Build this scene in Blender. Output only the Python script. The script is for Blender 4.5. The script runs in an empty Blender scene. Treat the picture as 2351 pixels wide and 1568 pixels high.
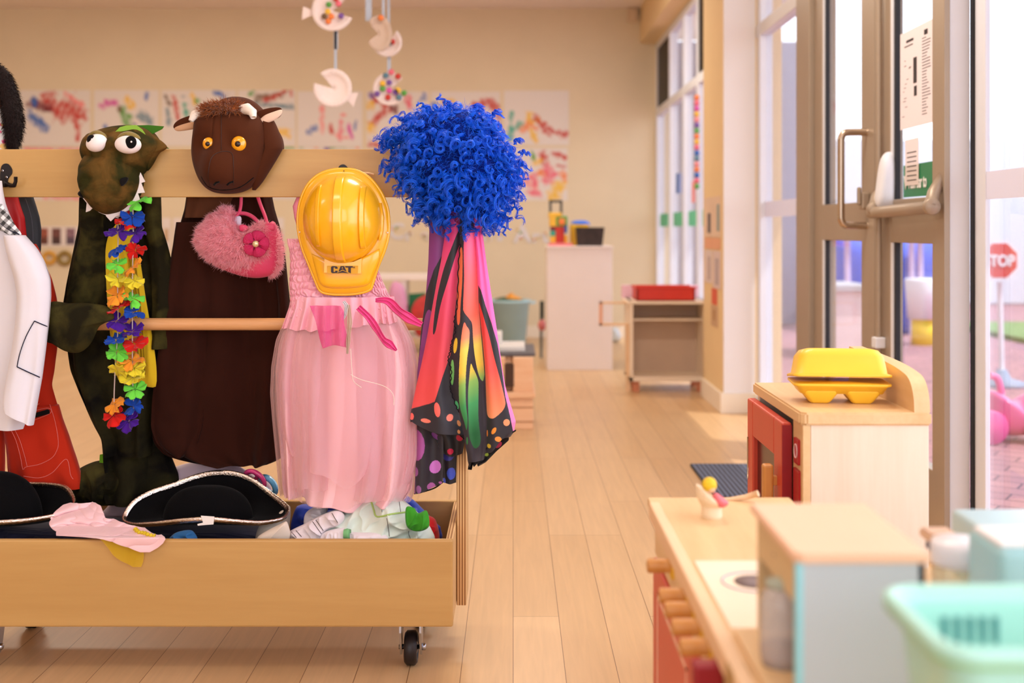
import bpy, bmesh, math, random
import numpy as np
from mathutils import Vector, Matrix
from mathutils.geometry import tessellate_polygon

PI = math.pi
S = bpy.context.scene
COL = S.collection

# ------------------------------------------------------------------ camera
CAM_H = 1.05                      # camera stands 1.05 m above the floor, looking along +Y
LENS = 40.0
F = 2351 * LENS / 36.0            # focal length in pixels
CX, CY = 1178.0, 525.0            # vanishing point of the room's depth lines
cd = bpy.data.cameras.new('camera'); cam = bpy.data.objects.new('camera', cd); COL.objects.link(cam)
cam.location = (0, 0, CAM_H); cam.rotation_euler = (PI/2, 0, 0)
cd.lens = LENS; cd.sensor_width = 36; cd.clip_start = 0.05; cd.clip_end = 200
cd.shift_x = -(CX - 1175.5) / 2351; cd.shift_y = (CY - 784) / 2351
cd.dof.use_dof = True; cd.dof.focus_distance = 2.80; cd.dof.aperture_fstop = 2.4
S.camera = cam

# ------------------------------------------------------------------ sky, sun, daylight, exposure
W = bpy.data.worlds.new('sky'); S.world = W; W.use_nodes = True
wn = W.node_tree.nodes; wl = W.node_tree.links
bg = wn['Background']; bg.inputs['Strength'].default_value = 3.1
tc = wn.new('ShaderNodeTexCoord'); sp = wn.new('ShaderNodeSeparateXYZ'); rp = wn.new('ShaderNodeValToRGB')
wl.new(tc.outputs['Generated'], sp.inputs[0]); wl.new(sp.outputs['Z'], rp.inputs[0]); wl.new(rp.outputs[0], bg.inputs[0])
rp.color_ramp.elements[0].position = 0.0; rp.color_ramp.elements[0].color = (0.93, 0.95, 1, 1)
rp.color_ramp.elements[1].position = 0.6; rp.color_ramp.elements[1].color = (0.66, 0.79, 1, 1)

def lamp(name, kind, loc, rot, energy, color, size=None, size_y=None, angle=None):
    l = bpy.data.lights.new(name, kind); l.energy = energy; l.color = color
    if kind == 'AREA':
        l.shape = 'RECTANGLE'; l.size = size; l.size_y = size_y or size
    if kind == 'SUN': l.angle = angle or 0.01
    o = bpy.data.objects.new(name, l); COL.objects.link(o); o.location = loc; o.rotation_euler = rot
    return o
lamp('sun', 'SUN', (6, 2, 8), (math.radians(12), math.radians(27), 0), 4.2, (1, 0.95, 0.88), angle=0.01)
# daylight through the windows behind the camera and the glazing beside it
lamp('daylight_front_window', 'AREA', (-1.0, -2.75, 1.75), (PI/2, 0, 0), 19, (1.0, 0.97, 0.92), 3.6, 2.0)
lamp('daylight_side_glazing', 'AREA', (1.30, 0.9, 1.75), (0, PI/2, 0), 36, (0.97, 0.97, 1.0), 2.3, 4.0)
# unseen ceiling panels, added as fill light for the room
CEIL_FILLS = [(-3.3, 1.0), (-0.8, 0.8), (-3.4, 4.2), (0.4, 3.7), (-3.4, 8.4), (0.1, 8.2)]
for (x, y) in CEIL_FILLS:
    lamp('ceiling_fill_light', 'AREA', (x, y, 3.10), (0, 0, 0), 16 if y < 3 else 50, (1.0, 0.91, 0.77), 1.1, 0.55)
vs = S.view_settings
S.display_settings.display_device = 'sRGB'
vs.view_transform = 'Standard'; vs.look = 'None'; vs.gamma = 1.0; vs.use_curve_mapping = False
vs.exposure = -0.12

# ------------------------------------------------------------------ small helpers
def P(px, py, Y):
    """a photograph pixel at distance Y, as a point in the room"""
    return Vector(((px - CX) * Y / F, Y, CAM_H + (CY - py) * Y / F))
def PX(px, Y): return (px - CX) * Y / F
def PZ(py, Y): return CAM_H + (CY - py) * Y / F
def lin(c):
    return tuple(((v/255.0)/12.92 if v/255.0 <= 0.04045 else ((v/255.0+0.055)/1.055)**2.4) for v in c[:3])
def L4(c): return lin(c) + (1.0,)
class Noise:
    """cheap smooth noise: a sum of waves in random directions"""
    def __init__(s, seed, n=24, lo=0.5, hi=2.0, dim=2):
        r = np.random.RandomState(seed)
        s.k = r.normal(size=(n, dim)); s.k /= np.linalg.norm(s.k, axis=1)[:, None]
        s.f = np.exp(r.uniform(math.log(lo), math.log(hi), n)); s.p = r.uniform(0, 2*PI, n)
        s.a = 1.0/np.sqrt(s.f); s.a /= np.sqrt((s.a**2).sum()/2)
    def __call__(s, *c):
        out = 0
        for i in range(len(s.f)):
            ph = s.p[i]
            for j, cc in enumerate(c): ph = ph + s.k[i, j]*s.f[i]*2*PI*cc
            out = out + s.a[i]*np.sin(ph)
        return out*0.5

# ------------------------------------------------------------------ materials
def nmat(name):
    m = bpy.data.materials.new(name); m.use_nodes = True
    nt = m.node_tree; b = nt.nodes['Principled BSDF']; return m, nt, b
MATS = {}
def M(name, c, rough=0.6, metal=0.0, var=0.06, vs=8.0, bump=0.0, bs=200.0, sheen=0.0, alpha=1.0, coat=0.0, spec=None, stretch=None, trans=0.0, sub=0.0, bd=0.002):
    if name in MATS: return MATS[name]
    m, nt, b = nmat(name); N = nt.nodes; Lk = nt.links
    tcn = N.new('ShaderNodeTexCoord'); src = tcn.outputs['Object']
    if stretch:
        mp = N.new('ShaderNodeMapping'); mp.inputs['Scale'].default_value = stretch; Lk.new(src, mp.inputs[0]); src = mp.outputs[0]
    nz = N.new('ShaderNodeTexNoise'); nz.inputs['Scale'].default_value = vs; nz.inputs['Detail'].default_value = 4
    Lk.new(src, nz.inputs['Vector'])
    mx = N.new('ShaderNodeMixRGB'); l = lin(c)
    mx.inputs[1].default_value = tuple(max(0, v*(1-var*1.6)) for v in l) + (1,)
    mx.inputs[2].default_value = tuple(min(1, v*(1+var*1.6)) for v in l) + (1,)
    Lk.new(nz.outputs['Fac'], mx.inputs[0]); Lk.new(mx.outputs[0], b.inputs['Base Color'])
    b.inputs['Roughness'].default_value = rough; b.inputs['Metallic'].default_value = metal
    if spec is None and rough >= 0.7: spec = 0.12
    if spec is not None: b.inputs['Specular IOR Level'].default_value = spec
    if sheen: b.inputs['Sheen Weight'].default_value = sheen; b.inputs['Sheen Roughness'].default_value = 0.4
    if coat: b.inputs['Coat Weight'].default_value = coat; b.inputs['Coat Roughness'].default_value = 0.08
    if alpha < 1: b.inputs['Alpha'].default_value = alpha
    if trans: b.inputs['Transmission Weight'].default_value = trans
    if sub: b.inputs['Subsurface Weight'].default_value = sub; b.inputs['Subsurface Scale'].default_value = 0.01
    if bump:
        n2 = N.new('ShaderNodeTexNoise'); n2.inputs['Scale'].default_value = bs; n2.inputs['Detail'].default_value = 3
        Lk.new(src, n2.inputs['Vector'])
        bp = N.new('ShaderNodeBump'); bp.inputs['Strength'].default_value = bump; bp.inputs['Distance'].default_value = bd
        Lk.new(n2.outputs['Fac'], bp.inputs['Height']); Lk.new(bp.outputs[0], b.inputs['Normal'])
    MATS[name] = m; return m
def twotone(name, c1, c2, sc=18.0, rough=0.9, bump=0.6, bs=260, bd=0.0015, pos=(0.4, 0.62)):
    """plush cloth printed in two mottled colours"""
    m, nt, b = nmat(name); N = nt.nodes; Lk = nt.links; t_ = N.new('ShaderNodeTexCoord')
    nz = N.new('ShaderNodeTexNoise'); nz.inputs['Scale'].default_value = sc; nz.inputs['Detail'].default_value = 5; nz.inputs['Distortion'].default_value = 0.5; Lk.new(t_.outputs['Object'], nz.inputs['Vector'])
    r = N.new('ShaderNodeValToRGB'); r.color_ramp.elements[0].position = pos[0]; r.color_ramp.elements[1].position = pos[1]; r.color_ramp.elements[0].color = L4(c1); r.color_ramp.elements[1].color = L4(c2)
    Lk.new(nz.outputs['Fac'], r.inputs[0]); Lk.new(r.outputs[0], b.inputs['Base Color']); b.inputs['Roughness'].default_value = rough; b.inputs['Specular IOR Level'].default_value = 0.12
    n2 = N.new('ShaderNodeTexNoise'); n2.inputs['Scale'].default_value = bs; n2.inputs['Detail'].default_value = 3; Lk.new(t_.outputs['Object'], n2.inputs['Vector'])
    bp = N.new('ShaderNodeBump'); bp.inputs['Strength'].default_value = bump; bp.inputs['Distance'].default_value = bd; Lk.new(n2.outputs['Fac'], bp.inputs['Height']); Lk.new(bp.outputs[0], b.inputs['Normal'])
    MATS[name] = m; return m
def wood(name, c1, c2, axis='X', scale=1.0, rough=0.45, fine=0.35):
    """long-grained wood: noise stretched along one axis"""
    m, nt, b = nmat(name); N = nt.nodes; Lk = nt.links
    tcn = N.new('ShaderNodeTexCoord'); mp = N.new('ShaderNodeMapping')
    s = {'X': (1.2, 14, 14), 'Y': (14, 1.2, 14), 'Z': (14, 14, 1.2)}[axis]
    mp.inputs['Scale'].default_value = tuple(v*scale for v in s); Lk.new(tcn.outputs['Object'], mp.inputs[0])
    nz = N.new('ShaderNodeTexNoise'); nz.inputs['Scale'].default_value = 1.6; nz.inputs['Detail'].default_value = 5; nz.inputs['Distortion'].default_value = 0.8
    Lk.new(mp.outputs[0], nz.inputs['Vector'])
    n2 = N.new('ShaderNodeTexNoise'); n2.inputs['Scale'].default_value = 14; n2.inputs['Detail'].default_value = 3; Lk.new(mp.outputs[0], n2.inputs['Vector'])
    ad = N.new('ShaderNodeMath'); ad.operation = 'MULTIPLY_ADD'; ad.inputs[1].default_value = fine; Lk.new(n2.outputs['Fac'], ad.inputs[0])
    Lk.new(nz.outputs['Fac'], ad.inputs[2])
    r = N.new('ShaderNodeValToRGB'); r.color_ramp.elements[0].position = 0.42; r.color_ramp.elements[1].position = 0.95
    r.color_ramp.elements[0].color = L4(c1); r.color_ramp.elements[1].color = L4(c2)
    Lk.new(ad.outputs[0], r.inputs[0]); Lk.new(r.outputs[0], b.inputs['Base Color'])
    b.inputs['Roughness'].default_value = rough
    MATS[name] = m; return m
def plymat(name, axis='X', period=0.0034):
    """edge of plywood: thin layers stacked across the board"""
    m, nt, b = nmat(name); N = nt.nodes; Lk = nt.links
    tcn = N.new('ShaderNodeTexCoord'); sx = N.new('ShaderNodeSeparateXYZ'); Lk.new(tcn.outputs['Object'], sx.inputs[0])
    w = N.new('ShaderNodeMath'); w.operation = 'MULTIPLY'; w.inputs[1].default_value = 2*PI/(period*2)
    Lk.new(sx.outputs[axis], w.inputs[0])
    s = N.new('ShaderNodeMath'); s.operation = 'SINE'; Lk.new(w.outputs[0], s.inputs[0])
    r = N.new('ShaderNodeValToRGB'); r.color_ramp.elements[0].position = 0.25; r.color_ramp.elements[1].position = 0.62
    mr = N.new('ShaderNodeMapRange'); mr.inputs[1].default_value = -1; mr.inputs[2].default_value = 1; Lk.new(s.outputs[0], mr.inputs[0])
    r.color_ramp.elements[0].color = L4((150, 98, 48)); r.color_ramp.elements[1].color = L4((222, 180, 124))
    Lk.new(mr.outputs[0], r.inputs[0]); Lk.new(r.outputs[0], b.inputs['Base Color']); b.inputs['Roughness'].default_value = 0.6
    MATS[name] = m; return m
def vcmat(name, rough=0.6, sheen=0.0, bump=0.0, bs=300, trans=0.0):
    """colour printed on the cloth or paper itself, stored on the mesh"""
    m, nt, b = nmat(name); N = nt.nodes; Lk = nt.links
    a = N.new('ShaderNodeAttribute'); a.attribute_name = 'Col'
    Lk.new(a.outputs['Color'], b.inputs['Base Color']); b.inputs['Roughness'].default_value = rough
    if sheen: b.inputs['Sheen Weight'].default_value = sheen
    if bump:
        t = N.new('ShaderNodeTexCoord')
        n2 = N.new('ShaderNodeTexNoise'); n2.inputs['Scale'].default_value = bs; Lk.new(t.outputs['Object'], n2.inputs['Vector'])
        bp = N.new('ShaderNodeBump'); bp.inputs['Strength'].default_value = bump; bp.inputs['Distance'].default_value = 0.002
        Lk.new(n2.outputs['Fac'], bp.inputs['Height']); Lk.new(bp.outputs[0], b.inputs['Normal'])
    MATS[name] = m; return m
def sheermat(name, c, alpha, rough=0.5, fine=True):
    """thin net or organza: partly see-through woven cloth that also lets light through"""
    m = bpy.data.materials.new(name); m.use_nodes = True; nt = m.node_tree; N = nt.nodes; Lk = nt.links; N.clear()
    o = N.new('ShaderNodeOutputMaterial'); mx = N.new('ShaderNodeMixShader'); t = N.new('ShaderNodeBsdfTransparent')
    d = N.new('ShaderNodeBsdfDiffuse'); d.inputs[0].default_value = L4(c); tl = N.new('ShaderNodeBsdfTranslucent'); tl.inputs[0].default_value = L4(c)
    m2 = N.new('ShaderNodeMixShader'); m2.inputs[0].default_value = 0.35; Lk.new(d.outputs[0], m2.inputs[1]); Lk.new(tl.outputs[0], m2.inputs[2])
    lw = N.new('ShaderNodeLayerWeight'); lw.inputs[0].default_value = 0.35
    ma = N.new('ShaderNodeMath'); ma.operation = 'MULTIPLY_ADD'; ma.inputs[1].default_value = 0.6; ma.inputs[2].default_value = alpha; ma.use_clamp = True
    Lk.new(lw.outputs['Facing'], ma.inputs[0]); Lk.new(ma.outputs[0], mx.inputs[0]); Lk.new(t.outputs[0], mx.inputs[1]); Lk.new(m2.outputs[0], mx.inputs[2])
    Lk.new(mx.outputs[0], o.inputs[0]); MATS[name] = m; return m
def hairmat(name, c, tl=0.4, rough=0.4, spec=0.4):
    """thin fibres or paper: reflects and also lets light through"""
    m, nt, b = nmat(name); N = nt.nodes; Lk = nt.links; b.inputs['Base Color'].default_value = L4(c); b.inputs['Roughness'].default_value = rough; b.inputs['Specular IOR Level'].default_value = spec
    t_ = N.new('ShaderNodeBsdfTranslucent'); t_.inputs[0].default_value = L4(c); mx = N.new('ShaderNodeMixShader'); mx.inputs[0].default_value = tl
    Lk.new(b.outputs[0], mx.inputs[1]); Lk.new(t_.outputs[0], mx.inputs[2]); Lk.new(mx.outputs[0], N['Material Output'].inputs[0]); MATS[name] = m; return m
def glassmat(name, tint=(1, 1, 1), refl=0.5):
    m = bpy.data.materials.new(name); m.use_nodes = True; nt = m.node_tree; N = nt.nodes; Lk = nt.links; N.clear()
    o = N.new('ShaderNodeOutputMaterial'); mx = N.new('ShaderNodeMixShader'); t = N.new('ShaderNodeBsdfTransparent'); t.inputs[0].default_value = tint + (1,)
    g = N.new('ShaderNodeBsdfGlossy'); g.inputs['Roughness'].default_value = 0.03
    fr = N.new('ShaderNodeFresnel'); fr.inputs[0].default_value = 1.45; ma = N.new('ShaderNodeMath'); ma.operation = 'MULTIPLY'; ma.inputs[1].default_value = refl
    Lk.new(fr.outputs[0], ma.inputs[0]); Lk.new(ma.outputs[0], mx.inputs[0]); Lk.new(t.outputs[0], mx.inputs[1]); Lk.new(g.outputs[0], mx.inputs[2]); Lk.new(mx.outputs[0], o.inputs[0])
    MATS[name] = m; return m

# ------------------------------------------------------------------ objects
def tag(o, label=None, cat=None, group=None, kind=None):
    if label: o['label'] = label
    if cat: o['category'] = cat
    if group: o['group'] = group
    if kind: o['kind'] = kind
    return o
def thing(name, loc, label, cat, group=None):
    o = bpy.data.objects.new(name, None); COL.objects.link(o); o.location = loc; o.empty_display_size = 0.05
    return tag(o, label, cat, group)
def wloc(o):
    v = Vector((0, 0, 0))
    while o is not None: v += o.location; o = o.parent
    return v
def link(name, me, mat, parent=None, smooth=True, org=None):
    """link a mesh given in room coordinates; its origin goes to the parent's or to the middle of its base"""
    o = bpy.data.objects.new(name, me); COL.objects.link(o)
    n = len(me.vertices); co = np.empty(n*3, np.float32); me.vertices.foreach_get('co', co); co = co.reshape(-1, 3)
    if parent is not None: base = np.array(wloc(parent))
    elif org is not None: base = np.array(org)
    else: base = np.array([(co[:, 0].min()+co[:, 0].max())/2, (co[:, 1].min()+co[:, 1].max())/2, co[:, 2].min()])
    me.vertices.foreach_set('co', (co - base).astype(np.float32).ravel())
    if parent is not None: o.parent = parent
    else: o.location = base
    if mat is not None:
        for mm in (mat if isinstance(mat, (list, tuple)) else [mat]): me.materials.append(mm)
    if smooth and len(me.polygons): me.polygons.foreach_set('use_smooth', [True]*len(me.polygons))
    me.update(); return o
def rawmesh(V, Fq=None, Ft=None):
    V = np.asarray(V, np.float32).reshape(-1, 3); me = bpy.data.meshes.new('mesh')
    q = np.zeros((0, 4), np.int32) if Fq is None else np.asarray(Fq, np.int32).reshape(-1, 4)
    t = np.zeros((0, 3), np.int32) if Ft is None else np.asarray(Ft, np.int32).reshape(-1, 3)
    me.vertices.add(len(V)); me.vertices.foreach_set('co', V.ravel())
    nl = len(q)*4 + len(t)*3; me.loops.add(nl); me.polygons.add(len(q)+len(t))
    me.loops.foreach_set('vertex_index', np.concatenate([q.ravel(), t.ravel()]).astype(np.int32))
    st = np.concatenate([np.arange(len(q))*4, len(q)*4 + np.arange(len(t))*3]).astype(np.int32)
    me.polygons.foreach_set('loop_start', st); me.update(calc_edges=True); me.validate(); return me
def gridfaces(n, m, cu=False, cv=False, off=0):
    """quads of an n x m grid (first index u)"""
    a = np.arange(n if cu else n-1); b = np.arange(m if cv else m-1)
    A, B = np.meshgrid(a, b, indexing='ij'); A2 = (A+1) % n; B2 = (B+1) % m
    return (off + np.stack([A*m+B, A2*m+B, A2*m+B2, A*m+B2], -1).reshape(-1, 4))
def setcol(o, C):
    a = o.data.color_attributes.new('Col', 'FLOAT_COLOR', 'POINT')
    C = np.asarray(C, np.float32); C = np.concatenate([C, np.ones((len(C), 1), np.float32)], 1)
    a.data.foreach_set('color', C.ravel())
def bmobj(name, bm, mat, parent=None, smooth=False, org=None):
    me = bpy.data.meshes.new(name); bmesh.ops.recalc_face_normals(bm, faces=bm.faces); bm.to_mesh(me); bm.free()
    return link(name, me, mat, parent, smooth, org)
def bmbox(bm, x0, x1, y0, y1, z0, z1, bev=0.0, mi=0, segs=2, sel=None):
    r = bmesh.ops.create_cube(bm, size=1.0)
    vs_ = r['verts']
    for v in vs_:
        v.co = Vector(((x0+x1)/2 + v.co.x*(x1-x0), (y0+y1)/2 + v.co.y*(y1-y0), (z0+z1)/2 + v.co.z*(z1-z0)))
    fs = set(f for v in vs_ for f in v.link_faces)
    for f in fs: f.material_index = mi
    if bev > 0:
        es = list(set(e for v in vs_ for e in v.link_edges))
        bmesh.ops.bevel(bm, geom=es, offset=bev, segments=segs, profile=0.5, affect='EDGES', material=mi)
    return bm
def box(name, x0, x1, y0, y1, z0, z1, mat, parent=None, bev=0.002, org=None):
    bm = bmesh.new(); bmbox(bm, x0, x1, y0, y1, z0, z1, bev); return bmobj(name, bm, mat, parent, False, org)
def boxes(name, lst, mat, parent=None, bev=0.0, org=None):
    bm = bmesh.new()
    for b in lst: bmbox(bm, *b[:6], bev=bev, mi=(b[6] if len(b) > 6 else 0))
    return bmobj(name, bm, mat, parent, False, org)
def frames(T, ref):
    A = np.cross(T, ref); A /= (np.linalg.norm(A, axis=-1, keepdims=True)+1e-9); B = np.cross(T, A); return A, B
def tubegeo(pts, rad, sides=8, ref=None, closed=False):
    """pts (L,3), rad scalar or (L,)"""
    pts = np.asarray(pts, float); L = len(pts)
    rad = np.full(L, rad) if np.isscalar(rad) else np.asarray(rad, float)
    if closed: T = np.roll(pts, -1, 0)-np.roll(pts, 1, 0)
    else: T = np.gradient(pts, axis=0)
    T /= (np.linalg.norm(T, axis=1, keepdims=True)+1e-12)
    A = np.zeros_like(T); a = np.cross(T[0], [0.3, 0.2, 1.0] if abs(T[0][2]) < 0.8 else [1, 0.2, 0]); a /= np.linalg.norm(a); A[0] = a
    for i in range(1, L):
        a = a - T[i]*np.dot(a, T[i]); a /= (np.linalg.norm(a)+1e-12); A[i] = a
    B = np.cross(T, A); th = np.arange(sides)*2*PI/sides
    V = pts[:, None, :] + rad[:, None, None]*(A[:, None, :]*np.cos(th)[None, :, None] + B[:, None, :]*np.sin(th)[None, :, None])
    V = V.reshape(-1, 3); Fq = gridfaces(L, sides, cu=closed, cv=True)
    Ft = np.zeros((0, 3), int)
    if not closed:
        n = len(V); V = np.concatenate([V, pts[:1], pts[-1:]])
        k = np.arange(sides); k2 = (k+1) % sides
        Ft = np.concatenate([np.stack([k2, k, np.full(sides, n)], 1), np.stack([(L-1)*sides+k, (L-1)*sides+k2, np.full(sides, n+1)], 1)])
    return V, Fq, Ft
def merge(geos):
    Vs, Q, T = [], [], []; off = 0
    for g in geos:
        V, q = g[0], g[1]; t = g[2] if len(g) > 2 else None
        Vs.append(V)
        if q is not None and len(q): Q.append(np.asarray(q)+off)
        if t is not None and len(t): T.append(np.asarray(t)+off)
        off += len(V)
    return np.concatenate(Vs), (np.concatenate(Q) if Q else None), (np.concatenate(T) if T else None)
def spline(pts, n, closed=False):
    """smooth curve through the points"""
    p = np.asarray(pts, float); k = len(p)
    if k == 2 and not closed: t = np.linspace(0, 1, n)[:, None]; return p[0]*(1-t)+p[1]*t
    idx = np.linspace(0, k if closed else k-1, n, endpoint=not closed); i = np.floor(idx).astype(int); f = (idx-i)[:, None]
    if closed: g = lambda j: p[j % k]
    else:
        i = np.minimum(i, k-2); f = (idx-i)[:, None]; g = lambda j: p[np.clip(j, 0, k-1)]
    a, b, c, d = g(i-1), g(i), g(i+1), g(i+2)
    return 0.5*((2*b)+(-a+c)*f+(2*a-5*b+4*c-d)*f**2+(-a+3*b-3*c+d)*f**3)
def tube(name, pts, rad, mat, parent=None, sides=8, n=None, closed=False, org=None):
    pts = [tuple(p) for p in pts]
    if n: pts = spline(pts, n, closed)
    V, q, t = tubegeo(pts, rad, sides, closed=closed); return link(name, rawmesh(V, q, t), mat, parent, True, org)
def lathe(name, prof, c, mat, parent=None, seg=32, axis='Z', org=None, smooth=True):
    """prof: list of (radius, height) about the axis through c"""
    prof = np.asarray(prof, float); th = np.arange(seg)*2*PI/seg
    R = prof[:, 0][:, None]; H = np.repeat(prof[:, 1][:, None], seg, 1); X = R*np.cos(th); Y = R*np.sin(th)
    if axis == 'Z': V = np.stack([X, Y, H], -1)
    elif axis == 'X': V = np.stack([H, X, Y], -1)
    else: V = np.stack([X, H, Y], -1)
    V = V.reshape(-1, 3)+np.array(c); return link(name, rawmesh(V, gridfaces(len(prof), seg, cv=True)), mat, parent, smooth, org)
def ellipsoid(name, c, r, mat, parent=None, seg=28, rot=0.0, org=None):
    th = np.linspace(0, PI, seg//2+1); prof = np.stack([np.sin(th), -np.cos(th)], 1)
    ph = np.arange(seg)*2*PI/seg; X = prof[:, 0][:, None]*np.cos(ph); Y = prof[:, 0][:, None]*np.sin(ph); Z = np.repeat(prof[:, 1][:, None], seg, 1)
    X = X*r[0]; Y = Y*r[1]; Z = Z*r[2]
    X2 = X*math.cos(rot)-Z*math.sin(rot); Z2 = X*math.sin(rot)+Z*math.cos(rot)
    V = np.stack([X2, Y, Z2], -1).reshape(-1, 3)+np.array(c)
    return link(name, rawmesh(V, gridfaces(len(prof), seg, cv=True)), mat, parent, True, org)
def prism(name, poly, Y, th, mat, parent=None, org=None, smooth=False, bev=0.0, n=0, Yf=None):
    """flat piece cut to a pixel outline at distance Y, with real thickness"""
    if n: poly = spline(poly, n, True)
    bm = bmesh.new(); fr = [bm.verts.new(P(x, y, Yf(x, y) if Yf else Y)) for x, y in poly]
    tri = tessellate_polygon([[Vector((x, y, 0)) for x, y in poly]])
    bk = [bm.verts.new(v.co+Vector((0, th, 0))) for v in fr]; k = len(fr)
    for t in tri:
        try: bm.faces.new([fr[i] for i in t]); bm.faces.new([bk[i] for i in reversed(t)])
        except ValueError: pass
    for i in range(k):
        try: bm.faces.new([fr[i], fr[(i+1) % k], bk[(i+1) % k], bk[i]])
        except ValueError: pass
    return bmobj(name, bm, mat, parent, smooth, org)
def star_r(poly, c, th, n=400):
    """distance from c to a smooth closed outline, by direction"""
    s = spline(poly, n, True)-np.array(c); a = np.arctan2(s[:, 1], s[:, 0]); r = np.hypot(s[:, 0], s[:, 1])
    o = np.argsort(a); a = a[o]; r = r[o]; a = np.concatenate([a-2*PI, a, a+2*PI]); r = np.tile(r, 3)
    return np.interp(th, a, r)
def puffgeo(poly, Yc, front, back, c=None, nr=26, nt=96, p=2.0, disp=None, Yf=None, smoothn=400, edge=0.0):
    """rounded solid whose silhouette is the pixel outline; front bulges to the camera side, back away"""
    poly = np.asarray(poly, float); c = poly.mean(0) if c is None else np.array(c, float)
    th = np.linspace(-PI, PI, nt, endpoint=False); R = star_r(poly, c, th, smoothn)
    rr = np.sin(np.linspace(0, PI/2, nr)); out = []
    for side, dep in ((-1, front), (1, back)):
        r = rr if side == -1 else rr[::-1]
        px = c[0]+np.outer(r, R*np.cos(th)); py = c[1]+np.outer(r, R*np.sin(th)); h = (1-r**p)
        h = np.clip(h, 0, 1)**(1.0/2.0)
        Yb = Yf(px, py) if Yf else Yc
        dy = side*dep*h[:, None]*np.ones_like(px) + side*edge
        if disp is not None: dy = dy + (disp(px, py, r[:, None]*np.ones_like(px), side))
        Y = Yb+dy; Yk = Yc if not Yf else Yb
        X = (px-CX)*Yk/F; Z = CAM_H+(CY-py)*Yk/F
        out.append(np.stack([X, Y, Z], -1))
    V = np.concatenate([out[0], out[1]] if edge else [out[0], out[1][1:]], 0); n = V.shape[0]
    return V.reshape(-1, 3), gridfaces(n, nt, cv=True)
def puff(name, poly, Yc, front, back, mat, parent=None, org=None, **k):
    V, q = puffgeo(poly, Yc, front, back, **k); return link(name, rawmesh(V, q), mat, parent, True, org)
def rowcurves(rows, n, sm=3):
    r = np.asarray(rows, float); py = np.linspace(r[0, 0], r[-1, 0], n)
    xl = np.interp(py, r[:, 0], r[:, 1]); xr = np.interp(py, r[:, 0], r[:, 2])
    for _ in range(sm):
        for a in (xl, xr): a[1:-1] = (a[:-2]+2*a[1:-1]+a[2:])/4
    return py, xl, xr
def garmentgeo(rows, Yc, dep, nu=160, nv=120, folds=(), seed=0, ramp=(0.2, 1.0), e=0.75, sm=6, wr=0.0, wrs=(3, 10), taper=(1, 1), hem=None, back=1.0, fpow=1.0):
    """hanging closed cloth tube: silhouette from the rows, folds around it"""
    py, xl, xr = rowcurves(rows, nv, sm); u = np.arange(nu)/nu; t = 2*PI*u
    cx = -np.cos(t); cx = np.sign(cx)*np.abs(cx)**e; sy = -np.sin(t); v = np.linspace(0, 1, nv)
    PYg = np.repeat(py[:, None], nu, 1)
    if hem is not None: PYg = PYg + hem(cx)[None, :]*(np.clip((v-0.6)/0.4, 0, 1)**1.5)[:, None]
    hw = (xr-xl)/2; xc = (xl+xr)/2; px = xc[:, None]+hw[:, None]*cx[None, :]
    rm = ramp[0]+(ramp[1]-ramp[0])*v**fpow; d = np.zeros((nv, nu)); rs = np.random.RandomState(seed)
    for k, a, dr in folds:
        ph = rs.uniform(0, 2*PI); w = 0.25*np.sin(2*PI*u*2+rs.uniform(0, 6))[None, :]
        d += a*np.sin(2*PI*k*(u[None, :]+dr*v[:, None]*0.1)+ph+w*k*0.3)*rm[:, None]
    if wr:
        nz = Noise(seed+5, 28, wrs[0], wrs[1]); d += wr*nz(px/400.0, PYg/400.0)
    dd = dep*(taper[0]+(taper[1]-taper[0])*v)[:, None]
    sb = np.where(sy > 0, sy*back, sy)
    Y = Yc+dd*sb[None, :]*1.0 + d*np.abs(sy)[None, :]**0.3*np.where(sy < 0, 1, 0.6)[None, :]
    X = (px-CX)*Yc/F; Z = CAM_H+(CY-PYg)*Yc/F
    V = np.stack([X, Y, Z], -1).reshape(-1, 3); return V, gridfaces(nv, nu, cv=True), (px, PYg)
def garment(name, rows, Yc, dep, mat, parent=None, solid=0.0, cap=True, org=None, **k):
    V, q, _ = garmentgeo(rows, Yc, dep, **k); nu = k.get('nu', 160); nv = k.get('nv', 120)
    t = None
    if cap:
        n = len(V); V = np.concatenate([V, V[:nu].mean(0)[None]]); kk = np.arange(nu); t = np.stack([kk, (kk+1) % nu, np.full(nu, n)], 1)
    o = link(name, rawmesh(V, q, t), mat, parent, True, org)
    if solid: s = o.modifiers.new('thickness', 'SOLIDIFY'); s.thickness = solid; s.offset = 0
    return o
def sheetgeo(rows, Yf, nu=100, nv=100, sm=4, hem=None, Yp=None):
    """open cloth sheet; Yf(px,py,u,v) gives its distance"""
    py, xl, xr = rowcurves(rows, nv, sm); u = np.linspace(0, 1, nu); px = xl[:, None]+(xr-xl)[:, None]*u[None, :]
    PYg = np.repeat(py[:, None], nu, 1); v = np.linspace(0, 1, nv)[:, None]*np.ones((1, nu)); U = np.ones((nv, 1))*u[None, :]
    if hem is not None: PYg = PYg+hem(U)*v**2
    Y = Yf(px, PYg, U, v); Y0 = float(np.mean(Y)) if Yp is None else Yp(px, PYg)
    X = (px-CX)*Y0/F; Z = CAM_H+(CY-PYg)*Y0/F
    return np.stack([X, Y, Z], -1).reshape(-1, 3), gridfaces(nv, nu), (px, PYg)
def sheet(name, rows, Yf, mat, parent=None, solid=0.0015, paint=None, org=None, **k):
    V, q, (px, py) = sheetgeo(rows, Yf, **k); o = link(name, rawmesh(V, q), mat, parent, True, org)
    if paint is not None: setcol(o, paint(px.ravel(), py.ravel()))
    if solid: s = o.modifiers.new('thickness', 'SOLIDIFY'); s.thickness = solid; s.offset = 0
    return o
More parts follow.
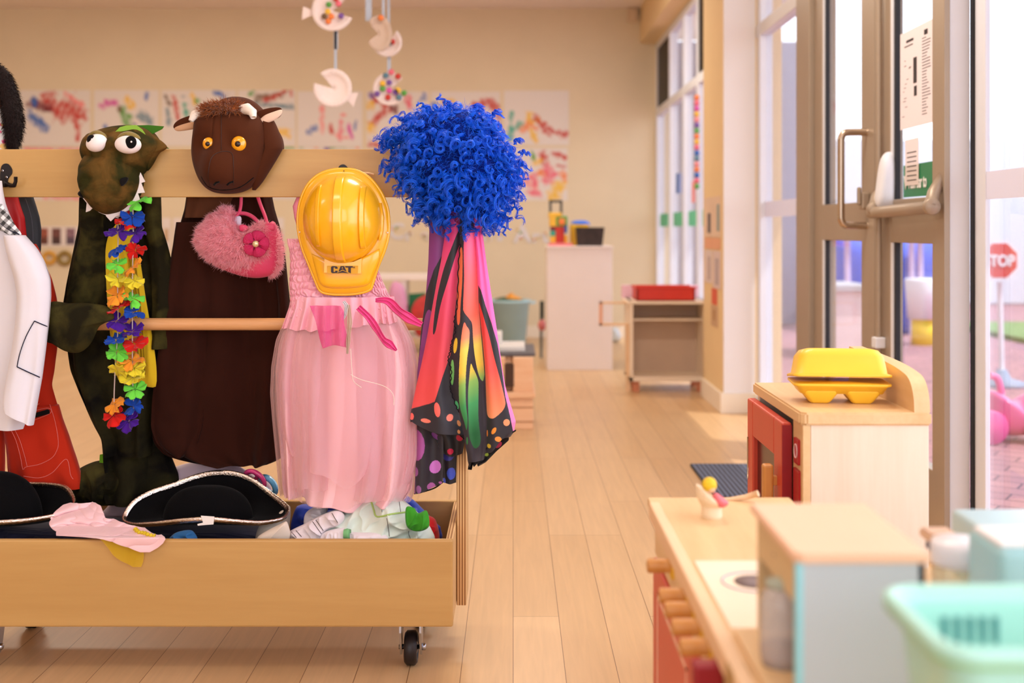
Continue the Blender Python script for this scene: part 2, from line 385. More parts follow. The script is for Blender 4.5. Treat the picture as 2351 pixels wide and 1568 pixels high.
def inpoly(px, py, poly):
    c = np.zeros(px.shape, bool); n = len(poly); j = n-1
    for i in range(n):
        xi, yi = poly[i]; xj, yj = poly[j]
        if yi != yj:
            m = ((yi > py) != (yj > py)) & (px < (xj-xi)*(py-yi)/(yj-yi)+xi); c ^= m
        j = i
    return c
def segdist(px, py, pts):
    d = np.full(px.shape, 1e9)
    for (x0, y0), (x1, y1) in zip(pts[:-1], pts[1:]):
        dx, dy = x1-x0, y1-y0; L = dx*dx+dy*dy+1e-9; t = np.clip(((px-x0)*dx+(py-y0)*dy)/L, 0, 1)
        d = np.minimum(d, np.hypot(px-x0-t*dx, py-y0-t*dy))
    return d
def sample(V, q, n, rs):
    V = np.asarray(V); a, b, c, d = (V[q[:, i]] for i in range(4))
    nr = np.cross(c-a, d-b); ar = np.linalg.norm(nr, axis=1); idx = rs.choice(len(q), n, p=ar/ar.sum()); s = rs.rand(n, 1); t = rs.rand(n, 1)
    p = (a[idx]*(1-s)+b[idx]*s)*(1-t)+(d[idx]*(1-s)+c[idx]*s)*t
    return p, nr[idx]/(ar[idx][:, None]+1e-12), idx
def furgeo(p, nrm, length, width, rs, lean=(0, 0, -0.3), jit=0.5, flip=1.0):
    n = len(p); d = nrm*flip + rs.normal(size=(n, 3))*jit + np.array(lean); d /= np.linalg.norm(d, axis=1)[:, None]
    L = length*rs.uniform(0.6, 1.15, (n, 1)); side = np.cross(d, rs.normal(size=(n, 3))); side /= np.linalg.norm(side, axis=1)[:, None]; side *= width
    mid = p+d*L*0.55; tip = p+(d+np.array(lean)*0.6+rs.normal(size=(n, 3))*0.2)*L
    V = np.stack([p-side, p+side, mid-side*0.8, mid+side*0.8, tip], 1).reshape(-1, 3); o = np.arange(n)[:, None]*5
    T = np.concatenate([o+np.array([[0, 1, 3]]), o+np.array([[0, 3, 2]]), o+np.array([[2, 3, 4]])]); return V, None, T
def textobj(name, s, size, ext, origin, right, up, mat, parent=None, sx=1.0, bold=0.0, align='LEFT'):
    c = bpy.data.curves.new('lettering', 'FONT'); c.body = s; c.size = size; c.extrude = ext; c.offset = bold; c.align_x = align
    o = bpy.data.objects.new('lettering_source', c); COL.objects.link(o); dg = bpy.context.evaluated_depsgraph_get()
    me = bpy.data.meshes.new_from_object(o.evaluated_get(dg)); bpy.data.objects.remove(o)
    r = Vector(right).normalized(); u = Vector(up).normalized(); w = r.cross(u); og = Vector(origin)
    for v in me.vertices: v.co = og+r*v.co.x*sx+u*v.co.y+w*v.co.z
    me.materials.clear(); return link(name, me, mat, parent, False)

# ================================================================== THE ROOM
XW = 1.38      # inner face of the glazed wall
YB = 11.0      # back wall
ZC = 3.18
wallm = M('wall_paint', (227, 210, 181), rough=0.85, var=0.03, vs=3, bump=0.1, bs=120)
pillm = M('pillar_paint', (232, 204, 160), rough=0.8, var=0.02)
ceilm = M('ceiling_paint', (235, 222, 214), rough=0.9, var=0.02)
skirtm = M('skirting_paint', (240, 226, 208), rough=0.5, var=0.02)
alum = M('anodised_aluminium', (166, 148, 130), rough=0.42, metal=0.25, var=0.03)
aluml = M('aluminium_daylight_tone', (226, 227, 236), rough=0.45, metal=0.0, var=0.02)  # lit copy of the frame metal, daylight put into its colour
rubber = M('black_gasket', (22, 20, 26), rough=0.6)
glass = glassmat('window_glass', (0.97, 0.98, 0.99), 0.35)
frost = sheermat('frosted_strip', (235, 232, 240), 0.72)
# floor planks
def floormat():
    m, nt, b = nmat('oak_plank_floor'); N = nt.nodes; Lk = nt.links
    t = N.new('ShaderNodeTexCoord'); mp = N.new('ShaderNodeMapping'); mp.inputs['Rotation'].default_value = (0, 0, PI/2); Lk.new(t.outputs['Object'], mp.inputs[0])
    br = N.new('ShaderNodeTexBrick'); br.inputs['Scale'].default_value = 1.0; br.inputs['Brick Width'].default_value = 1.3; br.inputs['Row Height'].default_value = 0.1235
    br.inputs['Mortar Size'].default_value = 0.0009; br.inputs['Mortar Smooth'].default_value = 0.1; br.offset = 0.37; br.offset_frequency = 3; br.inputs['Bias'].default_value = 0.0
    br.inputs['Color1'].default_value = L4((212, 174, 130)); br.inputs['Color2'].default_value = L4((202, 162, 116)); br.inputs['Mortar'].default_value = L4((122, 84, 52))
    Lk.new(mp.outputs[0], br.inputs['Vector'])
    m2 = N.new('ShaderNodeMapping'); m2.inputs['Scale'].default_value = (30, 1.6, 1); Lk.new(t.outputs['Object'], m2.inputs[0])
    nz = N.new('ShaderNodeTexNoise'); nz.inputs['Scale'].default_value = 2.0; nz.inputs['Detail'].default_value = 6; nz.inputs['Distortion'].default_value = 0.6; Lk.new(m2.outputs[0], nz.inputs['Vector'])
    mr = N.new('ShaderNodeMapRange'); mr.inputs[1].default_value = 0.25; mr.inputs[2].default_value = 0.75; mr.inputs[3].default_value = 0.90; mr.inputs[4].default_value = 1.06; Lk.new(nz.outputs['Fac'], mr.inputs[0])
    mx = N.new('ShaderNodeVectorMath'); mx.operation = 'MULTIPLY'; Lk.new(br.outputs['Color'], mx.inputs[0]); Lk.new(mr.outputs[0], mx.inputs[1]); Lk.new(mx.outputs[0], b.inputs['Base Color'])
    b.inputs['Roughness'].default_value = 0.34
    return m
def struct(o): o['kind'] = 'structure'; return o
struct(box('floor', -6.5, 1.46, -3.0, YB, -0.05, 0.0, floormat(), bev=0, org=(0, 0, 0)))
struct(box('ceiling', -6.5, XW+0.1, -3.0, YB, ZC, ZC+0.05, ceilm, bev=0))
struct(box('wall_back', -6.5, XW+0.15, YB, YB+0.1, 0, ZC, wallm, bev=0))
struct(box('wall_left', -6.6, -6.5, -3.0, YB, 0, ZC, wallm, bev=0))
struct(boxes('wall_front', [(-6.5, -2.9, -3.1, -3.0, 0, ZC), (0.9, 1.5, -3.1, -3.0, 0, ZC), (-2.9, 0.9, -3.1, -3.0, 0, 0.7), (-2.9, 0.9, -3.1, -3.0, 2.8, ZC)], wallm))
struct(box('baseboard_back', -6.5, XW, YB-0.02, YB, 0, 0.11, skirtm, bev=0.003))
# pillar between the far windows and the near glazing, with a painted skirting round its foot
PXl = PX(1660, 6.48)
struct(box('wall_pillar', PXl, XW+0.15, 6.48, 7.15, 0, ZC, pillm, bev=0.002))
struct(boxes('baseboard_pillar', [(PXl-0.018, XW, 6.46, 6.48, 0, 0.115), (PXl-0.018, PXl, 6.48, 7.15, 0, 0.115)], skirtm, bev=0.003))
struct(box('trim_pillar_daylight', PXl+0.002, XW-0.002, 6.472, 6.4795, 0.115, ZC, M('pillar_daylight_white', (240, 234, 234), rough=0.6, var=0.01), bev=0.001))  # thin board over the pillar front; window daylight is put into its white
# bulkhead over the glazing
struct(box('trim_1', PX(1470, YB), XW+0.1, 7.15, YB, 2.84, ZC, pillm, bev=0.002))
struct(box('trim_2', XW-0.10, XW+0.1, -3.0, 6.48, 3.0, ZC, pillm, bev=0.002))
for i, (x, y) in enumerate(CEIL_FILLS):
    t = thing('ceiling_fill_panel', (x, y, 3.12), 'added ceiling fill light panel out of view, %s one on the %s side of the room' % (('nearest', 'middle', 'farthest')[i//2], ('left', 'right')[i % 2]), 'ceiling light', 'added ceiling fill panels')
    box('housing', x-0.6, x+0.6, y-0.32, y+0.32, 3.125, ZC, M('fill_panel_housing', (235, 235, 235)), t)
# ---- far windows: mullions, transom, sill, glass
TZ = 2.17
def glazing(name, y0, y1, z0, z1, mulls, transoms, X=XW, d=0.07, w=0.055, mat=alum, gl=True):
    fr = [(X, X+d, y, y+w, z0, z1) for y in mulls] + [(X+0.003, X+d-0.003, y0, y1, z-w/2, z+w/2) for z in transoms]
    o = struct(boxes(name, fr, mat, bev=0.002))
    if gl:
        g = boxes('glass_pane', [(X+d*0.45, X+d*0.45+0.006, y0, y1, z0, z1)], glass, o); 
    return o
glazing('window_1', 7.15, YB, 0.0, 2.84, [10.93, 10.02, 9.20, 8.50, 7.80, 7.15], [0.06, TZ, 2.81], mat=aluml, w=0.07)
# window 2: fixed light beside the pillar
glazing('window_2', 5.42, 6.48, 0.0, 3.0, [6.36, 5.40], [0.06, TZ, 2.97], mat=aluml, w=0.07)
struct(box('trim_3', XW-0.035, XW+0.09, 5.175, 5.41, 0, 3.0, alum, bev=0.004))
# near sidelight, set a little further out than the doors
XS = 1.452
w3 = glazing('window_3', 0.6, 3.58, 0.0, 3.0, [3.50, 0.6], [0.05, 2.97], X=XS, d=0.016, w=0.08, mat=aluml)
box('door_jamb_gasket', XS-0.006, XS+0.03, 3.575, 3.60, 0, 3.0, rubber, w3, bev=0)
struct(box('trim_4', XW-0.018, XS-0.006, 3.60, 3.66, 0, 3.0, aluml, bev=0.003))
struct(box('trim_5', XW-0.02, XW-0.001, 3.59, 3.67, 0, 3.0, alum, bev=0.002))
# ---- the two doors
def door(name, y0, y1, sn, sf):
    X0, X1 = XW-0.012, XW+0.036
    o = struct(boxes(name, [(X0, X1, y0, y0+sn, 0.01, 3.0), (X0, X1, y1-sf, y1, 0.01, 3.0), (X0+.002, X1-.002, y0, y1, 0.01, 0.26), (X0+.002, X1-.002, y0, y1, 1.0, 1.155), (X0+.002, X1-.002, y0, y1, 2.9, 3.0)], alum, bev=0.003))
    boxes('glass_pane', [(XW+0.006, XW+0.012, y0+sn, y1-sf, 0.26, 1.0), (XW+0.006, XW+0.012, y0+sn, y1-sf, 1.155, 2.9)], glass, o)
    boxes('glazing_bead', [(XW-0.004, XW+0.012, y1-sf-0.040, y1-sf-0.022, c, e) for (c, e) in ((0.26, 1.0), (1.155, 2.9))], rubber, o)
    boxes('bead_strip', [(XW-0.010, XW+0.012, y1-sf-0.022, y1-sf, c, e) for (c, e) in ((0.26, 1.0), (1.155, 2.9))], aluml, o, bev=0.002)
    return o
d1 = door('door_1', 4.31, 5.17, 0.16, 0.13); d2 = door('door_2', 3.665, 4.30, 0.05, 0.17)
steel = M('brushed_steel', (190, 170, 150), rough=0.25, metal=0.9, var=0.03)
# bolt rod running up door 2
tube('bolt_rod', [(XW-0.030, 4.20, 0.05), (XW-0.030, 4.20, 3.0)], 0.011, alum, d2, 10, n=8)
for z in (0.63, 2.06):
    box('rod_guide', XW-0.05, XW-0.012, 4.175, 4.225, z-0.02, z+0.02, aluml, d2, 0.004)
# bent steel pull handle on door 1
hy, X0 = 4.40, XW-0.012
zt_, zb_ = 1.423, 1.062
hp = [(X0, hy, zt_), (X0-0.05, hy, zt_), (X0-0.085, hy, zt_-0.003), (X0-0.098, hy, zt_-0.02), (X0-0.10, hy, zt_-0.05), (X0-0.10, hy, 1.24), (X0-0.10, hy, zb_+0.05), (X0-0.098, hy, zb_+0.02), (X0-0.085, hy, zb_+0.003), (X0-0.05, hy, zb_), (X0, hy, zb_)]
tube('pull_handle', hp, 0.014, steel, d1, 14, n=90)
boxes('lock_case', [(X0-0.03, X0, 4.36, 4.41, 1.125, 1.19), (X0-0.045, X0-0.03, 4.365, 4.385, 1.14, 1.21)], alum, d1, 0.006)
# panic bar on door 2
puff('panic_bar_bracket', [(2026, 358), (2052, 360), (2052, 470), (2036, 482), (2012, 470), (2014, 420)], 4.13, 0.035, 0.035, aluml, d2, p=4)
for y in (4.19, 3.62):
    lathe('bar_arm', [(0, -0.014), (0.024, -0.014), (0.027, -0.008), (0.027, 0.008), (0.024, 0.014), (0, 0.014)], (XW-0.06, y-0.03, 1.12), alum, d2, 24, 'Y')
    tube('arm_link', [(XW-0.06, y-0.025, 1.12), (XW-0.045, y-0.01, 1.165), (XW-0.012, y+0.01, 1.22)], [0.022, 0.02, 0.014], alum, d2, 12)
tube('push_bar', [(XW-0.058, 4.20, 1.108), (XW-0.058, 3.60, 1.118)], 0.021, alum, d2, 16, n=4)
# frosted safety strips on the glass
def gstrip(y0, y1, z0, z1, X, parent, m): return box('safety_strip', X-0.002, X, y0, y1, z0, z1, m, parent, 0)
w2 = bpy.data.objects['window_2']; w1 = bpy.data.objects['window_1']
gstrip(5.47, 6.36, 1.115, 1.20, XW+0.029, w2, frost); gstrip(0.7, 3.50, 1.14, 1.225, XS+0.006, w3, frost)
# papers on door 2's glass
paperm = hairmat('door_paper', (250, 240, 238), 0.35, 0.8, 0.1); inkm = M('print_ink', (70, 64, 66), rough=0.8)
def gpaper(name, y0, y1, z0, z1, label, lines, X=XW-0.001, seed=1, m=paperm):
    t = thing(name, (X, (y0+y1)/2, z0), label, 'poster')
    box('sheet', X-0.001, X, y0, y1, z0, z1, m, t, 0)
    r = random.Random(seed); bx = []
    for (a, b, c, e) in lines:
        bx.append((X-0.0018, X-0.001, y1+(y0-y1)*b, y1+(y0-y1)*a, z0+(z1-z0)*c, z0+(z1-z0)*e))
    boxes('print', bx, inkm, t); return t
ln = [(0.42, 0.52, 0.44, 0.70), (0.44, 0.52, 0.31, 0.41), (0.74, 0.84, 0.88, 0.93), (0.2, 0.42, 0.88, 0.905), (0.14, 0.4, 0.84, 0.85)]
r_ = random.Random(4)
for k in range(26):
    z = 0.1+k*0.03; ln.append((0.68, 0.68+r_.uniform(0.1, 0.26), z, z+0.006))
for k in range(12):
    a = r_.uniform(0.06, 0.3); z = r_.uniform(0.1, 0.7); ln.append((a, a+r_.uniform(0.02, 0.1), z, z+0.005))
gpaper('notice_sheet', 3.73, 4.05, 1.40, 1.74, 'large printed evacuation notice taped to the upper glass of the right door', ln)
gpaper('notice_sheet', 3.86, 3.99, 1.20, 1.36, 'small white notice taped beneath the large notice on the door glass', [(0.15, 0.85, 0.1*k+0.1, 0.1*k+0.12) for k in range(7)], X=XW-0.004, seed=2)
sg = thing('door_sign', (XW, 3.9, 1.175), 'green push bar sign with white letters at the bottom of the door glass', 'sign')
box('sign_panel', XW-0.001, XW+0.002, 3.72, 4.02, 1.160, 1.272, M('sign_green', (16, 128, 84), rough=0.4), sg, 0)
textobj('lettering', '\u25BC Push bar to', 0.06, 0.0006, (XW-0.003, 4.01, 1.19), (0, -1, 0), (0, 0, 1), M('sign_white', (240, 240, 240)), sg, sx=0.62, bold=0.0012)
# ceiling detector and its mount on the back wall
box('wall_sensor', PX(1440, YB), PX(1462, YB), YB-0.07, YB, PZ(52, YB), PZ(20, YB), M('cream_plastic', (215, 190, 160)), None, 0.01)
tag(bpy.data.objects['wall_sensor'], 'small cream motion sensor high on the back wall', 'sensor')
# ---- outside
def pavemat():
    m, nt, b = nmat('brick_paving'); N = nt.nodes; Lk = nt.links
    t = N.new('ShaderNodeTexCoord'); mp = N.new('ShaderNodeMapping'); mp.inputs['Rotation'].default_value = (0, 0, 0.6); Lk.new(t.outputs['Object'], mp.inputs[0])
    br = N.new('ShaderNodeTexBrick'); br.inputs['Scale'].default_value = 1.0; br.inputs['Brick Width'].default_value = 0.23; br.inputs['Row Height'].default_value = 0.115
    br.inputs['Mortar Size'].default_value = 0.005; br.inputs['Color1'].default_value = L4((186, 134, 136)); br.inputs['Color2'].default_value = L4((168, 122, 128)); br.inputs['Mortar'].default_value = L4((104, 80, 90))
    Lk.new(mp.outputs[0], br.inputs['Vector']); Lk.new(br.outputs['Color'], b.inputs['Base Color']); b.inputs['Roughness'].default_value = 0.8
    return m
struct(box('floor_outside', 1.46, 14, -3, 24, -0.12, -0.02, pavemat(), bev=0, org=(XW, 0, 0)))
struct(box('trim_6', XW+0.06, XW+1.2, -3, 12.5, 3.12, 3.22, ceilm, bev=0))            # eaves over the doors
struct(box('wall_outside_far', 1.50, 3.2, 12.6, 12.8, 0, 3.12, M('render_grey', (150, 146, 160), rough=0.8), bev=0))
tint = glassmat('tinted_glass', (0.16, 0.15, 0.16), 0.4)
for ya, yb_ in ((10.09, 10.93), (7.87, 8.50)): box('tinted_pane', XW+0.01, XW+0.02, ya, yb_, TZ+0.04, 2.78, tint, w1, 0)
struct(box('wall_garden', 3.0, 14, 16.0, 16.2, 0, 2.3, M('fence_sheet', (226, 228, 232), rough=0.7, var=0.03, stretch=(6, 1, 0.2)), bev=0))
struct(box('wall_outside_right', 9.0, 9.2, 3, 16, 0, 1.9, M('fence_sheet', (226, 228, 232)), bev=0))
tag(box('grass_verge', 4.75, 8.9, 10.5, 12.5, -0.02, 0.03, M('verge_grass', (128, 150, 96), rough=0.9, var=0.3, vs=30), bev=0), 'strip of short grass beyond the paving', 'grass', kind='stuff')
# stop sign
Ys = 7.75; sx = PX(2295, Ys); sz = PZ(598, Ys); R = 0.146
t = thing('stop_sign', (sx, Ys, -0.02), 'red octagonal toy stop sign on a white pole outside the glass', 'traffic sign')
def octa(r, y, th, nm, m):
    pts = [(sx+r*math.cos(PI/8+k*PI/4), y, sz+r*math.sin(PI/8+k*PI/4)) for k in range(8)]
    bm = bmesh.new(); a = [bm.verts.new(p) for p in pts]; b = [bm.verts.new((p[0], p[1]+th, p[2])) for p in pts]
    bm.faces.new(a); bm.faces.new(b[::-1])
    for k in range(8): bm.faces.new([a[k], b[k], b[(k+1) % 8], a[(k+1) % 8]])
    return bmobj(nm, bm, m, t)
wp = M('white_plastic', (238, 236, 240), rough=0.4); redp = M('sign_red', (214, 66, 62), rough=0.5)
octa(R, Ys, 0.02, 'sign_rim', wp); octa(R*0.86, Ys-0.004, 0.01, 'sign_face', redp)
textobj('lettering', 'STOP', 0.105, 0.002, (sx-0.108, Ys-0.008, sz-0.036), (1, 0, 0), (0, 0, 1), wp, t, sx=0.82, bold=0.004)
tube('pole', [(sx+0.005, Ys+0.01, sz-R), (sx+0.02, Ys+0.01, 0.0)], 0.018, wp, t, 12, n=6)
lathe('base', [(0, -0.02), (0.17, -0.02), (0.17, 0.0), (0.06, 0.03), (0.03, 0.09), (0, 0.09)], (sx+0.02, Ys+0.01, 0), M('grey_plastic', (150, 160, 180)), t)
# pink ride-on toy
Yt = 5.75; pk = M('pink_plastic', (240, 110, 165), rough=0.35, coat=0.4)
t = thing('ride_on_toy', (PX(2320, Yt), Yt, -0.02), 'glossy pink plastic ride-on toy on the paving outside', 'ride-on toy')
puff('body', [(2262, 960), (2270, 900), (2300, 905), (2330, 925), (2375, 900), (2400, 930), (2390, 985), (2330, 1000), (2290, 990)], Yt, 0.12, 0.12, pk, t)
for (a, b, rr) in ((2275, 975, 0.085), (2395, 985, 0.075)):
    c = P(a, b, Yt-0.12); c.z = rr-0.02
    lathe('wheel', [(0, -0.02), (rr*0.9, -0.02), (rr, -0.01), (rr, 0.02), (rr*0.9, 0.03), (0, 0.03)], c, M('pink_wheel', (225, 80, 150), rough=0.4), t, 28, 'Y')
tube('handlebar', [P(2300, 905, Yt), P(2290, 870, Yt), P(2272, 862, Yt)], 0.018, pk, t, 10, n=12)
# blue play structure, pale planter and sunlit cover seen through the doors
Yq = 12.0; bl = M('blue_canvas', (86, 110, 214), rough=0.8, var=0.15, vs=4)
t = thing('play_tent', (3.9, Yq, -0.02), 'blue canvas play tent with pale poles seen through the doors', 'play tent')
puff('canvas', [(1895, 560), (1990, 548), (2080, 552), (2140, 560), (2148, 700), (2143, 770), (2060, 785), (1900, 780)], Yq, 0.5, 0.5, bl, t, p=6)
for x in (1945, 2112, 2092): tube('pole', [P(x, 548, Yq-0.55), P(x+2, 780, Yq-0.55)], 0.03, M('lilac_pole', (225, 205, 240)), t, 10, n=4)
t = thing('planter_box', (PX(1945, 9.3), 9.3, -0.02), 'pale pink planter box with a grey cover outside the left door', 'planter')
box('box', PX(1905, 9.3), PX(2000, 9.3), 9.3, 10.0, -0.02, PZ(668, 9.3), M('planter_pale', (236, 214, 212)), t)
box('cover', PX(1898, 9.3), PX(2005, 9.3), 9.25, 10.05, PZ(668, 9.3), PZ(655, 9.3), M('planter_cover', (190, 186, 190)), t)
box('end_panel', PX(1898, 9.28), PX(1915, 9.28), 9.26, 9.30, -0.02, PZ(668, 9.28), M('planter_grey', (150, 140, 160)), t)
t = thing('white_tub', (PX(2118, 10.5), 10.5, -0.02), 'white round tub beside the blue play tent', 'tub')
lathe('tub_body', [(0, 0), (0.13, 0), (0.16, 0.35), (0.15, 0.37), (0, 0.37)], (PX(2118, 10.5), 10.5, 0.22), wp, t)
lathe('stand', [(0, -0.02), (0.1, -0.02), (0.1, 0.22), (0, 0.22)], (PX(2118, 10.5), 10.5, 0), M('yellow_plastic', (250, 215, 60)), t)

# ================================================================== THINGS ON AND NEAR THE BACK WALL
paintm = vcmat('child_painting', rough=0.8)
PAL = {'r': (200, 50, 40), 'b': (40, 100, 185), 'g': (90, 160, 70), 'y': (240, 190, 60), 'p': (235, 110, 130), 'm': (215, 80, 170), 't': (60, 170, 150), 'o': (240, 130, 60), 'd': (120, 40, 50), 'n': (90, 130, 150), 'w': (240, 150, 150), 'v': (120, 80, 160), 'k': (110, 80, 50)}
def painting(x0, y0, x1, y1, strokes, label, Y=YB-0.004, grp='paintings taped along the back wall'):
    nx, ny = 56, 46; x = np.linspace(x0, x1, nx); y = np.linspace(y0, y1, ny); GX, GY = np.meshgrid(x, y, indexing='ij'); nz = Noise(int(x0+y0), 20, 1, 6)
    C = np.tile(np.array(lin((228, 218, 212))), (nx*ny, 1)); gx = GX.ravel(); gy = GY.ravel()
    wob = nz(gx/60, gy/60); w2 = nz(gx/25+7, gy/25); w3 = Noise(int(x0)+9, 16, 0.7, 2)
    for c, pts, w in strokes:
        if len(pts) == 1: pts = pts*2
        d = segdist(gx, gy, pts)+wob*w*0.45+w2*w*0.3; m = (np.clip((w-d)/(w*0.4)+0.1, 0, 1)*np.clip(0.8+0.45*w3(gx/9+w*3, gy/26), 0.15, 0.95))[:, None]
        C = C*(1-m)+np.array(lin(PAL[c]))*m
    V = np.stack([(gx-CX)*Y/F, np.full(gx.shape, Y), CAM_H+(CY-gy)*Y/F], 1); k = len(V); V2 = V+np.array([0, 0.003, 0])
    q = gridfaces(nx, ny); V = np.concatenate([V, V2]); o = link('painting', rawmesh(V, np.concatenate([q, q[:, ::-1]+k])), paintm)
    setcol(o, np.concatenate([C, C])); tag(o, label, 'painting', grp); return o
painting(45, 207, 207, 335, [('r', [(110, 230), (140, 260), (165, 240), (180, 265)], 22), ('d', [(75, 240), (110, 250)], 14), ('b', [(70, 260), (90, 280), (98, 290)], 13), ('b', [(78, 225), (80, 245)], 6), ('r', [(175, 280), (180, 320)], 6), ('w', [(150, 215), (190, 240)], 8)], 'child painting of red and dark blue scribbles, leftmost in the top row')
painting(216, 207, 364, 335, [('m', [(235, 240), (262, 238)], 10), ('g', [(285, 255), (295, 285)], 14), ('y', [(290, 225), (300, 245)], 9), ('b', [(335, 225), (340, 215)], 6), ('n', [(325, 265), (345, 280)], 12), ('k', [(275, 250)], 8), ('b', [(242, 290)], 6), ('v', [(310, 285)], 5)], 'child painting with pink at left and a green patch in the middle')
painting(371, 207, 541, 335, [('r', [(400, 225), (408, 270)], 6), ('k', [(380, 220), (390, 240)], 5), ('n', [(385, 250), (388, 285)], 6), ('t', [(425, 240), (430, 275)], 6), ('y', [(440, 215), (446, 240)], 5), ('g', [(455, 232)], 7), ('b', [(500, 212), (515, 225)], 9), ('n', [(420, 222)], 5)], 'child painting of thin red, green and blue upright strokes left of the brown hood')
painting(547, 207, 678, 335, [('k', [(590, 225), (650, 215)], 10), ('r', [(610, 230), (650, 212)], 7), ('n', [(570, 240), (670, 245)], 6), ('y', [(650, 305), (660, 310)], 11), ('g', [(575, 215)], 8), ('r', [(668, 215)], 7)], 'child painting of brown and red cross strokes behind the brown hood')
painting(683, 210, 832, 337, [('w', [(739, 245), (741, 300)], 6), ('b', [(708, 305), (724, 294)], 7), ('r', [(757, 288), (762, 305)], 6), ('p', [(783, 280), (780, 318)], 6), ('m', [(800, 285), (808, 315)], 5), ('b', [(818, 278), (815, 298)], 4), ('w', [(790, 265)], 6), ('w', [(772, 310), (800, 318)], 5)], 'child painting of separate pink and blue dabs behind the hanging paper plates')
painting(842, 210, 984, 340, [('r', [(868, 232), (888, 250), (862, 280)], 11), ('y', [(850, 245)], 12), ('y', [(853, 292)], 12), ('d', [(908, 248)], 12), ('p', [(932, 225), (940, 245)], 9), ('b', [(970, 223)], 11), ('v', [(853, 217)], 8), ('r', [(850, 330), (872, 335)], 9), ('g', [(898, 320)], 8)], 'child painting with red and yellow blots partly hidden by the blue wig')
painting(990, 210, 1148, 335, [('b', [(995, 245)], 8), ('y', [(1022, 232), (1040, 240)], 9), ('r', [(1090, 240), (1130, 232), (1148, 275)], 10), ('w', [(1095, 250), (1145, 290)], 8)], 'child painting with a red arch just above the right of the blue wig')
painting(1157, 208, 1306, 333, [('t', [(1175, 262), (1170, 318)], 7), ('t', [(1178, 295), (1195, 285)], 8), ('y', [(1215, 262), (1216, 282), (1238, 278)], 9), ('o', [(1200, 300), (1215, 285), (1230, 295)], 8), ('r', [(1230, 272), (1262, 300), (1292, 308)], 10), ('y', [(1222, 300), (1232, 325)], 8)], 'child painting of a yellow star and red streak, rightmost in the top row')
painting(1170, 340, 1303, 460, [('r', [(1245, 355), (1250, 375)], 10), ('r', [(1272, 352), (1295, 360)], 8), ('y', [(1235, 372)], 12), ('o', [(1240, 392), (1250, 400)], 9), ('p', [(1255, 385), (1272, 405), (1250, 418)], 12), ('w', [(1190, 400), (1230, 430)], 14), ('p', [(1225, 400), (1228, 425)], 6), ('o', [(1290, 400), (1295, 412)], 8), ('y', [(1285, 425), (1270, 452)], 16), ('p', [(1215, 440), (1235, 445)], 9), ('g', [(1222, 350), (1226, 365)], 5), ('r', [(1280, 380), (1295, 382)], 5)], 'child painting of pink, red and yellow blots in the lower row by the blue wig')
painting(45, 338, 207, 460, [('w', [(60, 340), (200, 345)], 8), ('p', [(120, 352)], 9), ('w', [(100, 452), (180, 455)], 6)], 'child painting with a pink top edge showing above the rail at far left')
painting(683, 338, 832, 458, [('o', [(725, 338)], 6), ('v', [(750, 340)], 6), ('g', [(765, 336), (806, 336)], 6), ('o', [(820, 338)], 4), ('g', [(692, 336)], 6)], 'child painting with green and orange marks just above the rail behind the hard hat')
painting(547, 338, 678, 458, [('g', [(652, 338), (672, 338)], 6)], 'child painting with a green mark just above the rail right of the brown hood')
# photo strip and rings lower down on the wall at left
cardm = M('card_white', (232, 220, 216), rough=0.8)
t = thing('photo_strip', P(155, 566, YB-0.004), 'pale strip of three small portrait photographs on the back wall at far left', 'photographs')
box('card', PX(60, YB), PX(186, YB), YB-0.006, YB-0.002, PZ(566, YB), PZ(520, YB), cardm, t, 0)
phm = vcmat('photo_print', rough=0.6)
for k, (x, cc) in enumerate(((101, (120, 70, 60)), (130, (90, 60, 60)), (163, (110, 90, 110)))):
    nx, ny = 12, 18; xs = np.linspace(x-10, x+10, nx); ys = np.linspace(524, 561, ny); GX, GY = np.meshgrid(xs, ys, indexing='ij'); nz = Noise(k+60, 12, 1, 3); v = nz(GX/14, GY/14).ravel()
    C = np.array(lin(cc))[None]*(1+0.9*v[:, None])*np.where(GY.ravel()[:, None] < 545, np.array([1.7, 1.4, 1.2]), 0.7); V = np.stack([(GX.ravel()-CX)*YB/F, np.full(nx*ny, YB-0.008), CAM_H+(CY-GY.ravel())*YB/F], 1)
    o = link('photograph', rawmesh(V, gridfaces(nx, ny)), phm, t); setcol(o, np.clip(C, 0, 1)); sm_ = o.modifiers.new('thickness', 'SOLIDIFY'); sm_.thickness = 0.001
for (x, y, c, lb) in ((113, 592, (222, 160, 60), 'orange paper ring on the back wall below the photographs'), (149, 593, (150, 120, 50), 'brown and gold oval paper ring right of the orange ring')):
    o = tube('paper_ring', [P(x+13*math.cos(a)*(1 if x < 120 else 1.0), y+(12 if x < 120 else 13)*math.sin(a)*1.0, YB-0.02) for a in np.linspace(0, 2*PI, 24, endpoint=False)], 0.02, M('ring_%d' % x, c, var=0.3, vs=20), None, 8, closed=True); tag(o, lb, 'paper ring')
# poster cards
for (x0, x1, y0, y1, lb) in ((372, 392, 500, 575, 'narrow pale card on the back wall left of the brown costume'), (398, 425, 500, 575, 'pale card on the back wall beside the brown costume'), (622, 652, 500, 625, 'pale card with a brown picture between the brown costume and the hard hat')):
    t = thing('wall_card', P((x0+x1)/2, y1, YB-0.004), lb, 'poster')
    box('card', PX(x0, YB), PX(x1, YB), YB-0.006, YB-0.002, PZ(y1, YB), PZ(y0, YB), cardm, t, 0)
    box('picture', PX(x0+6, YB), PX(x1-5, YB), YB-0.008, YB-0.006, PZ(y0+55, YB), PZ(y0+25, YB), M('card_tan', (196, 160, 120), var=0.3, vs=20), t, 0)
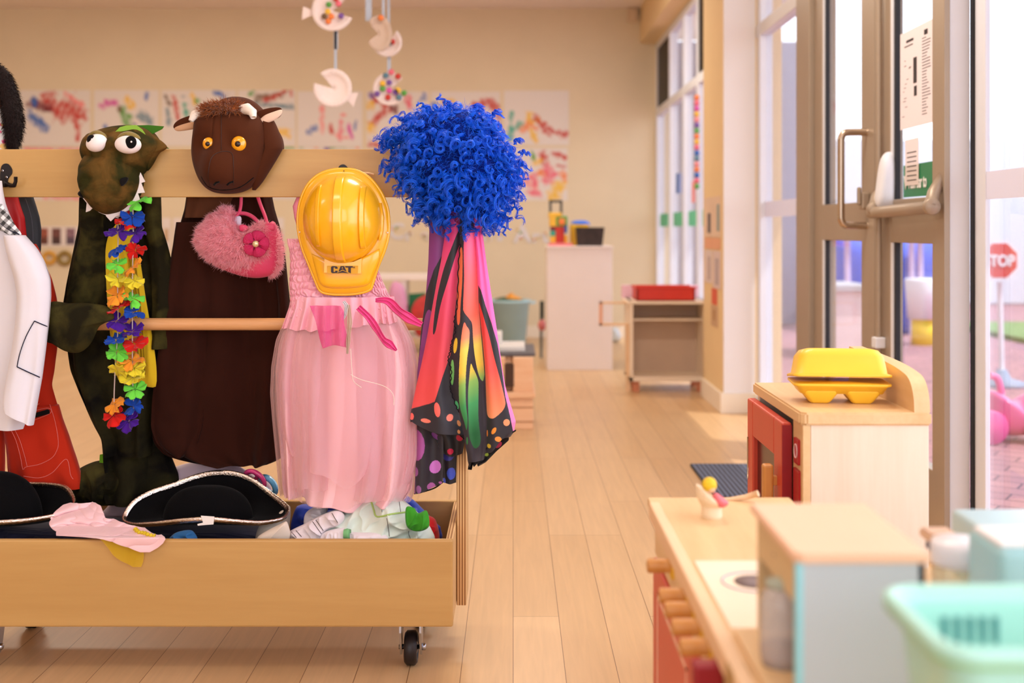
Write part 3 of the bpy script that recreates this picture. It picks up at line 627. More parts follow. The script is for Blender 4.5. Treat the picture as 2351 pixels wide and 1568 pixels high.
# cut-out letters with coloured dots, taped along the wall
letm = M('letter_paper', (226, 220, 222), rough=0.8)
for i, (ch, x, y, sz_) in enumerate((('C', 893, 548, 44), ('r', 930, 552, 34), ('e', 965, 552, 34), ('n', 1110, 552, 34), ('s', 1140, 552, 34), ('A', 1180, 556, 50), ('r', 1222, 556, 36), ('t', 1245, 556, 36))):
    h = sz_*YB/F*1.15; o = textobj('wall_letter', ch, h, 0.004, P(x, y, YB-0.006), (1, 0, 0), (0, 0, 1), [letm], None, bold=0.006)
    tag(o, 'pale cut-out letter %s with coloured dots on the back wall' % ch + (' beside the hard hat' if x < 900 else ' left of the blue wig' if x < 1000 else ' under the blue wig' if x < 1170 else ' left of the white cabinet'), 'letter', 'cut-out letters on the back wall')
    for k, c in enumerate(('y', 'o', 'g')):
        if sz_ < 40 and k == 2: continue
        rr = random.Random(i*5+k); px = x+rr.uniform(4, sz_*0.4); py = y-rr.uniform(4, sz_*0.6)
        lathe('dot', [(0, 0), (0.012, 0), (0.012, 0.003), (0, 0.003)], (PX(px, YB), YB-0.014, PZ(py, YB)), M('dot_'+c, tuple(int(v*0.6+90) for v in PAL[c])), o, 12, 'Y')
# ---- paper-plate fish hanging from the ceiling
platem = M('paper_plate', (240, 222, 218), rough=0.75, var=0.03)
platb = M('paper_plate_shade_tone', (206, 180, 160), rough=0.8, var=0.03)  # darker copy of the plate paper, shade put into its colour
ribm = M('pale_ribbon', (178, 188, 204), rough=0.5)
def plate(cx, cy, r, a0, a1, Y, label, dots=(), tail=None, turn=0.0, tops=((0, 0),), col=platem, wx=1.0):
    """paper plate with a wedge cut out: the gap runs from angle a0 to a1 (degrees, clockwise on screen)"""
    R = r*Y/F; c = P(cx, cy, Y); t = thing('paper_plate_fish', c, label, 'paper craft', 'paper plate fish hanging from the ceiling')
    th = np.radians(np.linspace(a1, a0+360, 60)); pr = np.array([0.02, 0.3, 0.6, 0.68, 0.8, 1.0]); zz = np.array([0, 0, 0.0, 0.01, 0.03, 0.035])*1.0
    rr_ = np.repeat(pr[:, None], 60, 1); rip = 0.003*np.sin(th*40)[None]*(pr[:, None] > 0.75)
    X = R*wx*rr_*np.cos(th); Z = -R*rr_*np.sin(th); Yy = -zz[:, None]*0.5+rip
    V = np.stack([X*math.cos(turn)-Yy*math.sin(turn), X*math.sin(turn)+Yy*math.cos(turn), Z], -1).reshape(-1, 3)+np.array(c)
    o = link('plate', rawmesh(V, gridfaces(6, 60)), col, t); m_ = o.modifiers.new('thickness', 'SOLIDIFY'); m_.thickness = 0.0015
    if tail is not None: prism('tail', tail, Y, 0.002, platem, t)
    for k, (dx, dy, cc) in enumerate(dots):
        lathe('dot', [(0, 0), (0.013*Y/5, 0), (0.013*Y/5, 0.004), (0, 0.004)], (PX(cx+dx, Y), Y-0.03, PZ(cy+dy, Y)), M('dotc_'+cc, PAL[cc], rough=0.5), t, 12, 'Y')
    for (dx, w, y0, yt) in tops:
        box('ribbon', PX(cx+dx-w, Y), PX(cx+dx+w, Y), Y+0.004, Y+0.006, PZ(cy+y0, Y), ZC if yt is None else PZ(cy+yt, Y), ribm, t, 0)
    return t
Ym = 5.6
plate(765, 25, 48, -42, 22, Ym, 'spotted paper plate fish with ribbon, upper left of the hanging ones', [(-8, -12, 'g'), (-10, 4, 'y'), (-18, 15, 'k'), (-2, 15, 'o'), (-9, 26, 'o'), (20, 14, 'v'), (8, -25, 'r'), (14, -14, 'p')], [(722, 25), (696, 15), (693, 45), (722, 33)], tops=((-22, 3, 0, None),))
plate(765, 203, 44, 195, 230, Ym, 'plain pale paper plate fish, lowest at left above the paintings', (), [(800, 215), (822, 212), (812, 245), (796, 228)], tops=((5, 3, -44, -135), (6, 5, -90, -170)))
plate(868, 78, 42, 150, 215, Ym+0.1, 'greyish paper plate fish turned edge-on under a ribbon', [(8, -35, 'o')], None, 0.5, ((-22, 7, -30, None), (12, 3, -38, None)), platb, 0.75)
plate(890, 98, 34, 190, 310, Ym+0.35, 'white paper plate fish with a red eye behind the greyish one', [(12, 0, 'r'), (5, 3, 'n'), (2, -8, 'p')], None, 0, ((2, 3, -30, None),))
plate(895, 205, 38, -38, 20, Ym+0.35, 'paper plate fish covered in coloured dots above the blue wig', [(-8, -30, 'n'), (5, -38, 'p'), (20, -28, 'r'), (-15, -12, 'y'), (0, -14, 'v'), (-15, 0, 'g'), (0, 4, 'm'), (20, 4, 'y'), (34, 10, 'g'), (14, 8, 'v'), (-3, 20, 'r'), (22, 20, 'n'), (-28, 12, 'v')], None, 0, ((-2, 4, -38, -98),))
# ---- window garland of paper dots, green strips on the far panes
t = thing('paper_dot_garland', (XW-0.02, 8.42, 1.35), 'string of coloured paper dots hanging on the far window', 'garland')
tube('string', [(XW-0.02, 8.42, 1.32), (XW-0.02, 8.42, 2.05)], 0.003, wp, t, 6, n=4)
for k, c in enumerate('opmywvgoypbnwobpg'):
    ellipsoid('bead', (XW-0.02, 8.42, 2.02-k*0.041), (0.02, 0.026, 0.022), M('dotc_'+c, PAL[c], rough=0.5), t, 12)
gm = M('green_strip', (110, 205, 170), rough=0.7)
for y0, y1 in ((9.3, 9.95), (8.62, 9.1), (8.0, 8.42), (10.3, 10.85)): box('safety_strip', XW+0.022, XW+0.025, y0, y1, 1.07, 1.19, gm, w1, 0)
for (y, z0, z1, c, lb) in ((9.6, 1.35, 1.52, 'b', 'blue paper shape stuck on the far window pane'), (9.62, 1.42, 1.3, 'o', 'x'), (8.75, 1.25, 1.42, 'w', 'pale pink paper shape on the middle far window pane')):
    if lb == 'x': continue
    tag(box('window_decal', XW+0.015, XW+0.02, y, y+0.14, z0, z1, M('dotl_'+c, PAL[c]), None, 0), lb, 'decal')
# ---- posters on the pillar's side face
def pilposter(y0, y1, z0, z1, c, lb, marks=()):
    X = PXl; t = thing('pillar_poster', (X, (y0+y1)/2, z0), lb, 'poster')
    box('sheet', X-0.003, X-0.0005, y0, y1, z0, z1, M('poster_%d' % int(z0*1000+y0*10), c, rough=0.8), t, 0)
    for (a, b, e, f, cc) in marks: box('picture', X-0.004, X-0.003, y0+(y1-y0)*a, y0+(y1-y0)*b, z0+(z1-z0)*e, z0+(z1-z0)*f, M('mark_%d%d%d' % cc, cc), t, 0)
pilposter(6.55, 7.08, 1.0, 1.24, (224, 198, 178), 'wide beige poster with two dark pictures, topmost on the pillar', [(0.6, 0.8, 0.1, 0.6, (90, 80, 90)), (0.05, 0.2, 0.15, 0.8, (130, 150, 150))])
pilposter(6.55, 7.08, 0.93, 0.995, (226, 170, 140), 'orange-pink strip poster under the beige poster on the pillar')
pilposter(6.82, 7.08, 0.72, 0.92, (222, 206, 204), 'pale printed sheet at the left of the pillar', [(0.2, 0.6, 0.1, 0.8, (190, 170, 170))])
pilposter(6.55, 6.79, 0.70, 0.92, (220, 200, 200), 'pale printed sheet at the right of the pillar', [(0.2, 0.7, 0.1, 0.8, (180, 165, 170))])
pilposter(6.66, 6.84, 0.60, 0.695, (220, 110, 90), 'red poster low on the pillar')
pilposter(6.64, 6.86, 0.47, 0.595, (205, 170, 140), 'tan drawing under the red poster on the pillar', [(0.3, 0.7, 0.3, 0.8, (180, 140, 100))])
# ---- white cabinet with toys on it
Yc = 8.44; whm = M('white_laminate', (238, 226, 222), rough=0.45, var=0.02)
t = thing('white_cabinet', (PX(1330, Yc), Yc+0.2, 0), 'tall plain white cabinet standing in front of the back wall', 'cabinet')
box('carcass', PX(1256, Yc), PX(1406, Yc), Yc, Yc+0.40, 0, PZ(570, Yc), whm, t, 0.004)
box('top_board', PX(1256, Yc)-0.005, PX(1406, Yc)+0.005, Yc-0.01, Yc+0.41, PZ(570, Yc), PZ(565, Yc), whm, t, 0.003)
zt = PZ(565, Yc)
def yb(name, x0, x1, y0, y1, c, lb, cat, dY=0.1, th=0.15, bev=0.006):
    Y = Yc+dY; o = box(name, PX(x0, Y), PX(x1, Y), Y, Y+th, zt if y1 >= 560 else PZ(y1, Y), PZ(y0, Y), M(name+'_%d%d%d' % c, c, rough=0.5), None, bev); return tag(o, lb, cat)
yb('toy_tray', 1260, 1315, 559, 566, (232, 120, 130), 'thin pink tray under the coloured toy tower on the white cabinet', 'tray', 0.05, 0.2, 0.002)
zt += 0.022
Y = Yc+0.1
t = thing('toy_tower', (PX(1275, Y), Y, zt), 'toy tower with a grey frame and yellow green and red blocks on the cabinet', 'toy')
gf = M('toy_grey', (90, 88, 84)); x0, x1 = PX(1261, Y), PX(1292, Y); za, zb = PZ(495, Y), PZ(459, Y)
boxes('grey_frame', [(x0, x0+0.02, Y+0.03, Y+0.06, za, zb), (x1-0.02, x1, Y+0.03, Y+0.06, za, zb), (x0, x1, Y+0.03, Y+0.06, zb-0.02, zb)], gf, t, 0.003)
for (a, b, c, d_, cc) in ((1260, 1290, 488, 500, 'y'), (1262, 1278, 500, 520, 'y'), (1276, 1303, 496, 520, 'g'), (1283, 1297, 502, 516, 'o'), (1276, 1296, 520, 560, 'r'), (1264, 1276, 520, 530, 'd'), (1264, 1276, 530, 542, 't'), (1264, 1276, 542, 560, 'y'), (1296, 1303, 515, 535, 'b'), (1296, 1304, 540, 560, 'y')):
    z1_ = PZ(c, Y); z0_ = max(zt, PZ(d_, Y)); box('block', PX(a, Y), PX(b, Y), Y+(0 if cc == 'o' else 0.02), Y+0.12, z0_, z1_, M('dotc_'+cc, PAL[cc], rough=0.5), t, 0.004)
zt -= 0.022
Y = Yc+0.2
t = thing('yellow_toy_case', (PX(1330, Y), Y, zt), 'yellow toy case with a blue lid behind the black basket', 'toy')
box('case', PX(1310, Y), PX(1352, Y), Y, Y+0.15, zt, PZ(515, Y), M('toy_yellow', (236, 180, 20), rough=0.4), t, 0.01)
puff('lid', [(1310, 515), (1318, 507), (1345, 507), (1355, 515), (1345, 519), (1318, 519)], Y+0.07, 0.07, 0.07, M('toy_blue', (30, 110, 225), rough=0.4), t)
Y = Yc+0.03; xa, xb, xc_, xd = PX(1327, Y), PX(1383, Y), PX(1323, Y), PX(1388, Y)
bm = bmesh.new(); bl_ = [bm.verts.new((x, y, zt)) for x, y in ((xa, Y), (xb, Y), (xb, Y+0.14), (xa, Y+0.14))]; tp_ = [bm.verts.new((x, y, PZ(522, Y))) for x, y in ((xc_, Y-0.01), (xd, Y-0.01), (xd, Y+0.15), (xc_, Y+0.15))]
bm.faces.new(bl_)
for k in range(4): bm.faces.new([bl_[k], bl_[(k+1) % 4], tp_[(k+1) % 4], tp_[k]])
o = bmobj('black_basket', bm, M('black_basket', (44, 32, 30), var=0.9, vs=22)); s = o.modifiers.new('thickness', 'SOLIDIFY'); s.thickness = 0.006; tag(o, 'black patterned basket at the right of the cabinet top', 'basket')
# ---- blue bin
Yb = 10.3
t = thing('blue_bin', (PX(1170, Yb), Yb, 0), 'pale blue tapering bin filled with toys by the back wall', 'bin')
c = (PX(1168, Yb), Yb, 0); r0 = 38*Yb/F; r1 = 48*Yb/F; h = PZ(688, Yb)
lathe('tub', [(0, 0.0), (r0, 0.0), (r1, h), (r1+0.012, h), (r1+0.012, h-0.02), (r1-0.006, h-0.02), (r0-0.006, 0.02), (0, 0.02)], c, M('bin_blue', (182, 218, 226), rough=0.5), t)
for s in (-1, 1): tube('handle', [(c[0]+s*(r1+.01), c[1]-0.04, h-0.03), (c[0]+s*(r1+.05), c[1], h-0.02), (c[0]+s*(r1+.01), c[1]+0.04, h-0.03)], 0.01, M('bin_blue', (182, 218, 226)), t, 8, n=12)
ellipsoid('toy_filling', (c[0], c[1], h-0.03), (r1*0.8, r1*0.8, 0.06), M('dark_green_toys', (70, 100, 80), var=0.5, vs=20), t)
o = puff('soft_toy', [(1150, 690), (1165, 678), (1175, 672), (1182, 678), (1198, 686), (1190, 694), (1160, 695)], Yb-0.02, 0.08, 0.08, M('orange_toy', (240, 160, 60))); tag(o, 'small orange toy lying on top of the blue bin', 'toy')
# ---- low white bench and books behind the pink dress
Yk = 9.6
t = thing('low_white_bench', (PX(905, Yk), Yk, 0), 'low white shelf bench behind the pink dress', 'bench')
x0, x1 = PX(820, Yk), PX(1060, Yk); zt2 = PZ(630, Yk)
box('top_board', x0, x1, Yk, Yk+0.35, zt2-0.05, zt2, whm, t, 0.004)
box('shelf', x0, x1, Yk+0.02, Yk+0.35, 0.12, 0.15, whm, t, 0.004)
for x in (PX(832, Yk), PX(926, Yk), PX(1040, Yk)): box('leg', x-0.022, x+0.022, Yk+0.01, Yk+0.33, 0, zt2-0.05, whm, t, 0.003)
def bk(name, poly, Y, c, lb, cat, th=0.03): return tag(prism(name, poly, Y, th, M(name+'_%d' % c[0], c, rough=0.5)), lb, cat)
bk('green_book', [(938, 750), (938, 675), (975, 672), (985, 690), (985, 750)], Yk+0.05, (20, 110, 70), 'dark green picture book standing on the low bench', 'book')
o = puff('toy_figure', [(944, 720), (955, 690), (985, 675), (992, 690), (986, 740), (978, 768), (956, 768)], Yk-0.04, 0.04, 0.03, M('toy_red', (190, 50, 50), var=0.4, vs=15)); tag(o, 'small red and white soft toy in front of the green book', 'toy')
o = puff('toy_figure', [(890, 700), (900, 650), (925, 655), (935, 700), (932, 768), (898, 768)], Yk-0.03, 0.05, 0.03, M('toy_pink', (214, 150, 190), var=0.2)); tag(o, 'pale pink soft toy on the bench behind the dress', 'toy')
bk('red_book', [(915, 745), (915, 700), (938, 700), (938, 745)], Yk+0.1, (170, 50, 50), 'small red book leaning on the low bench', 'book')
# ---- stack of wooden boxes and a tray
Yw = 5.95; bxm = wood('pale_pine', (232, 178, 136), (246, 206, 170), 'X', 1.0)
t = thing('wooden_box_unit', (PX(1150, Yw), Yw, 0), 'pale wooden box unit with a dark square opening behind the wings', 'box')
x0, x1 = PX(1090, Yw), PX(1224, Yw); z1 = PZ(820, Yw); zm = PZ(900, Yw)
boxes('carcass', [(x0, x1, Yw, Yw+0.4, 0, zm-0.03), (x0, PX(1160, Yw), Yw, Yw+0.4, zm, z1), (PX(1178, Yw), x1, Yw, Yw+0.4, zm, z1), (PX(1160, Yw), PX(1178, Yw), Yw+0.05, Yw+0.4, zm, z1), (x0-0.01, x1+0.012, Yw-0.02, Yw+0.42, zm-0.03, zm)], bxm, t, 0.004)
box('opening', PX(1158, Yw), PX(1180, Yw), Yw-0.001, Yw+0.05, PZ(888, Yw), PZ(836, Yw), M('opening_shade_tone', (70, 42, 26)), t, 0)  # solid block in the recess; the shade inside is put into its colour
for k, yy in enumerate((935, 968)): box('drawer_line', x0, x1+0.001, Yw-0.003, Yw, PZ(yy+1, Yw), PZ(yy-1, Yw), M('dark_gap', (170, 116, 78)), t, 0)
tag(box('dark_tray', PX(1120, Yw+.15), PX(1228, Yw+.15), Yw+0.03, Yw+0.5, z1, z1+0.02, M('tray_grey', (96, 92, 98), rough=0.6), None, 0.004), 'dark grey tray lying on the wooden box unit', 'tray')
tag(box('paper_stack', PX(1130, Yw+.15), PX(1205, Yw+.15), Yw+0.1, Yw+0.4, z1+0.02, z1+0.045, M('paper_white', (225, 222, 220)), None, 0.003), 'small stack of white paper on the dark tray', 'paper')
tag(box('white_carton', PX(1120, Yw+.2), PX(1152, Yw+.2), Yw+0.25, Yw+0.45, z1+0.045, PZ(768, Yw+.2), M('paper_white', (225, 222, 220)), None, 0.003), 'small white carton standing on the stack of paper', 'box')
# things in the gap left of the cabinet
tag(box('black_box', PX(1240, 9.2), PX(1249, 9.2), 9.2, 9.3, PZ(732, 9.2), PZ(692, 9.2), M('black_p', (24, 34, 26)), None, 0.003), 'narrow dark green panel just left of the white cabinet', 'panel')
t = thing('dark_stand', (PX(1244, 9.2), 9.25, 0), 'thin dark stand with a pink ball left of the white cabinet', 'stand')
tube('post', [(PX(1243, 9.2), 9.25, 0), (PX(1243, 9.2), 9.25, PZ(733, 9.2))], 0.012, gf, t, 8, n=3)
ellipsoid('ball', (PX(1245, 9.15), 9.2, PZ(748, 9.15)), (0.035, 0.035, 0.045), M('toy_dpink', (200, 110, 110)), t)
# ---- low white shelf unit with red tray by the window
Yu = 7.30; crm = M('cream_board', (240, 222, 200), rough=0.5, var=0.02); x0, x1 = PX(1446, Yu), PX(1624, Yu); z0 = PZ(876, Yu); z1 = PZ(691, Yu)
PKm = M('pink_board', (250, 205, 222), rough=0.5)
t = thing('low_shelf_unit', ((x0+x1)/2, Yu+0.2, 0), 'low cream shelf unit on wooden legs beside the pillar', 'shelf')
box('side_panel', x0, x0+0.022, Yu, Yu+0.36, z0, z1, crm, t); box('side_panel', x1-0.02, x1, Yu, Yu+0.36, z0, z1, crm, t)
box('top_board', x0-0.02, x1, Yu-0.01, Yu+0.37, z1-0.02, z1, crm, t); box('bottom_board', x0, x1, Yu, Yu+0.36, z0, z0+0.03, crm, t)
box('back_panel', x0, x1, Yu+0.32, Yu+0.34, z0, z1, M('tan_board', (206, 180, 158)), t); box('inner_shelf', x0+.02, x1-.02, Yu+0.12, Yu+0.32, PZ(740, Yu), PZ(735, Yu), crm, t)
for x in (x0+0.02, x1-0.06): box('leg', x, x+0.045, Yu+0.03, Yu+0.075, 0, z0, M('leg_wood', (206, 130, 96)), t); box('leg', x, x+0.045, Yu+0.28, Yu+0.32, 0, z0, M('leg_wood', (206, 130, 96)), t)
box('pink_rim_panel', x0-0.02, x1, Yu+0.34, Yu+0.36, z1, PZ(655, Yu+0.3), PKm, t)
tr = M('tray_red', (212, 48, 30), rough=0.45); xa, xb = PX(1462, Yu), PX(1596, Yu); zz = PZ(660, Yu)
t = thing('red_tray', ((xa+xb)/2, Yu+0.1, z1), 'bright red plastic tray on top of the cream shelf unit', 'tray')
boxes('tray_body', [(xa, xb, Yu, Yu+0.012, z1, zz), (xa, xb, Yu+0.25, Yu+0.262, z1, zz), (xa, xa+0.012, Yu, Yu+0.262, z1, zz), (xb-0.012, xb, Yu, Yu+0.262, z1, zz), (xa, xb, Yu, Yu+0.26, z1, z1+0.01)], tr, t, 0.003)
boxes('rim', [(xa-0.008, xb+0.008, Yu-0.008, Yu+0.002, zz-0.008, zz+0.004), (xa-0.008, xb+0.008, Yu+0.26, Yu+0.27, zz-0.008, zz+0.004)], tr, t, 0.002)
Yg = 7.35; t = thing('open_wooden_frame', (PX(1410, Yg), Yg, 0), 'open pale wooden frame jutting left from the cream shelf unit', 'frame')
xa, xb = PX(1376, Yg), PX(1448, Yg); za, zb = PZ(748, Yg), PZ(693, Yg)
wf = M('frame_wood', (236, 200, 160), rough=0.5)
boxes('rails', [(xa, xb, Yg, Yg+0.03, zb-0.014, zb), (xa, xb, Yg, Yg+0.03, za, za+0.016)], wf, t, 0.002)
box('upright', xa, xa+0.022, Yg, Yg+0.03, za, zb, M('frame_upright', (236, 180, 150)), t); boxes('foot', [(xb-0.03, xb, Yg, Yg+0.03, 0, za)], wf, t)
o = box('blue_crate', PX(1492, 8.3), PX(1612, 8.3), 8.3, 8.5, 0, PZ(858, 8.3)-0.02, M('crate_blue', (120, 128, 160), var=0.4, vs=12), None, 0.01); tag(o, 'bluish grey crate on the floor behind the cream shelf unit', 'crate')
o = puff('white_cushion', [(1405, 756), (1415, 752), (1424, 765), (1424, 780), (1405, 784)], 10.55, 0.06, 0.06, M('cush_white', (215, 222, 228))); tag(o, 'small pale blue-white rounded seat under the wooden frame', 'seat')
# mat on the floor
Y0, Y1 = 1.05*F/(1145-CY), 1.05*F/(1070-CY)
def matm():
    m, nt, b = nmat('ribbed_mat'); N = nt.nodes; Lk = nt.links; t_ = N.new('ShaderNodeTexCoord'); w = N.new('ShaderNodeTexWave'); w.wave_type = 'BANDS'; w.bands_direction = 'X'; w.inputs['Scale'].default_value = 16; w.inputs['Distortion'].default_value = 0.6
    Lk.new(t_.outputs['Object'], w.inputs['Vector']); r = N.new('ShaderNodeValToRGB'); r.color_ramp.elements[0].color = L4((52, 52, 58)); r.color_ramp.elements[1].color = L4((108, 114, 138)); Lk.new(w.outputs['Fac'], r.inputs[0]); Lk.new(r.outputs[0], b.inputs['Base Color']); b.inputs['Roughness'].default_value = 0.95; return m
tag(box('door_mat', PX(1640, Y0), 1.30, Y0, Y1, 0, 0.012, matm(), None, 0.004), 'ribbed grey-blue door mat lying in front of the doors', 'mat')

# ================================================================== THE DRESS-UP RACK
XL, XR = -1.37, -0.1405
YF0, YR1 = 2.66, 3.06
ZT0, ZT1 = 0.118, 0.322
birch = wood('birch_veneer', (190, 146, 84), (206, 164, 100), 'X', 0.5, rough=0.42, fine=0.25)
birchz = wood('birch_veneer_upright', (200, 156, 98), (216, 176, 120), 'Z', 0.5, rough=0.45)
beech = wood('beech_dowel', (206, 146, 92), (226, 170, 116), 'X', 1.5, rough=0.4)
plyx = plymat('plywood_edge', 'X', 0.0034)
rack = thing('costume_rack', (-0.75, 2.86, 0), 'wheeled plywood dress-up rack with a low trough and coat rail', 'costume rack')
def panel(name, x0, x1, y0, y1, z0, z1, mats, edge=None, bev=0.003):
    """board whose cut edges (faces along the given directions) show the plies"""
    bm = bmesh.new(); bmbox(bm, x0, x1, y0, y1, z0, z1, bev)
    if edge is not None:
        for f in bm.faces:
            f.normal_update()
            if any(abs(f.normal[a]) > 0.6 for a in edge): f.material_index = 1
    return bmobj(name, bm, mats, rack)
panel('front_panel', XL, XR, YF0, YF0+0.018, ZT0, ZT1, [birch], bev=0.0045)
panel('back_panel', XL, XR-0.001, YR1-0.018, YR1, ZT0, ZT1, [birch])
panel('end_panel', XR-0.018, XR-0.0005, YF0+0.018, YR1-0.018, ZT0+0.001, ZT1-0.001, [birchz, plyx], (2,))
panel('end_panel', XL, XL+0.018, YF0+0.018, YR1-0.018, ZT0+0.001, ZT1-0.001, [birchz, plyx], (2,))
panel('base_panel', XL+0.018, XR-0.018, YF0+0.018, YR1-0.018, ZT0+0.002, ZT0+0.014, [birch])
panel('upright', XR+0.0005, XR+0.0245, 2.82, 2.96, 0.116, 1.251, [birchz, plyx], (1, 2), 0.002)
panel('upright', XL-0.0245, XL-0.0005, 2.82, 2.96, 0.116, 1.251, [birchz, plyx], (1, 2), 0.002)
RY0, RY1 = 2.850, 2.868
panel('top_rail', XL, XR, RY0, RY1, 1.129, 1.249, [birch], None, 0.002)
tube('hanging_rail', [(XL, 2.86, 0.810), (XR, 2.86, 0.810)], 0.0155, beech, rack, 24, n=6)
# casters
chrome = M('zinc_steel', (190, 192, 200), rough=0.22, metal=1.0, var=0.02); tyre = M('caster_tyre', (26, 18, 22), rough=0.45)
def caster(cx, cy):
    r = 0.0400; bm = bmesh.new()
    bmbox(bm, cx-0.036, cx+0.036, cy-0.03, cy+0.03, ZT0-0.004, ZT0, 0.001)
    bmbox(bm, cx-0.027, cx+0.027, cy-0.024, cy+0.024, 0.096, ZT0-0.004, 0.004)
    c = bmobj('caster', bm, chrome, rack); zc = r
    for s in (-1, 1):
        x = cx+s*0.0215; pts = [(-0.030, ZT0-0.006), (0.030, ZT0-0.006), (0.031, 0.085), (0.020, 0.050), (0.009, 0.026), (-0.009, 0.026), (-0.020, 0.050), (-0.031, 0.085)]
        bm = bmesh.new(); a = [bm.verts.new((x, cy+p, z)) for p, z in pts]; b = [bm.verts.new((x+s*0.005, cy+p, z)) for p, z in pts]
        bm.faces.new(a); bm.faces.new(b[::-1])
        for k in range(8): bm.faces.new([a[k], b[k], b[(k+1) % 8], a[(k+1) % 8]])
        bmobj('fork_side', bm, chrome, c)
    lathe('wheel', [(0.0, -0.0135), (0.012, -0.0135), (0.026, -0.011), (0.027, -0.0155), (0.034, -0.0155), (r, -0.010), (r, 0.010), (0.034, 0.0155), (0.027, 0.0155), (0.026, 0.011), (0.012, 0.0135), (0, 0.0135)], (cx, cy, zc), tyre, c, 40, 'X')
    lathe('hub', [(0, -0.0145), (0.025, -0.0125), (0.025, 0.0125), (0.016, 0.0135), (0.006, 0.016), (0, 0.016)], (cx, cy, zc), chrome, c, 28, 'X')
    lathe('axle_bolt', [(0, -0.03), (0.006, -0.03), (0.006, 0.026), (0.0085, 0.026), (0.0085, 0.034), (0.005, 0.036), (0, 0.036)], (cx, cy, zc+0.002), chrome, c, 6, 'X', smooth=False)
    lathe('swivel_ring', [(0, ZT0-0.004), (0.024, ZT0-0.004), (0.026, ZT0-0.012), (0.02, ZT0-0.016), (0, ZT0-0.016)], (cx, cy, 0), chrome, c, 28)
for cx in (-0.2455, -1.266):
    for cy in (2.745, 3.0): caster(cx, cy)
# coat hooks
hookm = M('black_hook', (34, 28, 30), rough=0.4, metal=0.4, var=0.05)
def hook(px, py, full=True):
    k = prism('coat_hook', [(px-13, py-12), (px-8, py-24), (px+3, py-26), (px+12, py-16), (px+13, py-4), (px+5, py+8), (px+4, py+18), (px+8, py+26), (px-12, py+26), (px-14, py+10)], RY0-0.003, 0.003, hookm, rack, n=60, smooth=False)
    for s in (-1, 1):
        tube('prong', [P(px-3, py+18, RY0-0.004), P(px+s*10, py+24, RY0-0.014), P(px+s*19, py+24, RY0-0.026), P(px+s*22, py+14, RY0-0.034), P(px+s*22, py+4, RY0-0.036)], [0.006, 0.0055, 0.005, 0.0045, 0.0045], hookm, k, 10, n=None)
    if full:
        for (a, b) in ((px-8, py-10), (px+1, py+5)):
            c = P(a, b, RY0-0.0035); lathe('screw', [(0, -0.0015), (0.003, -0.001), (0.0037, 0.0), (0, 0)], c, chrome, k, 14, 'Y')
            boxes('screw_slot', [(c.x-0.0018, c.x+0.0018, c.y-0.0018, c.y-0.001, c.z-0.0005, c.z+0.0005), (c.x-0.0005, c.x+0.0005, c.y-0.0018, c.y-0.001, c.z-0.0018, c.z+0.0018)], hookm, k)
hook(14, 402); hook(788, 404, False)

# ================================================================== CRUMPLED CLOTHES IN THE TROUGH
def crumple(name, poly, Yc, dep, mat, parent=None, seed=0, amp=0.012, fr=(4, 14), nr=60, nt=200, back=None, Yf=None, c=None, p=2.2, ridge=True):
    nz = Noise(seed, 22, fr[0], fr[1]); 
    wq = Noise(seed+200, 10, 1, 3); aa = seed*1.3
    def disp(px, py, r, s):
        wx_ = px+18*wq(px/400.0, py/400.0); wy_ = py+18*wq(py/400.0+5, px/400.0); a_ = (wx_*math.cos(aa)+wy_*math.sin(aa)); b_ = (-wx_*math.sin(aa)+wy_*math.cos(aa))*0.45
        v = nz(a_/400.0, b_/400.0)
        if ridge: v = 1.5-2.6*np.abs(v)**0.7+0.5*(1-2*np.abs(nz(b_/150.0+3, a_/200.0))**0.8)
        return -amp*v*np.clip((1-r)*6, 0.15, 1)*(1 if s < 0 else 0.4)
    return puff(name, poly, Yc, dep, dep if back is None else back, mat, parent, nr=nr, nt=nt, disp=disp, Yf=Yf, c=c, p=p)
def cloth(name, c, rough=0.75, sheen=0.2, bump=0.25, bs=700): return M(name, c, rough=rough, sheen=sheen, bump=bump, bs=bs, var=0.05, vs=6, bd=0.0008)
wgm = cloth('white_green_cotton', (214, 224, 212)); whc = cloth('white_cotton', (232, 222, 226)); blc = cloth('royal_blue_satin', (28, 66, 190), 0.5, 0.1, 0.05); rdc = cloth('red_cotton', (190, 28, 34)); gnc = cloth('green_felt', (60, 150, 40))
o = crumple('blue_costume', [(682, 1240), (680, 1165), (720, 1162), (790, 1150), (900, 1140), (940, 1142), (1000, 1200), (1012, 1215), (1000, 1245), (850, 1252)], 2.93, 0.06, blc, seed=3, c=(850, 1200)); tag(o, 'royal blue satin costume crumpled at the back of the right end of the trough', 'costume')
o = crumple('red_garment', [(955, 1245), (962, 1190), (985, 1186), (1002, 1200), (1006, 1245)], 2.86, 0.04, rdc, seed=4, amp=0.006); tag(o, 'small red garment at the right end of the trough', 'garment')
wg = crumple('white_green_garment', [(700, 1250), (730, 1190), (790, 1165), (850, 1142), (905, 1140), (945, 1165), (990, 1215), (985, 1250), (850, 1262)], 2.80, 0.07, wgm, seed=8, c=(850, 1205), amp=0.02, fr=(2, 9)); tag(wg, 'pale green and white garment crumpled in the trough below the pink dress', 'garment')
seam = M('dark_stitching', (70, 60, 60)); lime = cloth('lime_overlock', (170, 200, 110))
def surfline(name, pts, Y, rad, mat, parent, n=30, sides=6): return tube(name, [P(x, y, Y) for x, y in pts], rad, mat, parent, sides, n=n)
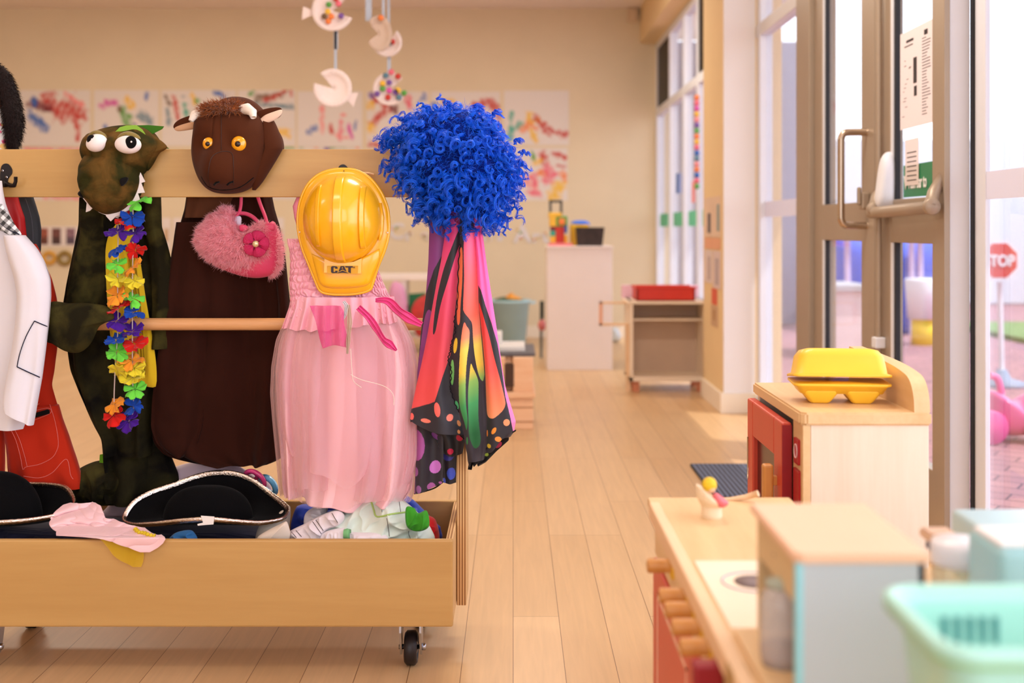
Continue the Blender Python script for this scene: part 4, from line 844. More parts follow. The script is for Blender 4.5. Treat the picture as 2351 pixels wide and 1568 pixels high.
def ontop(obj, pts, off=0.0015, n=40):
    """lay a line of pixels onto an object's front surface"""
    me = obj.data; co = np.array([v.co[:] for v in me.vertices])+np.array(wloc(obj)); out = []
    sx_ = CX+co[:, 0]*F/co[:, 1]; sy_ = CY-(co[:, 2]-CAM_H)*F/co[:, 1]
    for x, y in spline(pts, n):
        d = np.hypot(sx_-x, sy_-y); k = np.argsort(d)[:24]; k = k[co[k, 1] < co[k, 1].min()+0.03]; Yk = co[k, 1].mean()-off; out.append(tuple(P(x, y, Yk)))
    return out
def stitch(name, obj, pts, rad, mat, parent=None, n=40, off=0.001, sides=5): return tube(name, ontop(obj, pts, off, n), rad, mat, parent or obj, sides)
stitch('overlock_edge', wg, [(850, 1142), (858, 1170), (866, 1186), (900, 1180), (930, 1176)], 0.0022, lime)
for pts in ([(872, 1140), (876, 1160), (877, 1176)], [(915, 1143), (918, 1162), (920, 1176)], [(888, 1190), (892, 1215), (894, 1232)], [(945, 1205), (938, 1222), (942, 1236)]): stitch('seam', wg, pts, 0.0007, seam)
tab = crumple('green_tab', [(932, 1166), (950, 1166), (960, 1178), (980, 1173), (985, 1208), (960, 1220), (934, 1208)], 2.72, 0.012, gnc, seed=5, amp=0.004); tag(tab, 'bright green felt flap on the crumpled clothes in the trough', 'garment')
stitch('seam', tab, [(955, 1180), (975, 1184), (978, 1204), (960, 1210), (955, 1180)], 0.0006, M('green_stitch', (110, 180, 80)))
ws = crumple('white_sleeve', [(655, 1240), (662, 1222), (700, 1203), (745, 1180), (775, 1172), (790, 1182), (785, 1200), (745, 1222), (740, 1245), (700, 1252)], 2.74, 0.035, whc, seed=9, amp=0.008); tag(ws, 'white sleeve with dark seams lying over the front of the clothes pile', 'garment')
for pts in ([(668, 1220), (682, 1236)], [(677, 1215), (692, 1232)], [(716, 1195), (738, 1226)], [(724, 1192), (742, 1218)], [(762, 1178), (775, 1200)]): stitch('seam', ws, pts, 0.0008, seam, n=12)
o = crumple('white_knit_garment', [(700, 1210), (702, 1178), (735, 1158), (752, 1160), (748, 1180), (722, 1200)], 2.83, 0.03, whc, seed=11, amp=0.006); tag(o, 'rolled white knitted garment beside the blue satin in the trough', 'garment')
ck = crumple('white_cuffed_garment', [(735, 1245), (745, 1222), (790, 1212), (800, 1222), (880, 1226), (885, 1248), (800, 1258)], 2.715, 0.025, whc, seed=12, amp=0.006, c=(800, 1238)); tag(ck, 'white garment with a green cuff at the trough front edge', 'garment')
lathe('green_cuff', [(0.011, -0.008), (0.013, 0.0), (0.011, 0.008), (0.008, 0.0)], P(797, 1226, 2.70), cloth('mint_cuff', (120, 180, 120)), ck, 20, 'X')
# paler liner board at left inside the trough, pale clothes under the hats
o = crumple('pale_garment', [(590, 1245), (600, 1200), (640, 1170), (665, 1165), (660, 1225), (640, 1250)], 2.84, 0.05, cloth('pale_beige', (222, 206, 190)), seed=14, amp=0.003, fr=(1, 3)); tag(o, 'pale beige garment between the pirate hat and the clothes pile', 'garment')
o = crumple('dark_garment', [(-60, 1250), (-60, 1190), (80, 1200), (240, 1195), (420, 1205), (620, 1215), (620, 1255), (200, 1262)], 2.90, 0.10, cloth('navy_cotton', (46, 44, 66)), seed=15, amp=0.01, c=(260, 1228)); tag(o, 'dark navy clothes lying flat beneath the two pirate hats', 'garment')
o = crumple('blue_scrap', [(390, 1243), (400, 1225), (430, 1217), (445, 1222), (450, 1243)], 2.70, 0.012, cloth('teal_cloth', (40, 90, 140)), seed=16, amp=0.003); tag(o, 'scrap of teal blue cloth under the front of the middle pirate hat', 'garment')
o = crumple('white_liner_garment', [(590, 1238), (600, 1226), (640, 1205), (660, 1200), (662, 1244), (600, 1246)], 2.715, 0.015, cloth('pale_beige', (222, 206, 190)), seed=17, amp=0.003, fr=(1, 3)); tag(o, 'folded cream cloth just right of the middle pirate hat', 'garment')
# lilac cloth behind the hat, pink and blue plastic rings
lil = M('lilac_satin', (214, 186, 198), rough=0.42, sheen=0.3, var=0.04)
o = crumple('lilac_cloak', [(235, 1195), (245, 1165), (290, 1125), (350, 1092), (420, 1066), (480, 1057), (530, 1062), (575, 1085), (620, 1112), (600, 1150), (400, 1180)], 3.0, 0.035, lil, seed=21, amp=0.006, fr=(1.5, 5), c=(430, 1130), ridge=False); tag(o, 'lilac satin cloak bundled behind the middle pirate hat', 'cloak')
pkp = M('hot_pink_plastic', (236, 70, 140), rough=0.25, coat=0.5); blp = M('sky_blue_plastic', (110, 190, 235), rough=0.3, trans=0.3)
def ring(nm, x, y, a, b, rot, Y, m, lb, rad=0.006):
    pts = [P(x+a*math.cos(t)*math.cos(rot)-b*math.sin(t)*math.sin(rot), y+a*math.cos(t)*math.sin(rot)+b*math.sin(t)*math.cos(rot), Y+0.012*math.sin(t)) for t in np.linspace(0, 2*PI, 30, endpoint=False)]
    return tag(tube(nm, pts, rad, m, None, 8, closed=True), lb, 'toy ring')
ring('pink_ring', 585, 1102, 26, 16, 0.7, 2.93, pkp, 'bright pink plastic ring behind the middle pirate hat')
ring('pink_ring', 578, 1092, 13, 9, 0.2, 2.95, pkp, 'smaller pink plastic loop above the bright pink ring')
ring('blue_ring', 616, 1114, 22, 12, 0.9, 2.94, blp, 'translucent sky blue plastic ring beside the pink ring', 0.008)
# pink scarf over the front edge, yellow net beneath it
pks = M('pale_pink_satin', (244, 200, 204), rough=0.45, sheen=0.4, var=0.03)
def ysc(px, py): return np.interp(py, [1150, 1205, 1229, 1234, 1300], [2.79, 2.73, 2.67, 2.650, 2.649])
nzs = Noise(31, 16, 1.2, 4)
def scarf(name, rows, mat, yo, amp=0.004, solid=0.0012, **k):
    return sheet(name, rows, lambda px, py, u, v: ysc(px, py)+yo-np.abs(amp*nzs(px/200, py/200)), mat, solid=solid, nu=90, nv=80, **k)
def scy(px, py, u, v):
    r = np.abs(np.sin((px*0.9+py*1.6)/26.0+1.6*nzs(px/260, py/260)))**0.6; q_ = np.abs(nzs(px/90+2, py/60))**0.7
    return ysc(px, py)-0.002-np.where(py < 1226, 0.016, 0.005)*r-0.006*q_*(py < 1226)
o = sheet('pink_scarf', [(1151, 168, 226), (1156, 150, 238), (1168, 136, 243), (1185, 122, 247), (1196, 119, 292), (1205, 124, 322), (1216, 130, 350), (1228, 137, 374), (1231, 190, 380), (1236, 238, 382), (1246, 268, 376), (1256, 296, 364), (1266, 325, 346)], scy, pks, solid=0.0012, nu=160, nv=140, sm=2, Yp=ysc)
tag(o, 'pale pink satin scarf spilling over the front edge of the trough', 'scarf')
yel = sheermat('yellow_net', (240, 205, 40), 0.55)
V, q, _ = sheetgeo([(1237, 228, 312), (1244, 236, 316), (1258, 246, 325), (1275, 258, 330), (1290, 280, 328), (1302, 304, 324)], lambda px, py, u, v: ysc(px, py)+0.0035-0.003*(0.5+0.5*np.sin(px/7.0+py/50)), nu=80, nv=50, Yp=ysc)
o = link('yellow_net_scarf', rawmesh(V, q), yel); tag(o, 'sheer yellow net scarf hanging below the pink scarf on the trough', 'scarf')
tube('ruffle', ontop(bpy.data.objects['pink_scarf'], [(310, 1214), (318, 1222), (330, 1224), (342, 1228), (356, 1231)], 0.006, 26), [0.004+0.002*math.sin(i*1.9) for i in range(26)], M('yellow_ruffle', (220, 190, 30)), bpy.data.objects['yellow_net_scarf'], 8)

# ================================================================== PIRATE HATS
felt = M('black_felt', (9, 8, 10), rough=0.95, sheen=0.03, spec=0.1, bump=0.5, bs=500, var=0.1)
silver = M('silver_braid', (226, 214, 206), rough=0.22, metal=1.0, var=0.1, vs=120, bump=0.6, bs=260)
def pirate(rim, base, crown, Ybase, label, ctr):
    """rim: px,py,Y of the turned-up brim edge; base: ellipse where brim meets crown"""
    t = thing('pirate_hat', (PX(ctr[0], Ybase), Ybase, PZ(ctr[1], Ybase)), label, 'hat', 'black pirate hats in the trough')
    n = 160; rm = spline([(x, y, Y) for x, y, Y in rim], n, True); R3 = np.array([P(*r) for r in rm])
    cx, cy, a, b, Yb, zb = base; c0 = np.array([PX(cx, Yb), Yb, zb]); ang = np.unwrap(np.arctan2((R3[:, 1]-R3[:, 1].mean())*1.6, R3[:, 0]-c0[0]))
    B3 = np.stack([c0[0]+a*np.cos(ang), c0[1]+b*np.sin(ang), np.full(n, zb)], 1); m = 26; tt = np.linspace(0, 1, m)[:, None, None]
    mid = (R3+B3)/2; mid[:, 2] -= 0.012; mid[:, :2] = B3[:, :2]+(R3[:, :2]-B3[:, :2])*0.85
    V = (1-tt)**2*B3[None]+2*tt*(1-tt)*mid[None]+tt**2*R3[None]
    o = link('brim', rawmesh(V.reshape(-1, 3), gridfaces(m, n, cv=True)), felt, t); s = o.modifiers.new('thickness', 'SOLIDIFY'); s.thickness = 0.003; s.offset = 0
    # crown
    h = crown; ph = np.linspace(0, PI/2, 20)[:, None]; q = np.cos(ph)**0.75; V = np.stack([c0[0]+a*1.0*q*np.cos(ang)[None], c0[1]+b*q*np.sin(ang)[None], zb+h*np.sin(ph)*np.ones((1, n))], -1)
    link('crown', rawmesh(V.reshape(-1, 3), gridfaces(20, n, cv=True)), felt, t)
    # braid: flat ribbon wrapped over the rim
    up = R3-V[0]; up = R3-((1-0.93)**2*B3+2*0.93*0.07*mid+0.93**2*R3); up /= np.linalg.norm(up, axis=1)[:, None]; tan = np.roll(R3, -1, 0)-np.roll(R3, 1, 0); tan /= np.linalg.norm(tan, axis=1)[:, None]; nn = np.cross(tan, up)
    w = 0.0105; prof = [(-1, -0.0032), (-0.5, -0.0042), (0.0, -0.0036), (0.18, 0.0), (0.0, 0.0036), (-0.5, 0.0042), (-1, 0.0032)]
    V = np.stack([R3+up*(p*w)+nn*(q2+0.0006*np.sin(np.arange(n)*2.7)[:, None]) for p, q2 in prof], 0)
    link('silver_braid', rawmesh(V.reshape(-1, 3), gridfaces(len(prof), n, cv=True)), silver, t); return t
h1 = pirate([(282, 1187, 2.80), (305, 1150, 2.83), (345, 1126, 2.86), (400, 1108, 2.885), (450, 1090, 2.90), (495, 1081, 2.90), (540, 1083, 2.895), (580, 1098, 2.885), (620, 1128, 2.865), (655, 1155, 2.83), (664, 1170, 2.805), (650, 1188, 2.765), (600, 1197, 2.735), (540, 1193, 2.715), (480, 1188, 2.705), (420, 1191, 2.71), (350, 1199, 2.735), (300, 1201, 2.765)],
    (478, 1195, 0.110, 0.050, 2.80, 0.338), 0.080, 2.84, 'black felt pirate hat with silver braid, the whole one in the middle of the trough', (478, 1225))
h2 = pirate([(-250, 1190, 2.80), (-230, 1150, 2.84), (-150, 1120, 2.87), (-60, 1100, 2.89), (0, 1098, 2.90), (60, 1106, 2.89), (110, 1108, 2.87), (150, 1115, 2.845), (170, 1140, 2.81), (168, 1160, 2.78), (140, 1176, 2.75), (90, 1187, 2.73), (20, 1194, 2.715), (-60, 1196, 2.71), (-160, 1196, 2.73), (-220, 1200, 2.76)],
    (-20, 1195, 0.125, 0.06, 2.80, 0.335), 0.118, 2.84, 'black felt pirate hat with silver braid cut off by the left edge', (-20, 1225))
o = prism('care_label', [(461, 1184), (492, 1186), (490, 1204), (474, 1205), (454, 1207), (453, 1203), (466, 1200)], 2.697, 0.001, M('label_white', (238, 232, 228)), h1)

# ================================================================== DINOSAUR COSTUME
dino = twotone('dark_green_velour', (28, 24, 10), (66, 60, 26), 14)
dinoh = twotone('olive_velour', (46, 44, 14), (104, 74, 32), 16, bump=0.8, bs=220)
dinob = twotone('deep_green_velour', (12, 9, 6), (44, 40, 18), 10)
bellym = M('yellow_felt', (226, 190, 38), rough=0.9, sheen=0.3, var=0.06, bump=0.3, bs=500)
blackf = M('black_cloth', (16, 13, 14), rough=0.9, sheen=0.1)
whitef = M('white_felt', (240, 228, 226), rough=0.85, sheen=0.2, bump=0.2, bs=500)
t = thing('dinosaur_costume', (PX(275, 2.95), 2.93, 0.33), 'dark green dinosaur costume with goggling white eyes and a yellow belly', 'costume')
garment('body', [(345, 200, 352), (400, 190, 366), (450, 186, 368), (515, 186, 369), (535, 182, 372), (560, 177, 380), (600, 168, 394), (650, 156, 404), (700, 148, 408), (760, 148, 404), (800, 156, 396), (850, 165, 384), (900, 184, 374), (950, 208, 368), (1005, 236, 362), (1040, 238, 362)], 2.955, 0.060, dinob, t, folds=[(5, 0.010, 1), (9, 0.006, -1), (14, 0.003, 1)], seed=3, wr=0.007, wrs=(1, 5), ramp=(0.4, 1.2), nu=220, nv=200)
garment('leg', [(840, 200, 345), (900, 215, 345), (960, 234, 345), (1020, 240, 352), (1060, 244, 358), (1100, 250, 356), (1135, 240, 350), (1150, 245, 340)], 2.955, 0.040, dinob, t, folds=[(4, 0.009, 1), (7, 0.005, -2)], seed=5, wr=0.008, wrs=(1, 5), ramp=(0.6, 1.4), taper=(0.7, 1.3))
garment('leg', [(930, 300, 366), (1000, 310, 372), (1050, 318, 392), (1090, 330, 408), (1120, 320, 412), (1145, 330, 404)], 2.965, 0.035, dinob, t, folds=[(4, 0.006, 1)], seed=6, wr=0.005)
crumple('foot', [(158, 1120), (172, 1085), (205, 1064), (240, 1058), (290, 1074), (350, 1085), (375, 1120), (350, 1152), (250, 1160), (175, 1152)], 2.965, 0.05, dino, t, seed=41, amp=0.010, fr=(2, 8), c=(255, 1110))
prism('claw', [(228, 1062), (229, 1044), (238, 1043), (244, 1064)], 2.93, 0.004, M('bright_green_felt', (92, 140, 28), rough=0.9), t)
crumple('arm', [(116, 694), (160, 696), (200, 696), (246, 704), (262, 730), (240, 742), (226, 752), (212, 782), (198, 800), (178, 810), (150, 806), (122, 790), (106, 780), (104, 730)], 2.79, 0.030, dino, t, seed=42, amp=0.007, fr=(1.5, 6), ridge=False, back=0.02)
garment('sleeve_right', [(450, 330, 368), (520, 330, 370), (560, 340, 384), (620, 345, 398), (700, 350, 402), (800, 345, 392)], 2.905, 0.022, dino, t, folds=[(3, 0.004, 1), (6, 0.003, 1)], seed=8, wr=0.003)
t.children[-1].name = 'sleeve'
garment('sleeve', [(480, 186, 240), (540, 182, 245), (600, 168, 248), (660, 155, 250), (705, 150, 246)], 2.90, 0.022, dino, t, folds=[(3, 0.004, 1), (7, 0.003, 1)], seed=9, wr=0.004)
b = puff('belly', [(243, 625), (244, 560), (262, 520), (296, 490), (306, 530), (314, 585), (322, 600), (334, 680), (346, 750), (358, 830), (359, 884), (346, 889), (333, 886), (326, 878), (300, 884), (272, 872), (262, 820), (250, 740)], 2.889, 0.012, 0.008, bellym, t, c=(296, 720), nr=40, nt=160, p=3, disp=lambda px, py, r, s: (-0.003*np.sin(px/4.5)*np.clip((1-r)*5, 0, 1) if s < 0 else 0*px))
for k, x in enumerate((322, 328, 316)): tube('belly_pleat', [P(x-24+k, 560, 2.8745), P(x-6, 700, 2.8745), P(x+6-k, 860, 2.8755)], 0.0015, M('pleat_brown', (150, 116, 20), rough=0.9), b, 6, n=20)
# head: hood over the rail, face in front of it
hd = puff('hood', [(192, 345), (200, 312), (230, 300), (262, 292), (300, 287), (340, 296), (362, 316), (370, 334), (362, 352), (300, 360), (200, 360)], 2.87, 0.07, 0.075, dinoh, t, c=(285, 330), nr=40, nt=140, disp=lambda px, py, r, s: 0.003*np.sin(px/9.0+py/23.0))
tz = Noise(44, 20, 1.5, 5)
sc = Noise(45, 22, 5, 12)
puff('upper_face', [(188, 338), (198, 315), (225, 300), (262, 290), (300, 288), (335, 296), (358, 318), (370, 340), (352, 372), (338, 392), (318, 408), (280, 412), (230, 405), (203, 385), (190, 360)], 2.835, 0.085, 0.0, dinoh, t, c=(275, 350), nr=50, nt=180, disp=lambda px, py, r, s: (-0.006*tz(px/120, py/120)*np.clip((1-r)*5, 0, 1)+0.003*np.sin(py/7.0+px/40)*np.clip((1-r)*5, 0, 1)) if s < 0 else 0*px)
puff('snout', [(200, 362), (215, 350), (262, 346), (300, 356), (322, 378), (331, 410), (326, 440), (313, 465), (292, 484), (262, 494), (236, 490), (212, 470), (197, 445), (189, 412), (190, 385)], 2.83, 0.100, 0.0, dinoh, t, c=(260, 425), nr=60, nt=200, p=3.0, disp=lambda px, py, r, s: (0.0020*(1-np.abs(sc(px/300, py/300)))*np.clip((1-r)*5, 0, 1)-0.003*tz(px/110, py/110)) if s < 0 else 0*px)
prism('nostril', [(276, 411), (292, 407), (291, 416), (279, 427)], 2.72, 0.006, blackf, t, n=20, Yf=lambda x, y: 2.738+0.0008*(x-276))
puff('horn', [(179, 444), (188, 436), (202, 438), (203, 454), (186, 453)], 2.77, 0.012, 0.012, blackf, t)
# teeth: one felt strip cut in zigzag, behind the snout edge
prism('teeth', [(322, 396), (333, 417), (324, 420), (332, 442), (316, 444), (321, 458), (306, 466), (302, 478), (287, 486), (277, 494), (266, 497), (254, 508), (243, 494), (228, 488), (212, 478), (206, 484), (197, 487), (199, 466), (190, 455), (205, 455), (240, 470), (300, 460), (315, 420)], 2.800, 0.003, whitef, t)
prism('lower_teeth', [(300, 470), (302, 478), (287, 488), (270, 500), (262, 500), (254, 508), (243, 496), (250, 480)], 2.806, 0.003, whitef, t)
for (x, y, rx, ry, rot, px_, py_, pr) in ((222, 328, 24, 20, 0.45, 210, 321, 10.5), (294, 332, 30, 21, -0.05, 300.5, 326.5, 13)):
    Ye = 2.752; c = P(x, y, Ye); e = ellipsoid('eye', c, (rx*Ye/F, 0.024, ry*Ye/F), whitef, t, 36, rot)
    k = Ye/F; ddx, ddz = (px_-x), (y-py_); dx = (ddx*math.cos(rot)+ddz*math.sin(rot))/rx; dy = (-ddx*math.sin(rot)+ddz*math.cos(rot))/ry; yy = 0.024*math.sqrt(max(0, 1-dx*dx-dy*dy))
    ellipsoid('pupil', P(px_, py_, Ye-yy+0.003), (pr*k, 0.0075, pr*k*1.12), blackf, e, 24); ellipsoid('pupil_dot', P(px_+1, py_-1, Ye-yy-0.0040), (2.2*k, 0.0015, 2.2*k), whitef, e, 12)
    puff('eyelid', [(x-rx*0.95, y-ry*0.35), (x-rx*0.6, y-ry*1.15), (x+rx*0.1, y-ry*1.45), (x+rx*0.85, y-ry*0.95), (x+rx*0.97, y-ry*0.2), (x+rx*0.5, y-ry*0.75), (x-rx*0.1, y-ry*0.95), (x-rx*0.6, y-ry*0.65)], Ye+0.006, 0.014, 0.012, M('khaki_velour', (128, 110, 60), rough=0.9, sheen=0.3, var=0.2), t, c=(x, y-ry*1.05))
g1 = M('light_green_felt', (136, 176, 64), rough=0.9, bump=0.2, bs=500); g2 = M('leaf_green_felt', (66, 118, 36), rough=0.9, bump=0.2, bs=500)
prism('crest', [(264, 303), (275, 292), (290, 288), (312, 287), (326, 297), (336, 312), (322, 307), (305, 303), (285, 301)], 2.77, 0.003, g1, t, Yf=lambda x, y: 2.775+0.0004*(x-264))
prism('crest', [(308, 288), (340, 287), (376, 290), (372, 296), (345, 310), (328, 300)], 2.85, 0.003, g2, t); prism('crest', [(362, 322), (375, 332), (388, 341), (362, 341)], 2.86, 0.003, g2, t)
puff('ear_flap', [(187, 337), (197, 336), (203, 350), (198, 364)], 2.82, 0.01, 0.01, dinoh, t)
puff('ear_flap', [(348, 322), (362, 318), (384, 338), (366, 352), (350, 380), (338, 392), (345, 360)], 2.83, 0.02, 0.01, dinoh, t)

# flower garland round the dinosaur's neck
t = thing('flower_garland', (PX(286, 2.78), 2.79, 0.62), 'string of rainbow paper flowers hung over the dinosaur costume', 'garland')
clear = M('clear_tube', (225, 205, 200), rough=0.3, alpha=0.6)
Lp = [(271, 498), (271, 560), (270, 650), (271, 740), (268, 800), (264, 860), (262, 920), (266, 960), (290, 965)]; Rp = [(305, 470), (306, 540), (304, 640), (304, 740), (304, 830), (305, 890), (307, 930), (303, 955), (295, 968)]
YG = 2.80
for pp in (Lp, Rp): tube('cord', [P(x, y, YG+0.006) for x, y in pp], 0.0016, clear, t, 6, n=60)
FC = {'g': (110, 214, 70), 'b': (24, 70, 170), 'r': (206, 30, 24), 'v': (72, 26, 140), 'o': (246, 150, 44), 'y': (226, 208, 50)}
fls = [(318, 462, 'g', 0), (303, 497, 'b', 0), (289, 505, 'r', 1), (270, 532, 'v', 0), (312, 535, 'v', 1), (266, 572, 'b', 0), (311, 575, 'r', 1), (268, 607, 'g', 0), (305, 613, 'o', 1), (272, 640, 'y', 2), (310, 645, 'y', 0), (268, 678, 'o', 0), (304, 685, 'g', 1), (270, 706, 'r', 0), (306, 717, 'b', 1), (266, 737, 'v', 0), (303, 762, 'v', 1), (266, 779, 'b', 0), (309, 789, 'r', 1), (268, 808, 'g', 0), (304, 828, 'o', 1), (270, 852, 'y', 0), (308, 845, 'y', 1), (306, 866, 'y', 2), (310, 893, 'g', 1), (263, 927, 'o', 0), (305, 934, 'b', 1), (262, 953, 'r', 0), (296, 966, 'v', 1)]
for i, (x, y, c, s) in enumerate(fls):
    rs = np.random.RandomState(100+i); c0 = np.array(P(x, y, YG-0.003)); npet = 5; geos = []; R0 = rs.uniform(0.026, 0.033)
    ax = np.array([rs.uniform(-0.5, 0.5), rs.uniform(-0.75, -0.35), rs.uniform(0.7, 1.0)*(1 if rs.rand() < 0.8 else -1)]); ax /= np.linalg.norm(ax); u = np.cross(ax, [0, 1, 0.2]); u /= np.linalg.norm(u); v = np.cross(ax, u)
    for p in range(npet):
        a0 = 2*PI*p/npet+rs.uniform(-0.2, 0.2); L = R0*rs.uniform(0.85, 1.15); rr = np.linspace(0.06, 1, 9)[:, None]; aa = np.linspace(-1, 1, 9)[None, :]
        w = np.sin(np.clip(rr, 0, 1)**0.75*PI*0.72)*0.80; aang = a0+aa*w*0.95; lift = 0.010*rr**2*rs.uniform(-1.2, 1.2)+0.0035*np.sin(aa*5+rs.uniform(0, 6))*rr+0.002*np.sin(aa*11+p)*rr**2-0.35*R0*rr**2*aa**2*0.3
        Vp = c0+(rr*L*(1-0.12*aa**2))[..., None]*(np.cos(aang)[..., None]*u+np.sin(aang)[..., None]*v)+lift[..., None]*ax
        Vp[..., 1] = np.minimum(Vp[..., 1], 2.835); geos.append((Vp.reshape(-1, 3), gridfaces(9, 9)))
    V, q, _ = merge(geos); o = link('flower', rawmesh(V, q), M('petal_'+c, FC[c], rough=0.75, sheen=0.2, var=0.12, vs=60), t); s_ = o.modifiers.new('thickness', 'SOLIDIFY'); s_.thickness = 0.0006

# ================================================================== BROWN CALF COSTUME (plain generic stand-in)
brn = M('dark_brown_fleece', (48, 20, 12), rough=0.95, sheen=0.04, var=0.15, vs=5, bump=0.25, bs=600, bd=0.0008)
brnl = M('brown_fleece', (84, 48, 30), rough=0.95, sheen=0.05, var=0.1, vs=5, bump=0.25, bs=600, bd=0.0008)
brnh = M('brown_plush', (74, 36, 18), rough=0.95, sheen=0.06, var=0.12, vs=6, bump=0.3, bs=500, bd=0.001)
t = thing('calf_costume', (PX(510, 2.95), 2.95, 0.46), 'dark brown animal costume with small cream horns hung over the rail', 'costume')
garment('body', [(380, 440, 600), (440, 430, 622), (480, 424, 630), (520, 412, 642), (560, 402, 650), (600, 396, 656), (660, 388, 662), (720, 380, 668), (800, 372, 668), (880, 362, 668), (940, 350, 668), (985, 346, 664), (1015, 354, 658), (1040, 375, 650), (1056, 420, 644), (1062, 470, 625)], 2.958, 0.055, brn, t, folds=[(6, 0.012, 0.6), (11, 0.007, -0.5), (17, 0.003, 0.5)], seed=12, ramp=(0.5, 1.3), nu=260, nv=200, sm=4, wr=0.004, wrs=(1, 4))
garment('bodice', [(380, 450, 560), (430, 432, 540), (455, 428, 535), (500, 424, 520)], 2.905, 0.02, brnl, t, folds=[(8, 0.003, 0.5)], seed=13)
garment('sleeve', [(510, 405, 520), (560, 398, 505), (640, 385, 500), (740, 374, 492), (840, 360, 482), (920, 350, 474), (980, 348, 466), (1020, 362, 455), (1042, 392, 440), (1048, 405, 425)], 2.905, 0.024, brn, t, folds=[(4, 0.006, 0.5), (7, 0.003, -0.4)], seed=14, ramp=(0.6, 1.1), nu=160, nv=140, wr=0.003)
garment('sleeve', [(520, 610, 642), (600, 630, 655), (700, 640, 664), (760, 640, 668)], 2.91, 0.02, brn, t, folds=[(3, 0.003, 0.5)], seed=15)
garment('tail', [(990, 560, 640), (1030, 590, 640), (1056, 600, 636)], 2.985, 0.02, brn, t, seed=16)
puff('hood', [(470, 330), (480, 262), (505, 232), (540, 222), (578, 230), (610, 258), (636, 295), (650, 325), (646, 352), (600, 356), (500, 356)], 2.875, 0.075, 0.07, brnh, t, c=(560, 300), nr=40, nt=120)
puff('hood_side', [(600, 262), (625, 272), (642, 305), (650, 335), (644, 352), (620, 392), (598, 425), (580, 438), (596, 380), (612, 320)], 2.83, 0.045, 0.0, brnh, t, c=(618, 345))
nh = Noise(47, 16, 0.8, 3)
def fdisp(px, py, r, s):
    if s > 0: return 0*px
    m = np.clip((1-r)*5, 0, 1); d = -0.035*np.exp(-(((px-521)/42)**2+((py-392)/46)**2)**1.6)        # rounded muzzle
    d += 0.004*np.exp(-((px-507)/1.6)**2)*(py < 350)+0.012*np.exp(-(((px-482)/20)**2+((py-332)/20)**2))+0.012*np.exp(-(((px-546)/22)**2+((py-330)/20)**2))
    return d*m-0.004*nh(px/120, py/120)*m
face = puff('face', [(447, 300), (452, 275), (470, 258), (500, 247), (540, 245), (580, 255), (608, 278), (620, 315), (618, 352), (606, 392), (588, 422), (560, 440), (524, 445), (488, 440), (464, 420), (449, 385), (443, 345)], 2.825, 0.085, 0.0, brnh, t, c=(528, 350), nr=70, nt=200, p=3.0, disp=fdisp)
stitch('seam', face, [(508, 262), (508, 345)], 0.0008, M('brown_seam', (52, 24, 14)), t, n=20)
muz = M('brown_seam', (52, 24, 14))
stitch('muzzle_seam', face, [(482, 432), (478, 400), (486, 362), (508, 348), (532, 352), (536, 380), (536, 425)], 0.0009, muz, t, n=40)
stitch('mouth_line', face, [(462, 405), (478, 428), (510, 436), (550, 430), (582, 408)], 0.0016, blackf, t, n=36)
for x in (497, 527): prismY = None; stitch('nostril', face, [(x-5, 424), (x, 419), (x+7, 417)], 0.003, blackf, t, n=10, off=0.0)
for (x, y, r) in ((479, 330, 14), (548, 330, 17)):
    pt = ontop(face, [(x, y), (x+1, y)], 0.0, 2)[0]; c = Vector(pt); e = ellipsoid('eye', c+Vector((0, 0.001, 0)), (r*2.74/F, 0.012, (r+1)*2.74/F), M('amber_plastic', (240, 160, 20), rough=0.15, coat=0.7, var=0.02), t, 32)
    ellipsoid('pupil', c+Vector((0.0, -0.0085, -0.001)), (r*0.42*2.74/F, 0.0045, r*0.42*2.74/F), M('dark_pupil', (40, 18, 10), rough=0.2), e, 20)
cr = M('cream_plush', (236, 222, 208), rough=0.9, sheen=0.4, bump=0.2, bs=500)
tube('horn', [P(478, 258, 2.80), P(462, 256, 2.785), P(446, 264, 2.775), P(438, 278, 2.77)], [0.014, 0.013, 0.0105, 0.006], cr, t, 16)
tube('horn', [P(552, 254, 2.79), P(568, 250, 2.775), P(580, 258, 2.765), P(582, 270, 2.76)], [0.014, 0.014, 0.011, 0.007], cr, t, 16)
inn = M('tan_ear_lining', (196, 152, 118), rough=0.9, sheen=0.3); innr = M('pale_ear_lining', (230, 196, 172), rough=0.9, sheen=0.3)
ea = puff('ear', [(398, 292), (404, 280), (422, 270), (448, 264), (462, 275), (458, 292), (430, 298), (408, 300)], 2.815, 0.007, 0.01, brnh, t); puff('ear_lining', [(400, 295), (412, 288), (440, 280), (458, 280), (455, 293), (430, 299), (408, 301)], 2.806, 0.006, 0.002, inn, ea)
ea = puff('ear', [(578, 272), (592, 256), (618, 248), (642, 247), (648, 256), (640, 270), (612, 280), (592, 284)], 2.815, 0.007, 0.01, brnh, t); puff('ear_lining', [(592, 282), (606, 266), (630, 256), (647, 252), (645, 264), (628, 277), (605, 284)], 2.806, 0.006, 0.002, innr, ea)
rs = np.random.RandomState(8); V, q = puffgeo([(462, 262), (470, 245), (500, 240), (540, 238), (562, 250), (560, 262), (520, 262), (480, 266)], 2.79, 0.03, 0.03); p, nn_, _ = sample(V, q, 2600, rs); c_ = V.mean(0); nn_ = p-c_; nn_ /= np.linalg.norm(nn_, axis=1)[:, None]
Vf, _, Tf = furgeo(p, nn_, 0.020, 0.0009, rs, (0, -0.3, -0.1), 0.55); Vc, qc, Tc = merge([(V, q), (Vf, None, Tf)])
link('hair_tuft', rawmesh(Vc, qc, Tc), M('ginger_fur', (150, 82, 40), rough=0.8, sheen=0.3, var=0.3, vs=80), t)

